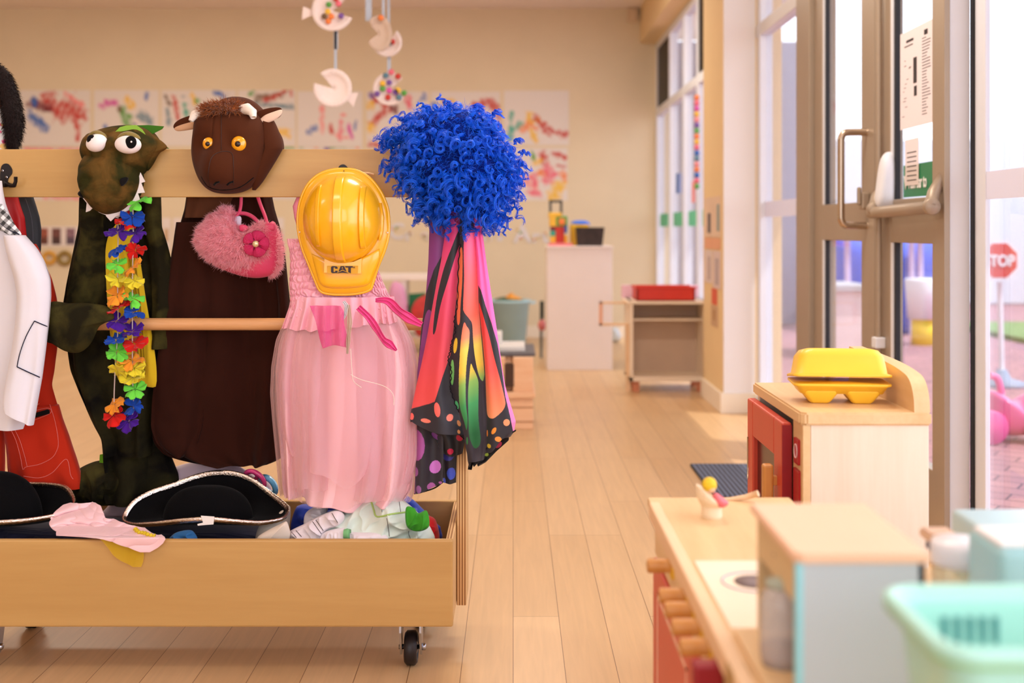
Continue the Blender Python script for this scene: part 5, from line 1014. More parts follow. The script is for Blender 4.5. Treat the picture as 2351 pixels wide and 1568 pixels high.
# ================================================================== PINK FURRY HANDBAG
t = thing('furry_handbag', (PX(548, 2.86), 2.86, PZ(638, 2.86)), 'pale pink furry handbag with a hot pink flower, hung before the brown costume', 'handbag')
hp_ = M('hot_pink_satin', (216, 62, 104), rough=0.45, sheen=0.2, bump=0.2, bs=900, var=0.04); YH = 2.862
puff('lining', [(462, 570), (470, 520), (505, 498), (530, 495), (548, 520), (575, 530), (600, 524), (620, 508), (634, 515), (640, 560), (640, 600), (628, 628), (598, 638), (560, 635), (520, 622), (488, 605)], YH, 0.045, 0.015, hp_, t, c=(555, 570), nr=30, p=2.5)
furm = hairmat('pale_pink_fur', (255, 196, 208), 0.45, 0.8, 0.2)
fp = [(456, 556), (462, 528), (480, 506), (500, 490), (515, 480), (530, 480), (538, 498), (548, 516), (562, 526), (582, 524), (598, 514), (606, 512), (614, 524), (618, 548), (622, 572), (612, 590), (598, 604), (580, 616), (560, 617), (532, 610), (500, 600), (474, 582)]
V, q = puffgeo(fp, YH-0.004, 0.058, 0.0, c=(545, 560), nr=30, nt=90, p=2.5); rs = np.random.RandomState(5)
keep = np.arange(len(V))
p, nn_, _ = sample(V, q[:29*90], 15000, rs); cc = np.array([PX(545, YH), YH+0.03, PZ(560, YH)]); nn_ = p-cc; nn_ /= np.linalg.norm(nn_, axis=1)[:, None]
cl = Noise(61, 20, 6, 14, 3); lean = np.stack([cl(p[:, 0]*6, p[:, 1]*6, p[:, 2]*6), cl(p[:, 2]*6+4, p[:, 0]*6, p[:, 1]*6)*0.4, cl(p[:, 1]*6+9, p[:, 2]*6, p[:, 0]*6)-0.25], 1); nn2 = nn_+lean*0.9; nn2 /= np.linalg.norm(nn2, axis=1)[:, None]
Vf, _, Tf = furgeo(p, nn2, 0.016, 0.0007, rs, (0.0, -0.05, -0.15), 0.22); Vc, qc, Tc = merge([(V, q), (Vf, None, Tf)]); link('fur', rawmesh(Vc, qc, Tc), furm, t)
V, q = puffgeo([(612, 530), (628, 520), (640, 545), (646, 580), (642, 610), (628, 632), (612, 630), (625, 600), (630, 570), (622, 545)], YH+0.006, 0.02, 0.01, c=(632, 578)); p, nn_, _ = sample(V, q, 2600, rs); nn_ = p-np.array([PX(590, YH), YH, PZ(575, YH)]); nn_ /= np.linalg.norm(nn_, axis=1)[:, None]
Vf, _, Tf = furgeo(p, nn_, 0.014, 0.0007, rs, (0, -0.05, -0.1), 0.35); Vc, qc, Tc = merge([(V, q), (Vf, None, Tf)]); link('back_fur', rawmesh(Vc, qc, Tc), furm, t)
tube('strap', [P(538, 500, YH-0.01), P(548, 490, YH), P(553, 470, 2.874), P(554, 440, 2.876)], 0.0042, hp_, t, 8, n=16)
tube('strap', [P(614, 516, YH-0.01), P(608, 495, YH), P(598, 470, 2.874), P(588, 440, 2.876)], 0.0045, hp_, t, 8, n=16)
tube('strap_band', [P(528, 492, YH-0.004), P(560, 490, YH+0.004), P(580, 498, YH+0.004), P(594, 512, YH)], 0.005, hp_, t, 8, n=16)
puff('tab', [(550, 518), (562, 516), (570, 522), (566, 530), (552, 530)], YH-0.045, 0.005, 0.004, hp_, t); puff('tab', [(604, 516), (628, 513), (630, 528), (610, 530)], YH-0.02, 0.006, 0.004, hp_, t)
puff('opening', [(534, 504), (546, 496), (554, 500), (552, 520), (542, 518)], YH-0.02, 0.005, 0.003, M('lilac_lining', (206, 196, 214), rough=0.6), t)
glit = M('glitter_pink', (222, 48, 110), rough=0.25, metal=0.35, bump=0.9, bs=1400, var=0.25, vs=300)
cx_, cy_ = 587, 560; geos = []
for p_ in range(5):
    a0 = math.radians(-70+72*p_); c3 = np.array(P(cx_, cy_, YH-0.068)); rr = np.linspace(0.05, 1, 12)[:, None]; aa = np.linspace(-1, 1, 14)[None, :]
    L = 31*YH/F; w = np.sin(rr**0.8*PI*0.62)*0.68; an = a0+aa*w; lift = -0.008*np.sin(rr*PI)*(1-aa**2*0.4)+0.003*np.sin(aa*6)*(1-rr)+0.006*rr*aa**2
    X = rr*L*(1-0.1*aa**2)*np.cos(an); Z = rr*L*(1-0.1*aa**2)*np.sin(an); geos.append((np.stack([c3[0]+X, c3[1]+lift+0*X, c3[2]+Z], -1).reshape(-1, 3), gridfaces(12, 14)))
V, q, _ = merge(geos); o = link('flower', rawmesh(V, q), glit, t); s_ = o.modifiers.new('thickness', 'SOLIDIFY'); s_.thickness = 0.004
ellipsoid('gem', P(cx_, cy_, YH-0.074), (0.0085, 0.006, 0.0085), M('clear_gem', (226, 206, 160), rough=0.05, metal=0.6), o, 14)

# ================================================================== YELLOW HARD HAT
t = thing('hard_hat', (PX(789, 2.82), 2.83, PZ(676, 2.83)), 'bright yellow toy hard hat with a ribbed crown hung on the rail', 'hard hat')
yp = M('hat_yellow_plastic', (250, 182, 20), rough=0.24, coat=0.5, var=0.03, spec=0.6); YHH = 2.765
brim = [(788, 388), (820, 392), (850, 410), (874, 440), (889, 475), (893, 505), (892, 540), (883, 575), (868, 612), (856, 650), (848, 666), (820, 674), (790, 676), (758, 675), (736, 668), (724, 645), (708, 605), (694, 570), (685, 530), (684, 495), (690, 460), (706, 425), (730, 402), (758, 391)]
puff('brim', brim, YHH, 0.014, 0.004, yp, t, c=(789, 530), nr=40, nt=180, p=14)
V, q = puffgeo(brim, YHH, 0.002, 0.002, c=(789, 530)); 
bs_ = spline(brim, 160, True); tube('brim_edge', [P(x, y, YHH-0.002) for x, y in bs_], 0.0035, yp, t, 10, closed=True)
cxh, cyh, rxh, ryh, DH = 789, 503, 90, 103, 0.098
def dome(px, py):
    r2 = ((px-cxh)/rxh)**2+((py-cyh)/ryh)**2; return DH*np.sqrt(np.clip(1-r2**1.15, 0, 1))
def Pd(px, py, out=0.0):
    k = YHH/F; return np.stack([(px-CX)*k, YHH-0.012-dome(px, py)-out, CAM_H+(CY-py)*k], -1)
th = np.arange(140)*2*PI/140; rr = np.sin(np.linspace(0, PI/2, 40))[:, None]; V = Pd(cxh+rxh*rr*np.cos(th), cyh+ryh*rr*np.sin(th)).reshape(-1, 3)
link('shell', rawmesh(V, gridfaces(40, 140, cv=True)), yp, t)
def rib(x0, x1, y0, y1, h, nm='rib', taper=0.0):
    u = np.linspace(0, 1, 15)[:, None]; v = np.linspace(0, 1, 60)[None, :]; xm = (x0+x1)/2
    px = xm+(u-0.5)*(x1-x0)*(1+taper*(v-0.5)); py = y0+(y1-y0)*v+0*u; prof = np.minimum(1, 6*u*(1-u)*1.6)**0.5*np.clip(np.minimum(v, 1-v)*(y1-y0)/5.0, 0, 1)**0.5
    V = Pd(px, py, h*prof-0.0015).reshape(-1, 3); link(nm, rawmesh(V, gridfaces(15, 60)), yp, t)
rib(778, 801, 404, 604, 0.012, 'centre_rib'); rib(738, 749, 424, 566, 0.009); rib(836, 848, 427, 571, 0.009)
def siderib(s):
    pts = [(789+s*84, 466), (789+s*88, 500), (789+s*86, 530), (789+s*82, 552)]; tube('side_rib', [P(x, y, YHH-0.020) for x, y in pts], [0.004, 0.006, 0.006, 0.003], yp, t, 10, n=None)
siderib(-1); siderib(1)
# flared peak and the plate with the emblem
puff('peak', [(712, 560), (735, 590), (770, 606), (808, 606), (842, 588), (866, 560), (872, 590), (858, 630), (842, 655), (790, 662), (742, 657), (726, 625)], YHH-0.012, 0.014, 0.0, yp, t, c=(790, 625), p=5)
pts_ = [(745, 592), (765, 600), (789, 604), (812, 601), (830, 593), (829, 628), (744, 626)]
prism('emblem_plate', pts_, YHH-0.036, 0.012, yp, t)
lab = prism('emblem_label', [(751, 610), (822, 610), (821, 629), (751, 628)], YHH-0.0375, 0.0013, M('label_yellow', (222, 160, 16), rough=0.5), t)
ink = M('emblem_ink', (44, 16, 30), rough=0.5); YL = YHH-0.0385
def ep(pts, Y=YL): return [(760+x*50.0, 627.5-y*16.5) for x, y in pts]
def em(nm, pts): return prism(nm, ep(pts), YL, 0.0008, ink, lab)
# C, A, T and the peak under the A
em('letter_c', [(0.30, 0.64), (0.30, 0.84), (0.24, 0.98), (0.06, 1.0), (0.0, 0.86), (0.0, 0.16), (0.06, 0.02), (0.26, 0.04), (0.30, 0.18), (0.30, 0.36), (0.19, 0.36), (0.19, 0.2), (0.115, 0.2), (0.115, 0.82), (0.19, 0.82), (0.19, 0.64)])
em('letter_a', [(0.335, 0.18), (0.44, 1.0), (0.60, 1.0), (0.715, 0.24), (0.53, 0.54)])
em('letter_t', [(0.645, 1.0), (1.0, 1.0), (1.0, 0.80), (0.91, 0.80), (0.91, 0.0), (0.79, 0.17), (0.79, 0.80), (0.675, 0.80)])
em('emblem_peak', [(0.25, 0.0), (0.53, 0.40), (0.82, 0.0), (0.53, 0.08)])
prism('letter_gap', ep([(0.485, 0.68), (0.52, 0.86), (0.555, 0.68)]), YL-0.0004, 0.0006, MATS['label_yellow'], lab)
textobj('registered_mark', '\u00AE', 0.0055, 0.0003, P(811, 616, YL), (1, 0, 0), (0, 0, 1), ink, lab)
for s, w in ((-1, 'SAFETY'), (1, 'SAFETY')):
    pass
ellipsoid('rivet', P(789.5, 392.5, YHH-0.013), (0.0015, 0.0015, 0.0015), ink, t, 10)
for x, y in ((686, 533), (888, 534)): ellipsoid('rivet', P(x+2, y, YHH-0.013), (0.002, 0.0015, 0.002), M('label_white', (238, 232, 228)), t, 10)
tube('chin_strap_end', [P(828, 397, YHH+0.03), P(845, 398, YHH+0.05), P(858, 400, YHH+0.06)], [0.003, 0.003, 0.002], M('strap_pale', (236, 190, 140)), t, 8)

# ================================================================== PINK DRESS
t = thing('pink_dress', (PX(795, 2.80), 2.80, 0.385), 'pale pink net princess dress with a smocked satin bodice', 'dress')
satin = M('pink_satin', (250, 176, 192), rough=0.3, sheen=0.2, var=0.08, vs=30)
YD = 2.815
def smock(rows, Yc, dep, nm, nv=240, nu=420, cols=40, rh=17.5, seed=0, amp=0.0065):
    V, q, (px, py) = garmentgeo(rows, Yc, dep, nu=nu, nv=nv, folds=[(3, 0.004, 0)], seed=seed, e=0.8)
    u = np.arange(nu)/nu; jn = Noise(seed+70, 14, 1, 5)
    j = jn(px/60, py/60); row = (py+6*jn(px/150+3, py/150))/rh; fr_ = row-np.floor(row); ri = np.floor(row)
    bulge = np.sin(np.clip(fr_, 0, 1)*PI)**0.55; ph = ri*2.4+j*1.8; pleat = np.abs(np.sin(u[None, :]*PI*cols+ph))**0.8
    d = -amp*(0.2+bulge*(0.15+1.3*pleat)); V = V.reshape(nv, nu, 3); sgn = np.sign(Yc-V[..., 1]); V[..., 1] += d*np.where(sgn > 0, 1, -0.6)
    return link(nm, rawmesh(V.reshape(-1, 3), q), satin, t)
smock([(550, 664, 880), (600, 668, 862), (650, 666, 880), (690, 668, 900), (712, 666, 905), (726, 662, 905)], YD, 0.035, 'bodice')
garment('bodice_frill', [(548, 659, 700), (560, 660, 702), (575, 666, 702), (582, 668, 700)], YD-0.012, 0.012, satin, t, folds=[(12, 0.004, 0)], seed=3, nu=120, nv=40)
V, q, (px, py) = garmentgeo([(680, 668, 905), (705, 664, 908), (728, 656, 912), (748, 648, 916)], YD, 0.050, nu=420, nv=50, folds=[(26, 0.006, 0), (41, 0.003, 0)], seed=6, hem=lambda cx: 2*np.sin(cx*24)+8*np.sin(cx*2.2+2.6))
link('waist_frill', rawmesh(V, q), satin, t)
tube('shoulder_loop', [P(700, 558, YD), P(684, 500, 2.86), P(681, 475, 2.872), P(690, 452, 2.875), P(702, 430, 2.876)], [0.008, 0.009, 0.010, 0.009, 0.006], M('pink_net_frill', (244, 150, 176), rough=0.6, bump=0.6, bs=200), t, 10)
sk = M('pale_pink_lining', (250, 200, 206), rough=0.55, sheen=0.3, var=0.03, sub=0.0)
hemf = lambda cx: 8*np.sin(cx*3.0+1)+4*np.sin(cx*9)
garment('underskirt', [(705, 672, 902), (740, 664, 918), (780, 655, 938), (850, 648, 950), (950, 650, 955), (1050, 655, 955), (1120, 658, 948), (1146, 660, 930)], YD+0.012, 0.075, sk, t, folds=[(7, 0.022, 0.3), (13, 0.011, -0.3), (23, 0.004, 0.2)], seed=21, ramp=(0.35, 1.4), hem=hemf, nu=320, nv=150, taper=(0.5, 1), solid=0.001)
net = sheermat('pink_net', (250, 208, 216), 0.38); net2 = sheermat('pink_net_outer', (250, 214, 214), 0.16)
garment('net_skirt', [(712, 668, 908), (745, 656, 922), (800, 645, 938), (880, 640, 940), (980, 648, 936), (1040, 656, 930), (1064, 662, 915)], YD+0.004, 0.100, net, t, cap=False, folds=[(5, 0.020, 0.4), (11, 0.010, -0.3)], seed=31, ramp=(0.3, 1.3), hem=lambda cx: 26*np.sin(cx*3.0+1.2)+9*np.sin(cx*8), nu=360, nv=140, taper=(0.45, 1))
garment('net_skirt', [(712, 668, 908), (745, 655, 925), (790, 640, 948), (850, 632, 960), (950, 636, 962), (1050, 645, 962), (1100, 650, 950), (1118, 655, 940)], YD+0.008, 0.094, net, t, cap=False, folds=[(8, 0.016, 0.4), (15, 0.008, -0.3), (29, 0.003, 0.2)], seed=24, ramp=(0.3, 1.3), hem=lambda cx: 14*np.sin(cx*4.0)+5*np.sin(cx*13), nu=360, nv=140, taper=(0.45, 1))
garment('net_skirt', [(708, 666, 908), (740, 652, 928), (780, 634, 950), (840, 624, 966), (900, 622, 968), (960, 628, 966), (1050, 638, 962), (1110, 644, 955), (1138, 648, 945)], YD+0.008, 0.108, net2, t, cap=False, folds=[(6, 0.012, 0.4), (12, 0.009, -0.3), (31, 0.003, 0.2)], seed=27, ramp=(0.3, 1.3), hem=lambda cx: 10*np.sin(cx*5.0+2)+4*np.sin(cx*15), nu=360, nv=140, taper=(0.4, 1))
# darker hem lines of the net, ribbons at the waist
rb = sheermat('hot_pink_organza', (240, 90, 165), 0.40); rbs = M('hot_pink_ribbon', (226, 60, 130), rough=0.35, sheen=0.2, var=0.15, vs=60)
V, q, _ = sheetgeo([(702, 712, 782), (715, 716, 790), (740, 724, 790), (770, 732, 796), (790, 738, 800), (800, 742, 798)], lambda px, py, u, v: 2.688+0.005*np.sin(px/6.0)+0.003*np.sin(py/18+px/30), nu=70, nv=60, hem=lambda u: -7*np.sin(u*PI))
o = link('organza_ribbon', rawmesh(V, q), rb, t); s_ = o.modifiers.new('thickness', 'SOLIDIFY'); s_.thickness = 0.0006
def flatrib(nm, pts, ws, mat, Y):
    """twisted ribbon: a strip that turns about its own line"""
    p = spline(pts, 60); w = np.interp(np.linspace(0, 1, 60), np.linspace(0, 1, len(ws)), ws); c = np.array([P(x, y, Y) for x, y in p]); T = np.gradient(c, axis=0); T /= np.linalg.norm(T, axis=1)[:, None]; S_ = np.cross(T, [0, 1, 0]); S_ /= np.linalg.norm(S_, axis=1)[:, None]
    u = np.linspace(-1, 1, 11); tw = 0.5*np.sin(np.linspace(0, 9, 60)); V = c[:, None]+w[:, None, None]*Y/F*u[None, :, None]*(np.cos(tw)[:, None, None]*S_[:, None]+np.sin(tw)[:, None, None]*np.array([0, 1, 0]))
    V[..., 1] -= 0.004*np.sin(u*7)[None]; o = link(nm, rawmesh(V.reshape(-1, 3), gridfaces(60, 11)), mat, t); s_ = o.modifiers.new('thickness', 'SOLIDIFY'); s_.thickness = 0.0012
flatrib('ribbon_end', [(822, 706), (845, 728), (862, 752), (880, 780), (895, 792), (910, 805)], [7, 8, 9, 8, 10, 2], rbs, 2.685)
flatrib('ribbon_end', [(862, 690), (890, 692), (915, 715), (940, 732), (968, 746)], [4, 9, 12, 12, 6], rbs, 2.72)
flatrib('white_tie', [(788, 692), (794, 702), (792, 720), (786, 734)], [3, 5, 4, 2], whc, 2.69); flatrib('cream_tie', [(800, 700), (802, 740), (799, 780), (797, 812)], [3, 6, 5, 2], sheermat('cream_net', (236, 222, 200), 0.5), 2.69)
for pts in ([(805, 860), (830, 872), (880, 886), (902, 905), (904, 930)], [(805, 800), (808, 850), (812, 875), (830, 890)]): tube('loose_thread', [P(x, y, 2.682) for x, y in pts], 0.0008, cr, t, 5, n=40)

# ================================================================== BLUE CURLY WIG
t = thing('blue_wig', (PX(1045, 2.75), 2.78, PZ(540, 2.75)), 'bright blue curly wig hung on the right end of the rack', 'wig')
wigm = hairmat('blue_hair', (8, 112, 255), 0.25, 0.33, 0.6); wigd = M('blue_hair_cap', (8, 34, 120), rough=0.9, var=0.4, vs=30, bump=0.8, bs=120, bd=0.01)
wo = [(905, 290), (940, 255), (990, 240), (1050, 235), (1100, 245), (1145, 275), (1170, 320), (1190, 370), (1195, 430), (1175, 480), (1140, 510), (1090, 520), (1040, 505), (990, 500), (955, 470), (930, 430), (905, 385), (895, 330)]
WY = 2.775; wn_ = Noise(80, 24, 4, 12)
wd = lambda px, py, r, s: 0.012*wn_(px/300, py/300)
V0, q0 = puffgeo(wo, WY, 0.115, 0.06, c=(1045, 380), nr=40, nt=120, disp=wd)
cen = np.array([PX(1045, WY), WY+0.03, PZ(380, WY)]); Vi = cen+(V0-cen)*0.86; link('wig_cap', rawmesh(Vi, q0), wigd, t)
rs = np.random.RandomState(77); nl = 520; p, nn_, _ = sample(V0, q0, nl, rs)
rad = p-cen; rad /= np.linalg.norm(rad, axis=1)[:, None]
gz = np.array([0, 0, -1.0]); geos = []
NS, NT = 34, 3
allV, allQ = [], []; off = 0
ext = [((856, 300), (905, 318)), ((860, 330), (905, 320)), ((885, 385), (915, 365)), ((890, 400), (930, 372)), ((912, 440), (935, 420)), ((1200, 310), (1180, 330)), ((1218, 345), (1190, 350)), ((1210, 375), (1185, 370)), ((1160, 530), (1150, 500)), ((1065, 535), (1070, 500)), ((1100, 225), (1090, 260)), ((1030, 222), (1035, 250)), ((975, 232), (985, 260)), ((935, 480), (965, 470)), ((1205, 420), (1185, 415)), ((1200, 450), (1175, 440)), ((920, 262), (940, 280)), ((1150, 240), (1130, 270)), ((945, 505), (975, 490)), ((1025, 540), (1030, 505)), ((870, 310), (912, 330)), ((1110, 528), (1112, 500))]
def lock(base, d, L, R, turns, nst, thick, twist):
    """one ringlet: a bundle of fine strands wound on the same coil"""
    global off
    s = np.linspace(0, 1, NS); axis = d[None]*s[:, None]*L+gz[None]*(s[:, None]**2)*L*0.35; T = d; a = np.cross(T, [0.1, 0.9, 0.3]); a /= np.linalg.norm(a); b = np.cross(T, a)
    for k in range(nst):
        Rk = R*rs.uniform(0.75, 1.1); ph = twist+rs.normal()*0.35; tk = turns*rs.uniform(0.92, 1.08); grow = np.clip(s*3, 0.15, 1)*(1-0.45*s**3)
        an = ph+2*PI*tk*s; C = base+axis+Rk*grow[:, None]*(np.cos(an)[:, None]*a+np.sin(an)[:, None]*b)+rs.normal(size=3)*0.0012
        Tn = np.gradient(C, axis=0); Tn /= np.linalg.norm(Tn, axis=1)[:, None]; A, B = frames(Tn, T); th_ = np.arange(NT)*2*PI/NT; r_ = thick*rs.uniform(0.6, 1.2)*(1-0.5*s)
        V = C[:, None]+r_[:, None, None]*(A[:, None]*np.cos(th_)[None, :, None]+B[:, None]*np.sin(th_)[None, :, None]); allV.append(V.reshape(-1, 3)); allQ.append(gridfaces(NS, NT, cv=True)+off); off += NS*NT
for i in range(nl):
    if rad[i, 1] > 0.55: continue
    if p[i, 1] > 2.83 and PX(1048, 2.85) > p[i, 0]: continue
    d = rad[i]+rs.normal(size=3)*0.55+np.array([0, -0.1, -0.25]); d /= np.linalg.norm(d)
    lock(cen+(p[i]-cen)*rs.uniform(0.8, 0.98), d, rs.uniform(0.024, 0.052), rs.uniform(0.007, 0.0145), rs.uniform(1.0, 2.1), rs.randint(9, 15), rs.uniform(0.0006, 0.0012), rs.uniform(0, 2*PI))
for (x1, y1), (x0, y0) in ext:
    for rep_ in range(2):
        a_ = np.array(P(x0, y0, WY-0.02-rs.rand()*0.03)); e_ = np.array(P(x1, y1, WY-0.02-rs.rand()*0.02)); d = e_-a_; L = np.linalg.norm(d); lock(a_, d/L, L*1.0, rs.uniform(0.006, 0.010), 2.0+rs.rand(), 8, 0.0007, rs.uniform(0, 6))
link('curls', rawmesh(np.concatenate(allV), np.concatenate(allQ)), wigm, t)
# fuzz between the curls
p, nn_, _ = sample(V0, q0, 7000, rs); sel = (p[:, 1] < 2.83); p = p[sel]; r2 = p-cen; r2 /= np.linalg.norm(r2, axis=1)[:, None]; r2 += rs.normal(size=r2.shape)*0.8; r2 /= np.linalg.norm(r2, axis=1)[:, None]
Vf, _, Tf = furgeo(cen+(p-cen)*0.93, r2, 0.026, 0.00035, rs, (0, 0, -0.3), 0.6); link('fuzz', rawmesh(Vf, None, Tf), wigm, t)

# ================================================================== BUTTERFLY WINGS
t = thing('butterfly_wings', (PX(1050, 2.76), 2.78, PZ(1135, 2.76)), 'rainbow butterfly wing cape with black borders hung under the blue wig', 'costume wings')
wingm = vcmat('printed_wing_cloth', rough=0.55, sheen=0.15, bump=0.06, bs=900)
K = (36, 32, 42); 
def grad(py, stops):
    ys = [s[0] for s in stops]; C = np.array([lin(s[1]) for s in stops]); return np.stack([np.interp(py, ys, C[:, k]) for k in range(3)], 1)
def painter(base, layers):
    def f(px, py):
        C = np.tile(np.array(lin(base)), (len(px), 1)) if not callable(base) else base(px, py)
        for poly, col_, sm_ in layers:
            pl = spline(poly, len(poly)*10, True) if sm_ else poly; m = inpoly(px, py, pl)
            C[m] = col_(px[m], py[m]) if callable(col_) else np.array(lin(col_))
        return C
    return f
def dot(x, y, rx, ry, rot=0): return [(x+rx*math.cos(a)*math.cos(rot)-ry*math.sin(a)*math.sin(rot), y+rx*math.cos(a)*math.sin(rot)+ry*math.sin(a)*math.cos(rot)) for a in np.linspace(0, 2*PI, 14, endpoint=False)]
def wing(nm, rows, Yf, paint, nu=200, nv=560, hem=None):
    V, q, (px, py) = sheetgeo(rows, Yf, nu=nu, nv=nv, sm=8, hem=hem); o = link(nm, rawmesh(V, q), wingm, t); setcol(o, paint(px.ravel(), py.ravel())); s_ = o.modifiers.new('thickness', 'SOLIDIFY'); s_.thickness = 0.0008; s_.offset = 0; return o
pur = (134, 58, 132)
# far left back panel: purple with black vein, polka-dotted hem, hangs lowest
lay = [([(1062, 500), (1062, 700), (1005, 740), (975, 990), (990, 1010), (1060, 1010)], K, False), ([(1036, 540), (1062, 520), (1062, 1150), (955, 1150), (950, 980), (958, 800), (968, 730), (976, 680), (996, 620), (1018, 580)], K, False),
       ([(983, 712), (992, 718), (996, 745), (985, 800), (972, 860), (962, 900), (958, 860), (966, 790), (974, 735)], pur, True), (dot(956, 1022, 20, 36), (170, 84, 160), False), (dot(999, 1073, 13, 16, 0.5), (206, 120, 210), False), (dot(952, 1083, 9, 12), (160, 90, 160), False), (dot(962, 1122, 6, 9), (150, 90, 150), False), (dot(990, 1118, 10, 9), (170, 90, 160), False), (dot(1011, 1108, 4, 3), (170, 90, 160), False)]
wing('rear_left_panel', [(480, 986, 1056), (540, 985, 1054), (600, 983, 1052), (680, 977, 1050), (760, 966, 1046), (850, 958, 1040), (950, 956, 1030), (1000, 957, 1018), (1060, 954, 1018), (1100, 952, 1017), (1116, 951, 1016)],
     lambda px, py, u, v: 2.805-0.016*np.sin(u*PI)-0.012*np.sin(u*PI*2.2+0.5)*np.clip(v*1.5, 0.3, 1), painter(pur, lay), 150, 620, hem=lambda u: 18-16*u**1.5-8*u)
lay = [(dot(1036, 1087, 10, 14), (58, 80, 190), False), (dot(1028, 1046, 14, 12), (52, 56, 140), False), (dot(1018, 1105, 5, 8), (58, 80, 190), False), (dot(1034, 1036, 7, 6), (180, 20, 60), False), (dot(1016, 1006, 8, 6), (180, 20, 60), False)]
wing('rear_dark_panel', [(940, 1000, 1048), (1000, 1008, 1049), (1060, 1014, 1048), (1108, 1018, 1047)], lambda px, py, u, v: 2.814+0.003*np.sin(u*9), painter((24, 16, 22), lay), 60, 180, hem=lambda u: 3*np.sin(u*PI))
# left front panel: red to magenta, black border with coral dots
def redm(px, py):
    C = grad(py, [(500, (236, 60, 140)), (620, (228, 70, 120)), (760, (224, 66, 90)), (900, (232, 74, 76)), (1000, (238, 88, 84))]); k = np.clip((px-(1066-(py-560)*0.09))/26, 0, 1)[:, None]*np.clip((980-py)/250, 0, 1)[:, None]
    return C*(1-k)+np.array(lin((226, 60, 150)))*k
def upstripe(px, py): return np.tile(np.array(lin(K)), (len(px), 1))
coral = (246, 106, 96)
lay = [([(1062, 505), (1066, 540), (1050, 575), (1030, 640), (1012, 700), (1000, 760), (994, 760), (1002, 690), (1018, 620), (1040, 560), (1056, 520)], K, True),
       ([(936, 945), (948, 938), (986, 926), (999, 920), (1004, 905), (1016, 865), (1030, 825), (1038, 805), (1080, 790), (1090, 1100), (930, 1100)], K, False),
       (dot(1005, 938, 7, 17, -0.12), coral, False), (dot(1033, 957.5, 7.5, 8), (246, 130, 110), False), (dot(978, 965, 12, 5, 0.1), (246, 130, 110), False), (dot(945, 957, 5, 8), coral, False), (dot(1053, 973, 3.5, 7.5, -0.4), (226, 140, 70), False), (dot(1053, 992, 3, 5, -0.4), (226, 150, 90), False)]
wing('front_left_panel', [(500, 1024, 1066), (545, 1020, 1066), (600, 1012, 1060), (650, 1002, 1054), (720, 990, 1048), (780, 980, 1044), (850, 966, 1040), (900, 955, 1044), (940, 947, 1056), (962, 943, 1068), (985, 941, 1072)],
     lambda px, py, u, v: 2.778-0.028*np.sin(u*PI)**0.8*(0.5+v*0.7)-0.006*np.sin(u*PI*3+2)*v, painter(redm, lay), 220, 560, hem=lambda u: -18+44*u+6*np.sin(u*5))
# dark inside of the cloak showing under the front hem
lay = [(dot(961, 973, 14, 5, 0.2), (190, 20, 40), False), (dot(1018, 985, 11, 5, 0.1), (160, 14, 50), False), (dot(1055, 1005, 8, 8, 0.6), (190, 20, 60), False), (dot(1034, 1036, 7, 7), (200, 20, 70), False), (dot(1000, 1002, 12, 5, 0.7), (120, 50, 130), False)]
wing('inner_hem', [(955, 948, 1062), (985, 975, 1068), (1010, 1000, 1068), (1040, 1014, 1062)], lambda px, py, u, v: 2.796+0.004*np.sin(u*11), painter((20, 14, 18), lay), 120, 110, hem=lambda u: 8*np.sin(u*PI))
# middle panel: black scalloped edge, coral to yellow to green cells
def cell(px, py): return grad(py+(px-1070)*0.35, [(520, (250, 100, 160)), (640, (248, 104, 110)), (730, (246, 106, 84)), (775, (248, 150, 110)), (800, (246, 216, 90)), (850, (244, 206, 70)), (880, (140, 190, 90)), (930, (60, 160, 90)), (1000, (12, 96, 44))])
lay = [([(1056, 575), (1062, 575), (1062, 640), (1058, 700), (1056, 740), (1050, 740), (1049, 690), (1052, 630)], (240, 110, 70), True),
       ([(1068, 540), (1100, 540), (1104, 620), (1108, 700), (1112, 790), (1113, 840), (1110, 872), (1106, 876), (1098, 860), (1090, 820), (1086, 780), (1084, 745), (1078, 732), (1066, 715), (1064, 700), (1066, 640)], cell, True),
       ([(1066, 740), (1072, 748), (1078, 760), (1077, 790), (1073, 820), (1070, 860), (1070, 920), (1074, 960), (1072, 985), (1066, 965), (1056, 930), (1054, 880), (1056, 820), (1060, 770)], cell, True),
       ([(1081, 835), (1086, 845), (1096, 870), (1098, 890), (1098, 960), (1103, 1010), (1098, 1026), (1088, 1026), (1078, 1000), (1076, 960), (1075, 900), (1078, 860)], cell, True),
       (dot(1046, 793, 4.5, 18, 0.12), (246, 208, 60), False), (dot(1038.5, 855, 4.5, 30, 0.02), (120, 206, 110), False), (dot(1049, 930, 4.5, 10, -0.2), (80, 200, 130), False), (dot(1073, 1010, 2, 9), (40, 120, 60), False)]
Vw = wing('middle_panel', [(500, 1056, 1100), (560, 1056, 1104), (620, 1053, 1108), (680, 1048, 1112), (740, 1043, 1114), (800, 1036, 1116), (850, 1030, 1118), (890, 1032, 1118), (920, 1042, 1118), (950, 1055, 1118), (1000, 1066, 1118), (1030, 1070, 1116), (1060, 1078, 1110)],
     lambda px, py, u, v: 2.752-0.010*np.sin(u*PI*1.5)-0.007*np.sin((px-1050)/11.0)*np.clip(v*1.4, 0, 1)+0.012*(u > 0.85)*(u-0.85)/0.15, painter((40, 34, 44), lay), 180, 620)
sc_ = spline([(1056, 560), (1052, 620), (1050, 700), (1043, 735), (1045, 760), (1036, 790), (1034, 805), (1029, 825), (1036, 850), (1034, 885), (1036, 900), (1048, 935), (1058, 952), (1066, 975), (1070, 990)], 200)
tube('overlocked_edge', [P(x+1.2*math.sin(i*1.1), y, 2.748) for i, (x, y) in enumerate(sc_)], 0.0013, M('black_thread', (26, 22, 30), rough=0.8), t, 5)
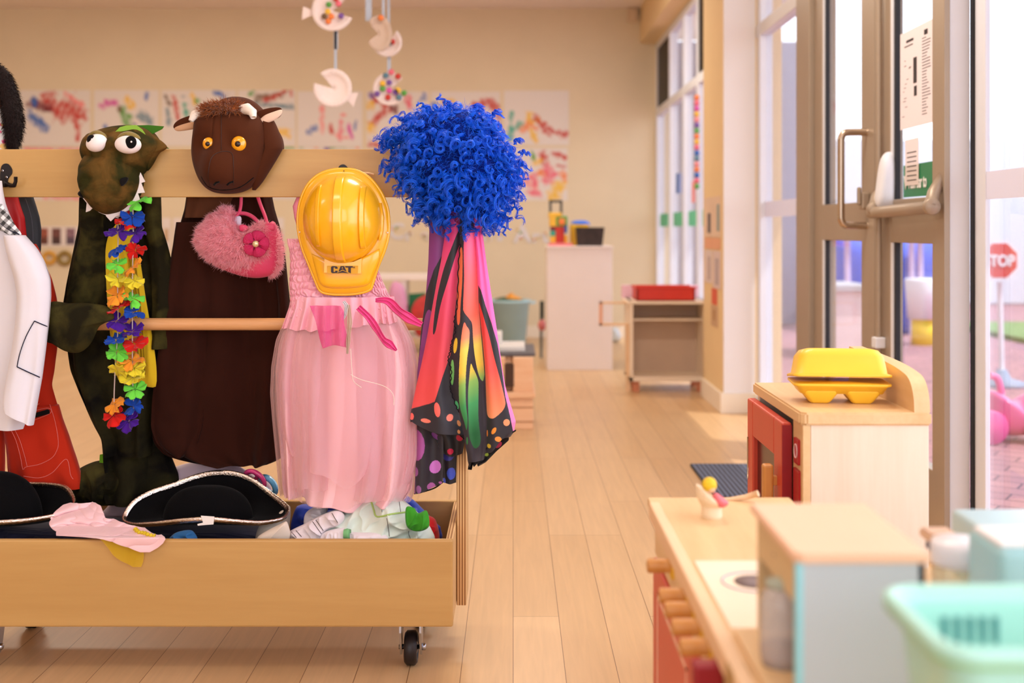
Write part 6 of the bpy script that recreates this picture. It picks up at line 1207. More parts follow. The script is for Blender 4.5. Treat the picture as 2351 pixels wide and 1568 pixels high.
# right panel: pink fold, black vein, long orange cell, black hem with orange dots
def pinkf(px, py): return grad(py-(px-1100)*1.2, [(480, (240, 50, 120)), (620, (252, 100, 180)), (800, (246, 110, 190)), (1000, (250, 160, 190))])
def orc(px, py): return grad(py, [(640, (226, 30, 30)), (760, (230, 60, 60)), (850, (240, 84, 76)), (920, (246, 130, 90)), (970, (248, 160, 110))])
lay = [([(1098, 655), (1104, 665), (1114, 700), (1128, 740), (1142, 790), (1152, 850), (1160, 910), (1172, 960), (1190, 1060), (1060, 1100), (1105, 1000), (1100, 800)], K, False),
       ([(1100, 700), (1106, 712), (1114, 740), (1124, 775), (1136, 825), (1148, 870), (1158, 912), (1160, 928), (1154, 942), (1140, 955), (1130, 960), (1120, 955), (1117, 930), (1114, 850), (1108, 780)], orc, True),
       (dot(1163, 969, 7.5, 8), (248, 160, 110), False), (dot(1134, 988, 4.5, 9, 0.5), (240, 150, 50), False), (dot(1144, 1007, 8, 6, 0.2), (244, 150, 60), False), (dot(1123, 1024, 4.5, 5), (214, 180, 40), False), (dot(1119, 996, 1.5, 8), (230, 130, 40), False)]
wing('front_right_panel', [(500, 1084, 1104), (540, 1088, 1108), (600, 1094, 1116), (680, 1098, 1128), (760, 1104, 1140), (850, 1112, 1152), (900, 1115, 1160), (950, 1117, 1174), (985, 1117, 1184), (1010, 1116, 1180), (1022, 1116, 1172)],
     lambda px, py, u, v: 2.758-0.018*np.sin(u*PI)**0.8*(0.6+0.6*v)-0.003*np.sin(u*9), painter(pinkf, lay), 200, 620, hem=lambda u: 18-40*u+6*np.sin(u*7))
lay = [(dot(1090, 1048, 4, 4), (180, 200, 40), False), (dot(1094, 1030, 5, 3), (60, 140, 60), False), (dot(1144, 1022, 10, 5, -0.6), (240, 70, 120), False), (dot(1117, 1045, 5, 4), (170, 190, 60), False)]
wing('rear_right_hem', [(985, 1068, 1170), (1010, 1070, 1168), (1035, 1072, 1140), (1058, 1074, 1118), (1066, 1076, 1100)], lambda px, py, u, v: 2.79-0.008*np.sin(u*14), painter((22, 16, 20), lay), 160, 120, hem=lambda u: 5*np.sin(u*16))
prism('hanging_loop', [(1078, 1050), (1090, 1050), (1083, 1079), (1074, 1078)], 2.795, 0.002, blackf, t)
for pts, Yh in (([(943, 967), (960, 966), (990, 970), (1020, 978), (1050, 994), (1066, 1008)], 2.772), ([(1116, 1030), (1140, 1014), (1165, 1000), (1184, 988)], 2.752), ([(951, 1133), (975, 1128), (1000, 1119), (1017, 1106)], 2.806)):
    sp_ = spline(pts, 90); tube('overlocked_edge', [P(x, y+0.9*math.sin(i*1.7), Yh) for i, (x, y) in enumerate(sp_)], 0.0016, M('black_thread', (26, 22, 30)), t, 5)
puff('neck_gather', [(1026, 470), (1046, 450), (1075, 455), (1090, 490), (1084, 530), (1056, 530), (1030, 520)], 2.80, 0.04, 0.02, M('magenta_cloth', (160, 12, 76), rough=0.6), t, c=(1055, 500))

# ================================================================== WHITE COAT, VEST, RED OVERALLS AT THE LEFT EDGE
red = cloth('red_cotton_drill', (190, 44, 20), 0.8); rst = M('pink_stitching', (236, 130, 120), rough=0.8)
t = thing('red_overalls', (PX(60, 2.93), 2.93, 0.36), 'orange-red overalls with pale stitching behind the white coat', 'overalls')
garment('body', [(560, -120, 84), (600, -120, 100), (640, -125, 118), (690, -130, 131), (740, -130, 133), (800, -130, 131), (850, -130, 124), (885, -130, 118), (920, -130, 128), (960, -130, 142)], 2.935, 0.035, red, t, folds=[(5, 0.006, 0.5), (9, 0.003, 0.5)], seed=51, wr=0.004, cap=True)
garment('leg', [(930, 4, 134), (960, 6, 142), (1000, 10, 158), (1050, 16, 174), (1100, 20, 187), (1120, 22, 188)], 2.925, 0.035, red, t, folds=[(4, 0.007, 0.5), (8, 0.003, -0.5)], seed=52, wr=0.004); rl = t.children[-1]
garment('leg', [(930, -130, 8), (1000, -130, 10), (1060, -130, 10), (1120, -130, 8)], 2.935, 0.035, red, t, folds=[(4, 0.006, 0.5)], seed=53)
for pts in ([(84, 930), (108, 920), (118, 940), (128, 975), (134, 1015), (130, 1035), (118, 1052), (90, 1066), (60, 1072), (54, 1078)], [(24, 985), (36, 1010), (46, 1045), (52, 1078)], [(33, 985), (45, 1010), (56, 1045), (62, 1070)], [(54, 1093), (90, 1097), (120, 1085), (152, 1054), (162, 1090), (168, 1100)], [(76, 944), (110, 937), (116, 948), (80, 964)]): stitch('stitch_line', rl, pts, 0.0007, rst, rl, 40)
prism('zip', [(74, 950), (108, 940), (113, 942), (113, 950), (76, 961)], 2.8805, 0.004, blackf, rl)
t = thing('black_vest', (PX(60, 2.92), 2.92, 0.98), 'black padded garment with a red lining hung behind the white coat', 'vest')
garment('padded_edge', [(400, -90, 60), (440, -90, 72), (470, -90, 82), (500, -90, 91), (530, -90, 95), (570, -90, 94), (600, -90, 90)], 2.945, 0.03, M('black_padding', (32, 32, 40), rough=0.6, var=0.1), t, folds=[(3, 0.003, 0)], seed=55)
garment('red_lining', [(440, -80, 40), (470, -80, 48), (500, -80, 58), (540, -80, 62), (590, -80, 64)], 2.925, 0.03, M('red_lining', (190, 14, 20), rough=0.5), t, folds=[(6, 0.006, 0.5)], seed=56)
tube('seam', [P(58, 455, 2.913), P(72, 500, 2.911), P(76, 550, 2.911), P(74, 590, 2.911)], 0.001, M('grey_thread', (70, 70, 80)), t, 5, n=20)
t = thing('white_coat', (PX(30, 2.80), 2.80, 0.55), 'white cotton coat with a drawn dark outline on its sleeve at the left edge', 'coat')
coat = M('white_coat_cotton', (226, 222, 230), rough=0.8, sheen=0.1, var=0.02, bump=0.2, bs=700, bd=0.0006); coatd = coat
garment('body', [(415, -110, 3), (440, -110, 6), (470, -110, 12), (500, -110, 24), (540, -110, 46), (580, -110, 78), (620, -110, 96), (700, -110, 96), (800, -110, 90), (900, -110, 74), (960, -110, 62), (985, -110, 52)], 2.80, 0.03, coat, t, folds=[(4, 0.006, 1), (7, 0.003, -1)], seed=61, wr=0.003, wrs=(1, 3))
garment('sleeve', [(540, 10, 55), (570, 14, 84), (600, 22, 102), (640, 34, 116), (680, 40, 117), (740, 36, 112), (800, 28, 105), (860, 18, 96), (910, 12, 86), (940, 10, 80), (958, 14, 76)], 2.745, 0.028, coat, t, folds=[(3, 0.005, 1), (6, 0.002, -1)], seed=62, hem=lambda cx: 18*cx, wr=0.003, wrs=(1, 3)); sl = t.children[-1]
dk = M('navy_line', (24, 26, 50), rough=0.7)
stitch('drawn_line', sl, [(110, 750), (95, 744), (79, 737)], 0.0013, dk, sl, 20, 0.002); stitch('drawn_line', sl, [(79, 737), (60, 772), (46, 810), (39, 842)], 0.0011, dk, sl, 30, 0.002); stitch('drawn_line', sl, [(39, 842), (62, 853), (91, 866)], 0.0013, dk, sl, 20, 0.002)
def gingham(px, py):
    u = (px*0.75+py*0.66)/8.5; v = (px*-0.66+py*0.75)/8.5; a = (np.floor(u) % 2 == 0); b_ = (np.floor(v) % 2 == 0); k = np.where(a & b_, 0.03, np.where(a | b_, 0.28, 0.8)); return np.stack([k, k, k*1.02], 1)
ck_ = vcmat('gingham_cloth', 0.8)
V, q, (px, py) = sheetgeo([(468, -8, 4), (480, -10, 10), (500, -20, 24), (520, -20, 36), (532, 5, 46), (545, 30, 52), (552, 42, 54)], lambda px, py, u, v: 2.755-0.004*np.sin(u*3), nu=70, nv=90); o = link('checked_collar', rawmesh(V, q), ck_, t); setcol(o, gingham(px.ravel(), py.ravel())); s_ = o.modifiers.new('thickness', 'SOLIDIFY'); s_.thickness = 0.0015
tube('collar_piping', [P(-8, 505, 2.752), P(15, 524, 2.752), P(30, 532, 2.752), P(44, 538, 2.752)], 0.0014, dk, t, 6, n=24)

# ================================================================== DOLL BEHIND THE RAIL AT THE LEFT EDGE
YX = 3.12
t = thing('cloth_doll', (PX(-30, YX), YX, 0.85), 'brown doll with long dark curly hair and floral top behind the rail', 'doll')
skin = M('doll_skin', (104, 58, 38), rough=0.6); hr = M('doll_hair', (30, 18, 16), rough=0.8, sheen=0.1, var=0.4, vs=60, bump=0.8, bs=250)
puff('head', [(-95, 200), (-80, 160), (-45, 145), (-10, 160), (8, 200), (14, 235), (4, 255), (-30, 268), (-80, 262)], YX, 0.07, 0.07, skin, t, c=(-42, 205))
V, q = puffgeo([(-60, 150), (-30, 140), (5, 152), (22, 175), (34, 215), (44, 260), (47, 300), (42, 320), (36, 345), (22, 350), (18, 300), (14, 262), (13, 225), (2, 185), (-20, 165)], YX+0.005, 0.04, 0.05, c=(24, 240)); rs = np.random.RandomState(9)
p, nn_, _ = sample(V, q, 5000, rs); nn_ = nn_*-1; Vf, _, Tf = furgeo(p, nn_+rs.normal(size=p.shape)*0.3, 0.012, 0.0006, rs, (0, 0, -0.7), 0.6); Vc, qc, Tc = merge([(V, q), (Vf, None, Tf)]); link('hair', rawmesh(Vc, qc, Tc), hr, t)
fv = vcmat('floral_print', 0.8)
V, q, (px, py) = garmentgeo([(245, -90, 4), (262, -95, 14), (290, -95, 18), (330, -95, 18), (420, -95, 16), (560, -95, 0)], YX, 0.05, nu=120, nv=120, seed=4)
fn = Noise(90, 20, 1.5, 4); fn2 = Noise(91, 20, 1.5, 4); a_ = fn(px/60, py/60).ravel()[:, None]; b_ = fn2(px/60, py/60).ravel()[:, None]; C = np.tile(np.array(lin((240, 228, 222))), (px.size, 1)); C = np.where(a_ > 0.45, np.array(lin((226, 80, 120))), C); C = np.where(b_ > 0.55, np.array(lin((240, 190, 110))), C)
o = link('floral_top', rawmesh(V, q), fv, t); setcol(o, C)

# ================================================================== PLAY KITCHEN AT THE RIGHT
kb = wood('kitchen_birch', (218, 178, 126), (234, 198, 150), 'Y', 0.6, rough=0.4); kp = wood('pale_birch_side', (228, 206, 182), (240, 222, 202), 'Z', 0.5, rough=0.5)
kedge = M('birch_edge', (236, 198, 158), rough=0.5); redl = M('red_laminate', (206, 74, 54), rough=0.4, var=0.03); redd = M('dark_red_edge', (150, 22, 34), rough=0.4); kn = M('honey_wood', (206, 142, 70), rough=0.4, var=0.1, vs=30)
# tall unit: oven cabinet
XA, XB, YA, YC_ = 0.587, 0.843, 2.30, 2.753; ZW = 0.6775
t = thing('play_oven_cabinet', ((XA+XB)/2, (YA+YC_)/2, 0), 'pale wooden play oven cabinet with a red door on its left side', 'play kitchen')
box('side_panel', XA+0.016, XB, YA+0.006, YA+0.026, 0.0, ZW-0.026, kp, t, 0.002); box('side_panel', XA+0.005, XB, YC_-0.02, YC_, 0, ZW-0.026, kp, t, 0.002)
box('back_panel', XB-0.015, XB, YA+0.026, YC_-0.02, 0, ZW-0.026, kb, t, 0); box('bottom_panel', XA+0.02, XB-0.015, YA+0.026, YC_-0.02, 0.05, 0.07, kb, t, 0)
def slab(name, x0, x1, y0, y1, z0, z1, mat, parent, ch=0.012, rr=0.004):
    bm = bmesh.new(); pts = [(x0+ch, y0), (x1, y0), (x1, y1), (x0, y1), (x0, y0+ch)]; a = [bm.verts.new((x, y, z0)) for x, y in pts]; b = [bm.verts.new((x, y, z1)) for x, y in pts]
    bm.faces.new(a[::-1]); bm.faces.new(b); n = len(pts)
    for i in range(n): bm.faces.new([a[i], a[(i+1) % n], b[(i+1) % n], b[i]])
    bmesh.ops.bevel(bm, geom=list(bm.edges), offset=rr, segments=2, affect='EDGES'); return bmobj(name, bm, mat, parent)
slab('worktop', XA-0.006, XB+0.004, YA, YC_+0.004, ZW-0.026, ZW, kb, t)
bm = bmesh.new(); prof = [(YA+0.005, ZW), (YA+0.012, ZW+0.035), (YA+0.035, ZW+0.062), (YA+0.08, ZW+0.074), (YA+0.2, ZW+0.083), (YC_, ZW+0.088), (YC_, ZW)]
prof = [tuple(p) for p in np.concatenate([spline(prof[:6], 24), [prof[6]]])]
a = [bm.verts.new((XB-0.030, y, z)) for y, z in prof]; b = [bm.verts.new((XB+0.002, y, z)) for y, z in prof]; n = len(prof); bm.faces.new(a); bm.faces.new(b[::-1])
for i in range(n): bm.faces.new([a[i], b[i], b[(i+1) % n], a[(i+1) % n]])
bmobj('backsplash', bm, kb, t)
boxes('front_frame', [(XA, XA+0.016, YA+0.006, 2.385, 0, ZW-0.026), (XA, XA+0.016, 2.385, YC_, 0, 0.08)], kb, t, 0.002)
Yd0, Yd1 = 2.392, 2.745; d = boxes('door', [(XA-0.022, XA-0.001, Yd0, Yd0+0.075, 0.09, 0.642), (XA-0.022, XA-0.001, Yd1-0.06, Yd1, 0.09, 0.642), (XA-0.022, XA-0.001, Yd0+0.075, Yd1-0.06, 0.56, 0.642), (XA-0.022, XA-0.001, Yd0+0.075, Yd1-0.06, 0.09, 0.36)], redl, t, 0.004)
box('door_edge', XA-0.0215, XA-0.001, Yd0-0.0008, Yd0+0.001, 0.095, 0.637, redd, d, 0)
box('oven_window', XA-0.010, XA-0.006, Yd0+0.07, Yd1-0.055, 0.35, 0.57, M('oven_dark', (60, 20, 24), rough=0.2), d, 0)
box('handle', XA-0.052, XA-0.030, 2.43, 2.455, 0.30, 0.545, kn, d, 0.005); box('handle_post', XA-0.035, XA-0.02, 2.435, 2.45, 0.50, 0.52, kn, d); box('handle_post', XA-0.035, XA-0.02, 2.435, 2.45, 0.32, 0.34, kn, d)
for z in (0.2, 0.5): tube('hinge', [(XA-0.0225, Yd1-0.012, z-0.05), (XA-0.0225, Yd1-0.012, z+0.05)], 0.0025, steel, d, 10, n=4)
box('control_tile', XA-0.004, XA, 2.325, 2.365, 0.565, 0.618, M('dark_red_tile', (176, 20, 30), rough=0.35), t, 0.004)
box('control_tile', XA-0.004, XA, 2.322, 2.368, 0.40, 0.555, M('dark_red_tile', (176, 20, 30), rough=0.35), t, 0.004)
tube('tile_dial', [(XA-0.005, 2.345+0.012*math.cos(a), 0.592+0.014*math.sin(a)) for a in np.linspace(0, 2*PI, 20, endpoint=False)], 0.0012, M('dial_white', (240, 200, 200)), t, 6, closed=True)
# egg carton
YE = 2.42; yl = M('egg_carton_yellow', (255, 200, 52), rough=0.45, coat=0.15, var=0.03)
t = thing('egg_carton', (0.715, 2.46, ZW), 'yellow plastic egg carton slightly open on the oven cabinet', 'egg carton')
def rrect(cx, cy, hx, hy, r, n=6):
    o = []
    for (sx_, sy_, a0) in ((1, 1, 0), (-1, 1, 90), (-1, -1, 180), (1, -1, 270)):
        for k in range(n+1):
            a = math.radians(a0+90*k/n); o.append((cx+sx_*(hx-r)+r*math.cos(a), cy+sy_*(hy-r)+r*math.sin(a)))
    return o
def loft(name, secs, mat, parent, cap0=True, cap1=True, xf=None, solid=0.0):
    bm = bmesh.new(); R_ = []
    for (ring_, z) in secs:
        R_.append([bm.verts.new(xf(Vector((x, y, z))) if xf else Vector((x, y, z))) for x, y in ring_])
    for A_, B_ in zip(R_[:-1], R_[1:]):
        n = len(A_)
        for i in range(n): bm.faces.new([A_[i], A_[(i+1) % n], B_[(i+1) % n], B_[i]])
    if cap0: bm.faces.new(R_[0][::-1])
    if cap1: bm.faces.new(R_[-1])
    o = bmobj(name, bm, mat, parent, True)
    if solid: s_ = o.modifiers.new('thickness', 'SOLIDIFY'); s_.thickness = solid
    return o
ec, ey, hx, hy = 0.702, 2.455, 0.098, 0.055
def tiltz(ang): 
    Rm = Matrix.Rotation(ang, 4, 'X'); pv = Vector((ec, ey+hy, ZW+0.042))
    return lambda v: pv+(Rm @ (v-pv))
rot = Matrix.Rotation(math.radians(-6), 4, 'Z'); cv = Vector((ec, ey, 0))
def ecx(ang):
    tz_ = tiltz(ang)
    return lambda v: cv+(rot @ (tz_(v)-cv))
loft('carton_base', [(rrect(ec, ey, hx-0.012, hy-0.012, 0.01), ZW+0.022), (rrect(ec, ey, hx-0.003, hy-0.003, 0.014), ZW+0.037), (rrect(ec, ey, hx+0.004, hy+0.004, 0.016), ZW+0.040), (rrect(ec, ey, hx+0.004, hy+0.004, 0.016), ZW+0.044)], yl, t, xf=ecx(0))
for i in range(2):
    for j in (-1, 1):
        cxx = ec+(i-0.5)*0.088; cyy = ey+j*0.024
        loft('cup', [(rrect(cxx, cyy, 0.019, 0.010, 0.008), ZW+0.0005), (rrect(cxx, cyy, 0.023, 0.013, 0.009), ZW+0.004), (rrect(cxx, cyy, 0.038, 0.022, 0.012), ZW+0.024), (rrect(cxx, cyy, 0.042, 0.024, 0.012), ZW+0.036)], yl, t, xf=ecx(0))
loft('lid', [(rrect(ec, ey, hx+0.005, hy+0.005, 0.016), ZW+0.046), (rrect(ec, ey, hx+0.005, hy+0.005, 0.016), ZW+0.051), (rrect(ec, ey, hx-0.002, hy-0.002, 0.02), ZW+0.054), (rrect(ec, ey, hx-0.008, hy-0.006, 0.022), ZW+0.090), (rrect(ec, ey, hx-0.018, hy-0.014, 0.022), ZW+0.103), (rrect(ec, ey, hx-0.034, hy-0.026, 0.018), ZW+0.107)], yl, t, xf=ecx(math.radians(-7)))
# low unit: stove counter
CX0, CX1, CY0, CY1, ZK = 0.239, 0.85, 0.80, 1.985, 0.568
t = thing('play_stove_counter', (0.55, 1.4, 0), 'low wooden play stove counter with red fronts and wooden knobs', 'play kitchen')
CXM, CYM = 0.56, 1.62
boxes('worktop', [(CX0, CXM, CY0, CY1, ZK-0.018, ZK), (CXM-0.001, CX1, CY0, CYM, ZK-0.018, ZK)], kb, t, 0.003)
boxes('worktop_lip', [(CX0-0.002, CX0+0.016, CY0, CY1+0.002, ZK-0.024, ZK+0.005)], kedge, t, 0.003)
box('end_panel', CX0+0.012, CXM-0.002, CY1-0.02, CY1-0.002, 0, ZK-0.018, kp, t, 0.002); box('back_panel', CX1-0.015, CX1, CY0, CYM-0.02, 0, ZK-0.018, kp, t, 0)
box('far_shelf', CX0+0.004, 0.50, CY1+0.004, 2.06, ZK-0.02, ZK-0.004, kb, t, 0.003)
boxes('control_board', [(CX0+0.006, CX0+0.016, CY0, CY1-0.02, 0.49, ZK-0.024)], kb, t, 0.002)
for (a, b_) in ((1.52, 1.96), (1.06, 1.50), (0.80, 1.04)):
    dd = box('front_door', CX0+0.002, CX0+0.016, a, b_, 0.05, 0.485, redl, t, 0.003); pw = M('pale_line', (240, 196, 170), rough=0.5)
    for (z0_, z1_) in ((0.28, 0.44), (0.10, 0.25)):
        for (y0_, y1_, za_, zb2) in ((a+0.06, b_-0.06, z1_-0.006, z1_), (a+0.06, b_-0.06, z0_, z0_+0.006), (a+0.06, a+0.066, z0_, z1_), (b_-0.066, b_-0.06, z0_, z1_)): box('line', CX0+0.0012, CX0+0.0025, y0_, y1_, za_, zb2, pw, dd, 0)
for yk in (1.749, 1.605, 1.546, 1.479, 1.409): 
    k = tube('knob', [(CX0+0.006, yk, 0.532), (CX0-0.012, yk, 0.532), (CX0-0.030, yk, 0.532), (CX0-0.033, yk, 0.532)], [0.0105, 0.0112, 0.0112, 0.009], kn, t, 20)
    box('knob_mark', CX0+0.003, CX0+0.006, yk-0.016, yk+0.016, 0.515, 0.55, M('mark_yellow', (236, 190, 40)), k, 0)
box('dark_red_knob', CX0-0.030, CX0+0.006, 1.318, 1.342, 0.515, 0.545, redd, t, 0.005)
box('upright_post', CX0-0.004, CX0+0.018, 1.222, 1.262, 0.05, ZK+0.004, M('olive_wood', (176, 138, 84), rough=0.5), t, 0.003)
box('hob_panel', 0.262, 0.56, 1.368, 1.646, ZK, ZK+0.002, M('hob_cream', (250, 226, 200), rough=0.35), t, 0.0005)
gry = M('hob_grey', (120, 102, 104), rough=0.5, var=0.2, vs=60); blg = M('hob_ring', (160, 150, 180), rough=0.5)
for (x, y, r) in ((0.328, 1.545, 0.027), (0.333, 1.415, 0.017)):
    lathe('hob_disc', [(0, 0.002), (r, 0.002), (r, 0.0035), (0, 0.0035)], (x, y, ZK), gry, t, 32)
    tube('hob_ring', [(x+r*1.62*math.cos(a), y+r*1.62*math.sin(a), ZK+0.0025) for a in np.linspace(0, 2*PI, 40, endpoint=False)], 0.0011, blg, t, 6, closed=True)
cb = tube('curved_rail', [(0.36, 2.04, ZK-0.004), (0.39, 2.035, ZK-0.002), (0.415, 2.03, ZK+0.003), (0.435, 2.02, ZK+0.012)], [0.002, 0.004, 0.005, 0.006], kedge, t, 10, n=None)
# little pedestal chair with a doll
bx_, by_ = 0.332, 1.90; t = thing('toy_pedestal_chair', (bx_, by_, ZK), 'small cream egg-shaped toy chair holding a tiny doll on the counter', 'toy')
n = 40; th = np.arange(n)*2*PI/n; secs = []
for f in np.linspace(0, 1, 22):
    hmax = 0.0275-0.017*np.cos(th) ; z = np.where(f < 0.3, f/0.3*0.020, 0.020+(f-0.3)/0.7*(hmax-0.010)); r = np.interp(f, [0, 0.05, 0.3, 0.42, 0.6, 0.8, 1.0], [0.0160, 0.0172, 0.0168, 0.0205, 0.0240, 0.0250, 0.0240]); secs.append(np.stack([bx_-0.003*f+r*np.cos(th), by_+r*np.sin(th), ZK+z], 1))
for f in np.linspace(1, 0.35, 12):
    hmax = 0.0275-0.017*np.cos(th); z = 0.020+(f-0.3)/0.7*(hmax-0.010); r = np.interp(f, [0.35, 0.6, 0.8, 1.0], [0.002, 0.0205, 0.0220, 0.0212]); secs.append(np.stack([bx_-0.003*f+r*np.cos(th), by_+r*np.sin(th), ZK+z+0.001], 1))
link('chair_shell', rawmesh(np.concatenate(secs), gridfaces(len(secs), n, cv=True)), M('cream_ceramic', (236, 214, 182), rough=0.4), t)
t2 = thing('tiny_doll', (bx_+0.005, by_, ZK+0.025), 'tiny doll with yellow hair and pink dress lying in the cream toy chair', 'doll')
ellipsoid('head', (bx_-0.004, by_-0.012, ZK+0.052), (0.008, 0.008, 0.009), M('doll_face', (240, 190, 150)), t2, 16); ellipsoid('hair', (bx_-0.006, by_-0.010, ZK+0.057), (0.0125, 0.011, 0.0125), M('yellow_hair', (236, 190, 30), var=0.2, vs=150, bump=0.6), t2, 18, 0.4)
puff('dress', [(1636, 1140), (1645, 1132), (1668, 1148), (1672, 1156), (1660, 1165), (1645, 1160)], 1.885, 0.012, 0.01, M('doll_pink', (230, 110, 120), var=0.2, vs=100), t2)
# toy coffee machine
QX0, QX1, QY0, QY1, QZ = 0.287, 0.417, 1.15, 1.357, 0.722; bw = M('box_blue_white', (186, 194, 200), rough=0.45, var=0.02); cyan = M('box_edge_cyan', (150, 212, 224), rough=0.4)
t = thing('toy_coffee_machine', ((QX0+QX1)/2, (QY0+QY1)/2, ZK), 'wooden toy coffee machine with a pale blue side and plain wooden top', 'toy appliance')
slab('top_board', QX0-0.004, QX1+0.004, QY0-0.004, QY1+0.004, QZ-0.010, QZ, M('peach_ply', (234, 192, 160), rough=0.5, var=0.03), t, 0.008, 0.002)
box('side_panel', QX0+0.004, QX1, QY0, QY0+0.008, ZK, QZ-0.010, bw, t, 0.001); box('side_panel', QX0+0.004, QX1, QY1-0.008, QY1, ZK, QZ-0.010, M('machine_front', (214, 186, 140), rough=0.5), t, 0.001); box('back_panel', QX1-0.008, QX1, QY0, QY1, ZK, QZ-0.010, bw, t, 0.001)
box('corner_strip', QX0-0.001, QX0+0.006, QY0-0.001, QY0+0.010, ZK, QZ-0.010, cyan, t, 0.001)
box('front_board', QX0+0.004, QX0+0.010, QY0+0.010, QY1-0.008, QZ-0.060, QZ-0.010, M('machine_front', (214, 186, 140), rough=0.5), t, 0.001); box('inner_board', QX0+0.055, QX0+0.062, QY0+0.008, QY1-0.008, ZK, QZ-0.060, M('machine_front', (214, 186, 140)), t, 0)
box('base_board', QX0-0.025, QX0+0.06, QY0+0.010, QY1-0.008, ZK, ZK+0.008, kb, t, 0.001)
lathe('spout', [(0, 0), (0.006, 0), (0.013, 0.020), (0, 0.020)], (QX0+0.016, QY0+0.12, QZ-0.055), M('spout_dark', (90, 70, 54), rough=0.4), t, 16)
t = thing('toy_coffee_pot', (QX0+0.006, QY0+0.090, ZK+0.008), 'small clear toy coffee pot standing inside the coffee machine', 'toy pot')
gl2 = M('pot_glass', (226, 222, 224), rough=0.1, alpha=0.45)
lathe('pot_body', [(0, 0), (0.022, 0), (0.024, 0.012), (0.024, 0.066), (0.020, 0.078), (0.016, 0.084)], (QX0+0.006, QY0+0.090, ZK+0.008), gl2, t, 28); lathe('lid', [(0, 0.084), (0.017, 0.084), (0.018, 0.090), (0, 0.094)], (QX0+0.006, QY0+0.090, ZK+0.008), M('pot_lid', (170, 176, 160)), t, 24)
lathe('coffee', [(0, 0.002), (0.022, 0.002), (0.024, 0.02), (0, 0.02)], (QX0+0.006, QY0+0.090, ZK+0.008), M('pot_brown', (150, 110, 80), rough=0.4), t, 24)
# jar, wooden toy, blue boxes, mint basket
jx, jy = 0.536, 1.36; t = thing('glass_jar', (jx, jy, ZK), 'squat glass jar with a white lid behind the mint basket', 'jar')
lathe('jar_body', [(0, 0), (0.030, 0), (0.034, 0.01), (0.034, 0.070), (0.030, 0.082)], (jx, jy, ZK), M('jar_glass', (224, 220, 190), rough=0.1, alpha=0.45), t, 32); lathe('lid', [(0, 0.082), (0.034, 0.082), (0.0355, 0.086), (0.0355, 0.104), (0.033, 0.109), (0, 0.110)], (jx, jy, ZK), M('lid_white', (226, 222, 226), rough=0.35), t, 36)
lathe('contents', [(0, 0.003), (0.029, 0.003), (0.031, 0.03), (0, 0.032)], (jx, jy, ZK), M('jar_fill', (210, 190, 120), var=0.2, vs=100), t, 24)
YT = 1.5; t = thing('wooden_toy_tap', (PX(2150, YT), YT, ZK), 'brown wooden toy tap with a dark stem behind the coffee machine', 'toy')
tube('stem', [(PX(2155, YT), YT, ZK), (PX(2153, YT), YT, PZ(1245, YT))], 0.009, M('tap_brown', (176, 124, 74), rough=0.5), t, 14, n=4)
slab('spout_block', PX(2128, YT), PX(2196, YT), YT-0.012, YT+0.03, PZ(1245, YT), PZ(1222, YT), M('tap_tan', (206, 168, 140), rough=0.5), t, 0.005, 0.003); box('stem_ring', PX(2130, YT), PX(2146, YT), YT-0.01, YT+0.01, PZ(1262, YT), PZ(1246, YT), M('tap_navy', (50, 52, 84), rough=0.5), t)
aq = M('toy_aqua', (152, 194, 198), rough=0.4, var=0.02); YB2 = 1.22
t = thing('toy_toaster', (PX(2370, YB2), YB2+0.04, ZK), 'pale aqua toy toaster with a white top at the right edge', 'toy appliance')
bm = bmesh.new(); x0, x1, zt3 = PX(2282, YB2), PX(2460, YB2), PZ(1262, YB2); bmbox(bm, x0+0.006, x1, YB2, YB2+0.09, ZK, zt3, 0.010, segs=4); bmobj('casing', bm, aq, t, True)
box('top_plate', x0+0.010, x1, YB2+0.008, YB2+0.082, zt3-0.002, zt3+0.005, M('toaster_white', (226, 222, 220)), t, 0.003)
YB3 = 1.46; t = thing('toy_microwave', (PX(2380, YB3), YB3+0.06, ZK), 'light blue toy box behind the aqua toaster at the right edge', 'toy appliance')
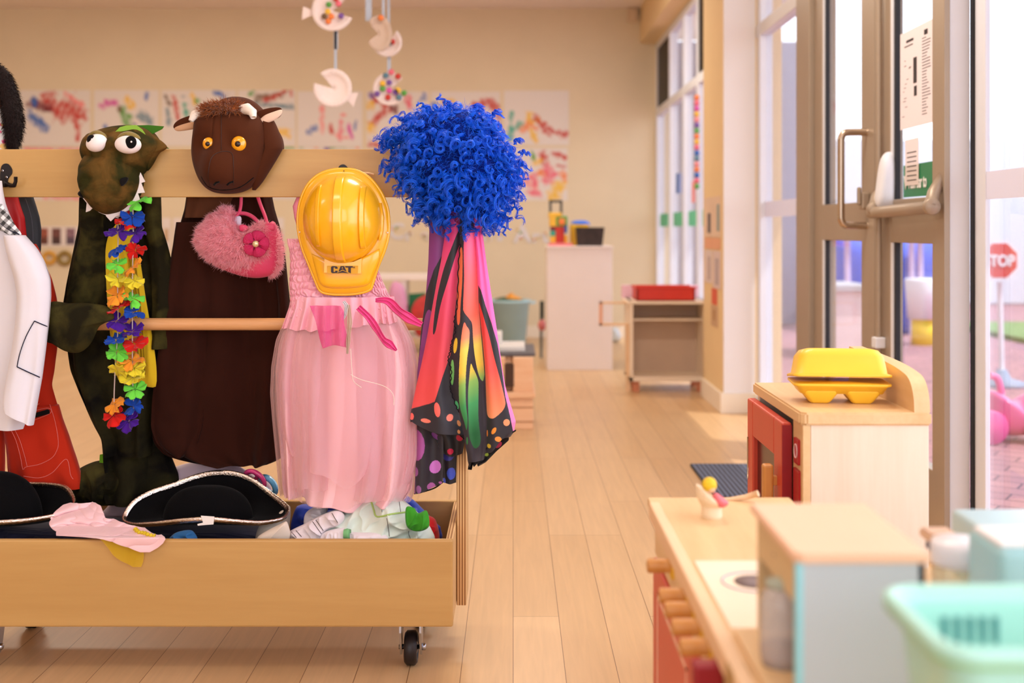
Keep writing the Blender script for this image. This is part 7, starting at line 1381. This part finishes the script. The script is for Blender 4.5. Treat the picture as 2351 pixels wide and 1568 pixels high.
bm = bmesh.new(); bmbox(bm, PX(2278, YB3), PX(2480, YB3), YB3, YB3+0.14, ZK, PZ(1228, YB3), 0.008, segs=4); bmobj('casing', bm, M('toy_sky', (176, 204, 212), rough=0.4), t, True)
mint = M('mint_plastic', (172, 226, 212), rough=0.4, coat=0.2, var=0.02); mintg = M('mint_rim_shade_tone', (150, 214, 150), rough=0.5)  # rim underside tone has the shade under the rim put into it
t = thing('mint_basket', (0.48, 0.92, ZK), 'mint green plastic basket in the lower right corner', 'basket')
bx0, bx1, byn, byf, zr = 0.322, 0.66, 0.845, 1.0, 0.735; mx_, my_ = (bx0+bx1)/2, (byn+byf)/2; hx_, hy_ = (bx1-bx0)/2, (byf-byn)/2
wall = [(rrect(mx_, my_, hx_-0.030, hy_-0.026, 0.018), ZK+0.001), (rrect(mx_, my_, hx_-0.026, hy_-0.022, 0.02), ZK+0.006), (rrect(mx_, my_, hx_-0.008, hy_-0.008, 0.026), zr-0.012), (rrect(mx_, my_, hx_-0.006, hy_-0.006, 0.028), zr)]
loft('tub', wall, mint, t, True, False, solid=0.002)
loft('rim', [(rrect(mx_, my_, hx_-0.006, hy_-0.006, 0.028), zr-0.003), (rrect(mx_, my_, hx_-0.006, hy_-0.006, 0.028), zr), (rrect(mx_, my_, hx_-0.001, hy_-0.001, 0.03), zr+0.003), (rrect(mx_, my_, hx_+0.004, hy_+0.004, 0.032), zr+0.001), (rrect(mx_, my_, hx_+0.005, hy_+0.005, 0.032), zr-0.008)], mint, t, False, False, solid=0.0015)
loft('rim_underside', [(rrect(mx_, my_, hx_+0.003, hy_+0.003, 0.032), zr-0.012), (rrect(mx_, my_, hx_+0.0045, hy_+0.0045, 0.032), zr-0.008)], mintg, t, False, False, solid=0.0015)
slot = M('slot_teal', (70, 140, 140), rough=0.6)
for k in range(5): box('slot', 0.372+k*0.011, 0.377+k*0.011, byf-0.0135, byf-0.0095, zr-0.045, zr-0.022, slot, t, 0)
for k in range(14): box('slot', 0.40+k*0.016, 0.406+k*0.016, byn+0.010, byn+0.0125, zr-0.075, zr-0.045, slot, t, 0)
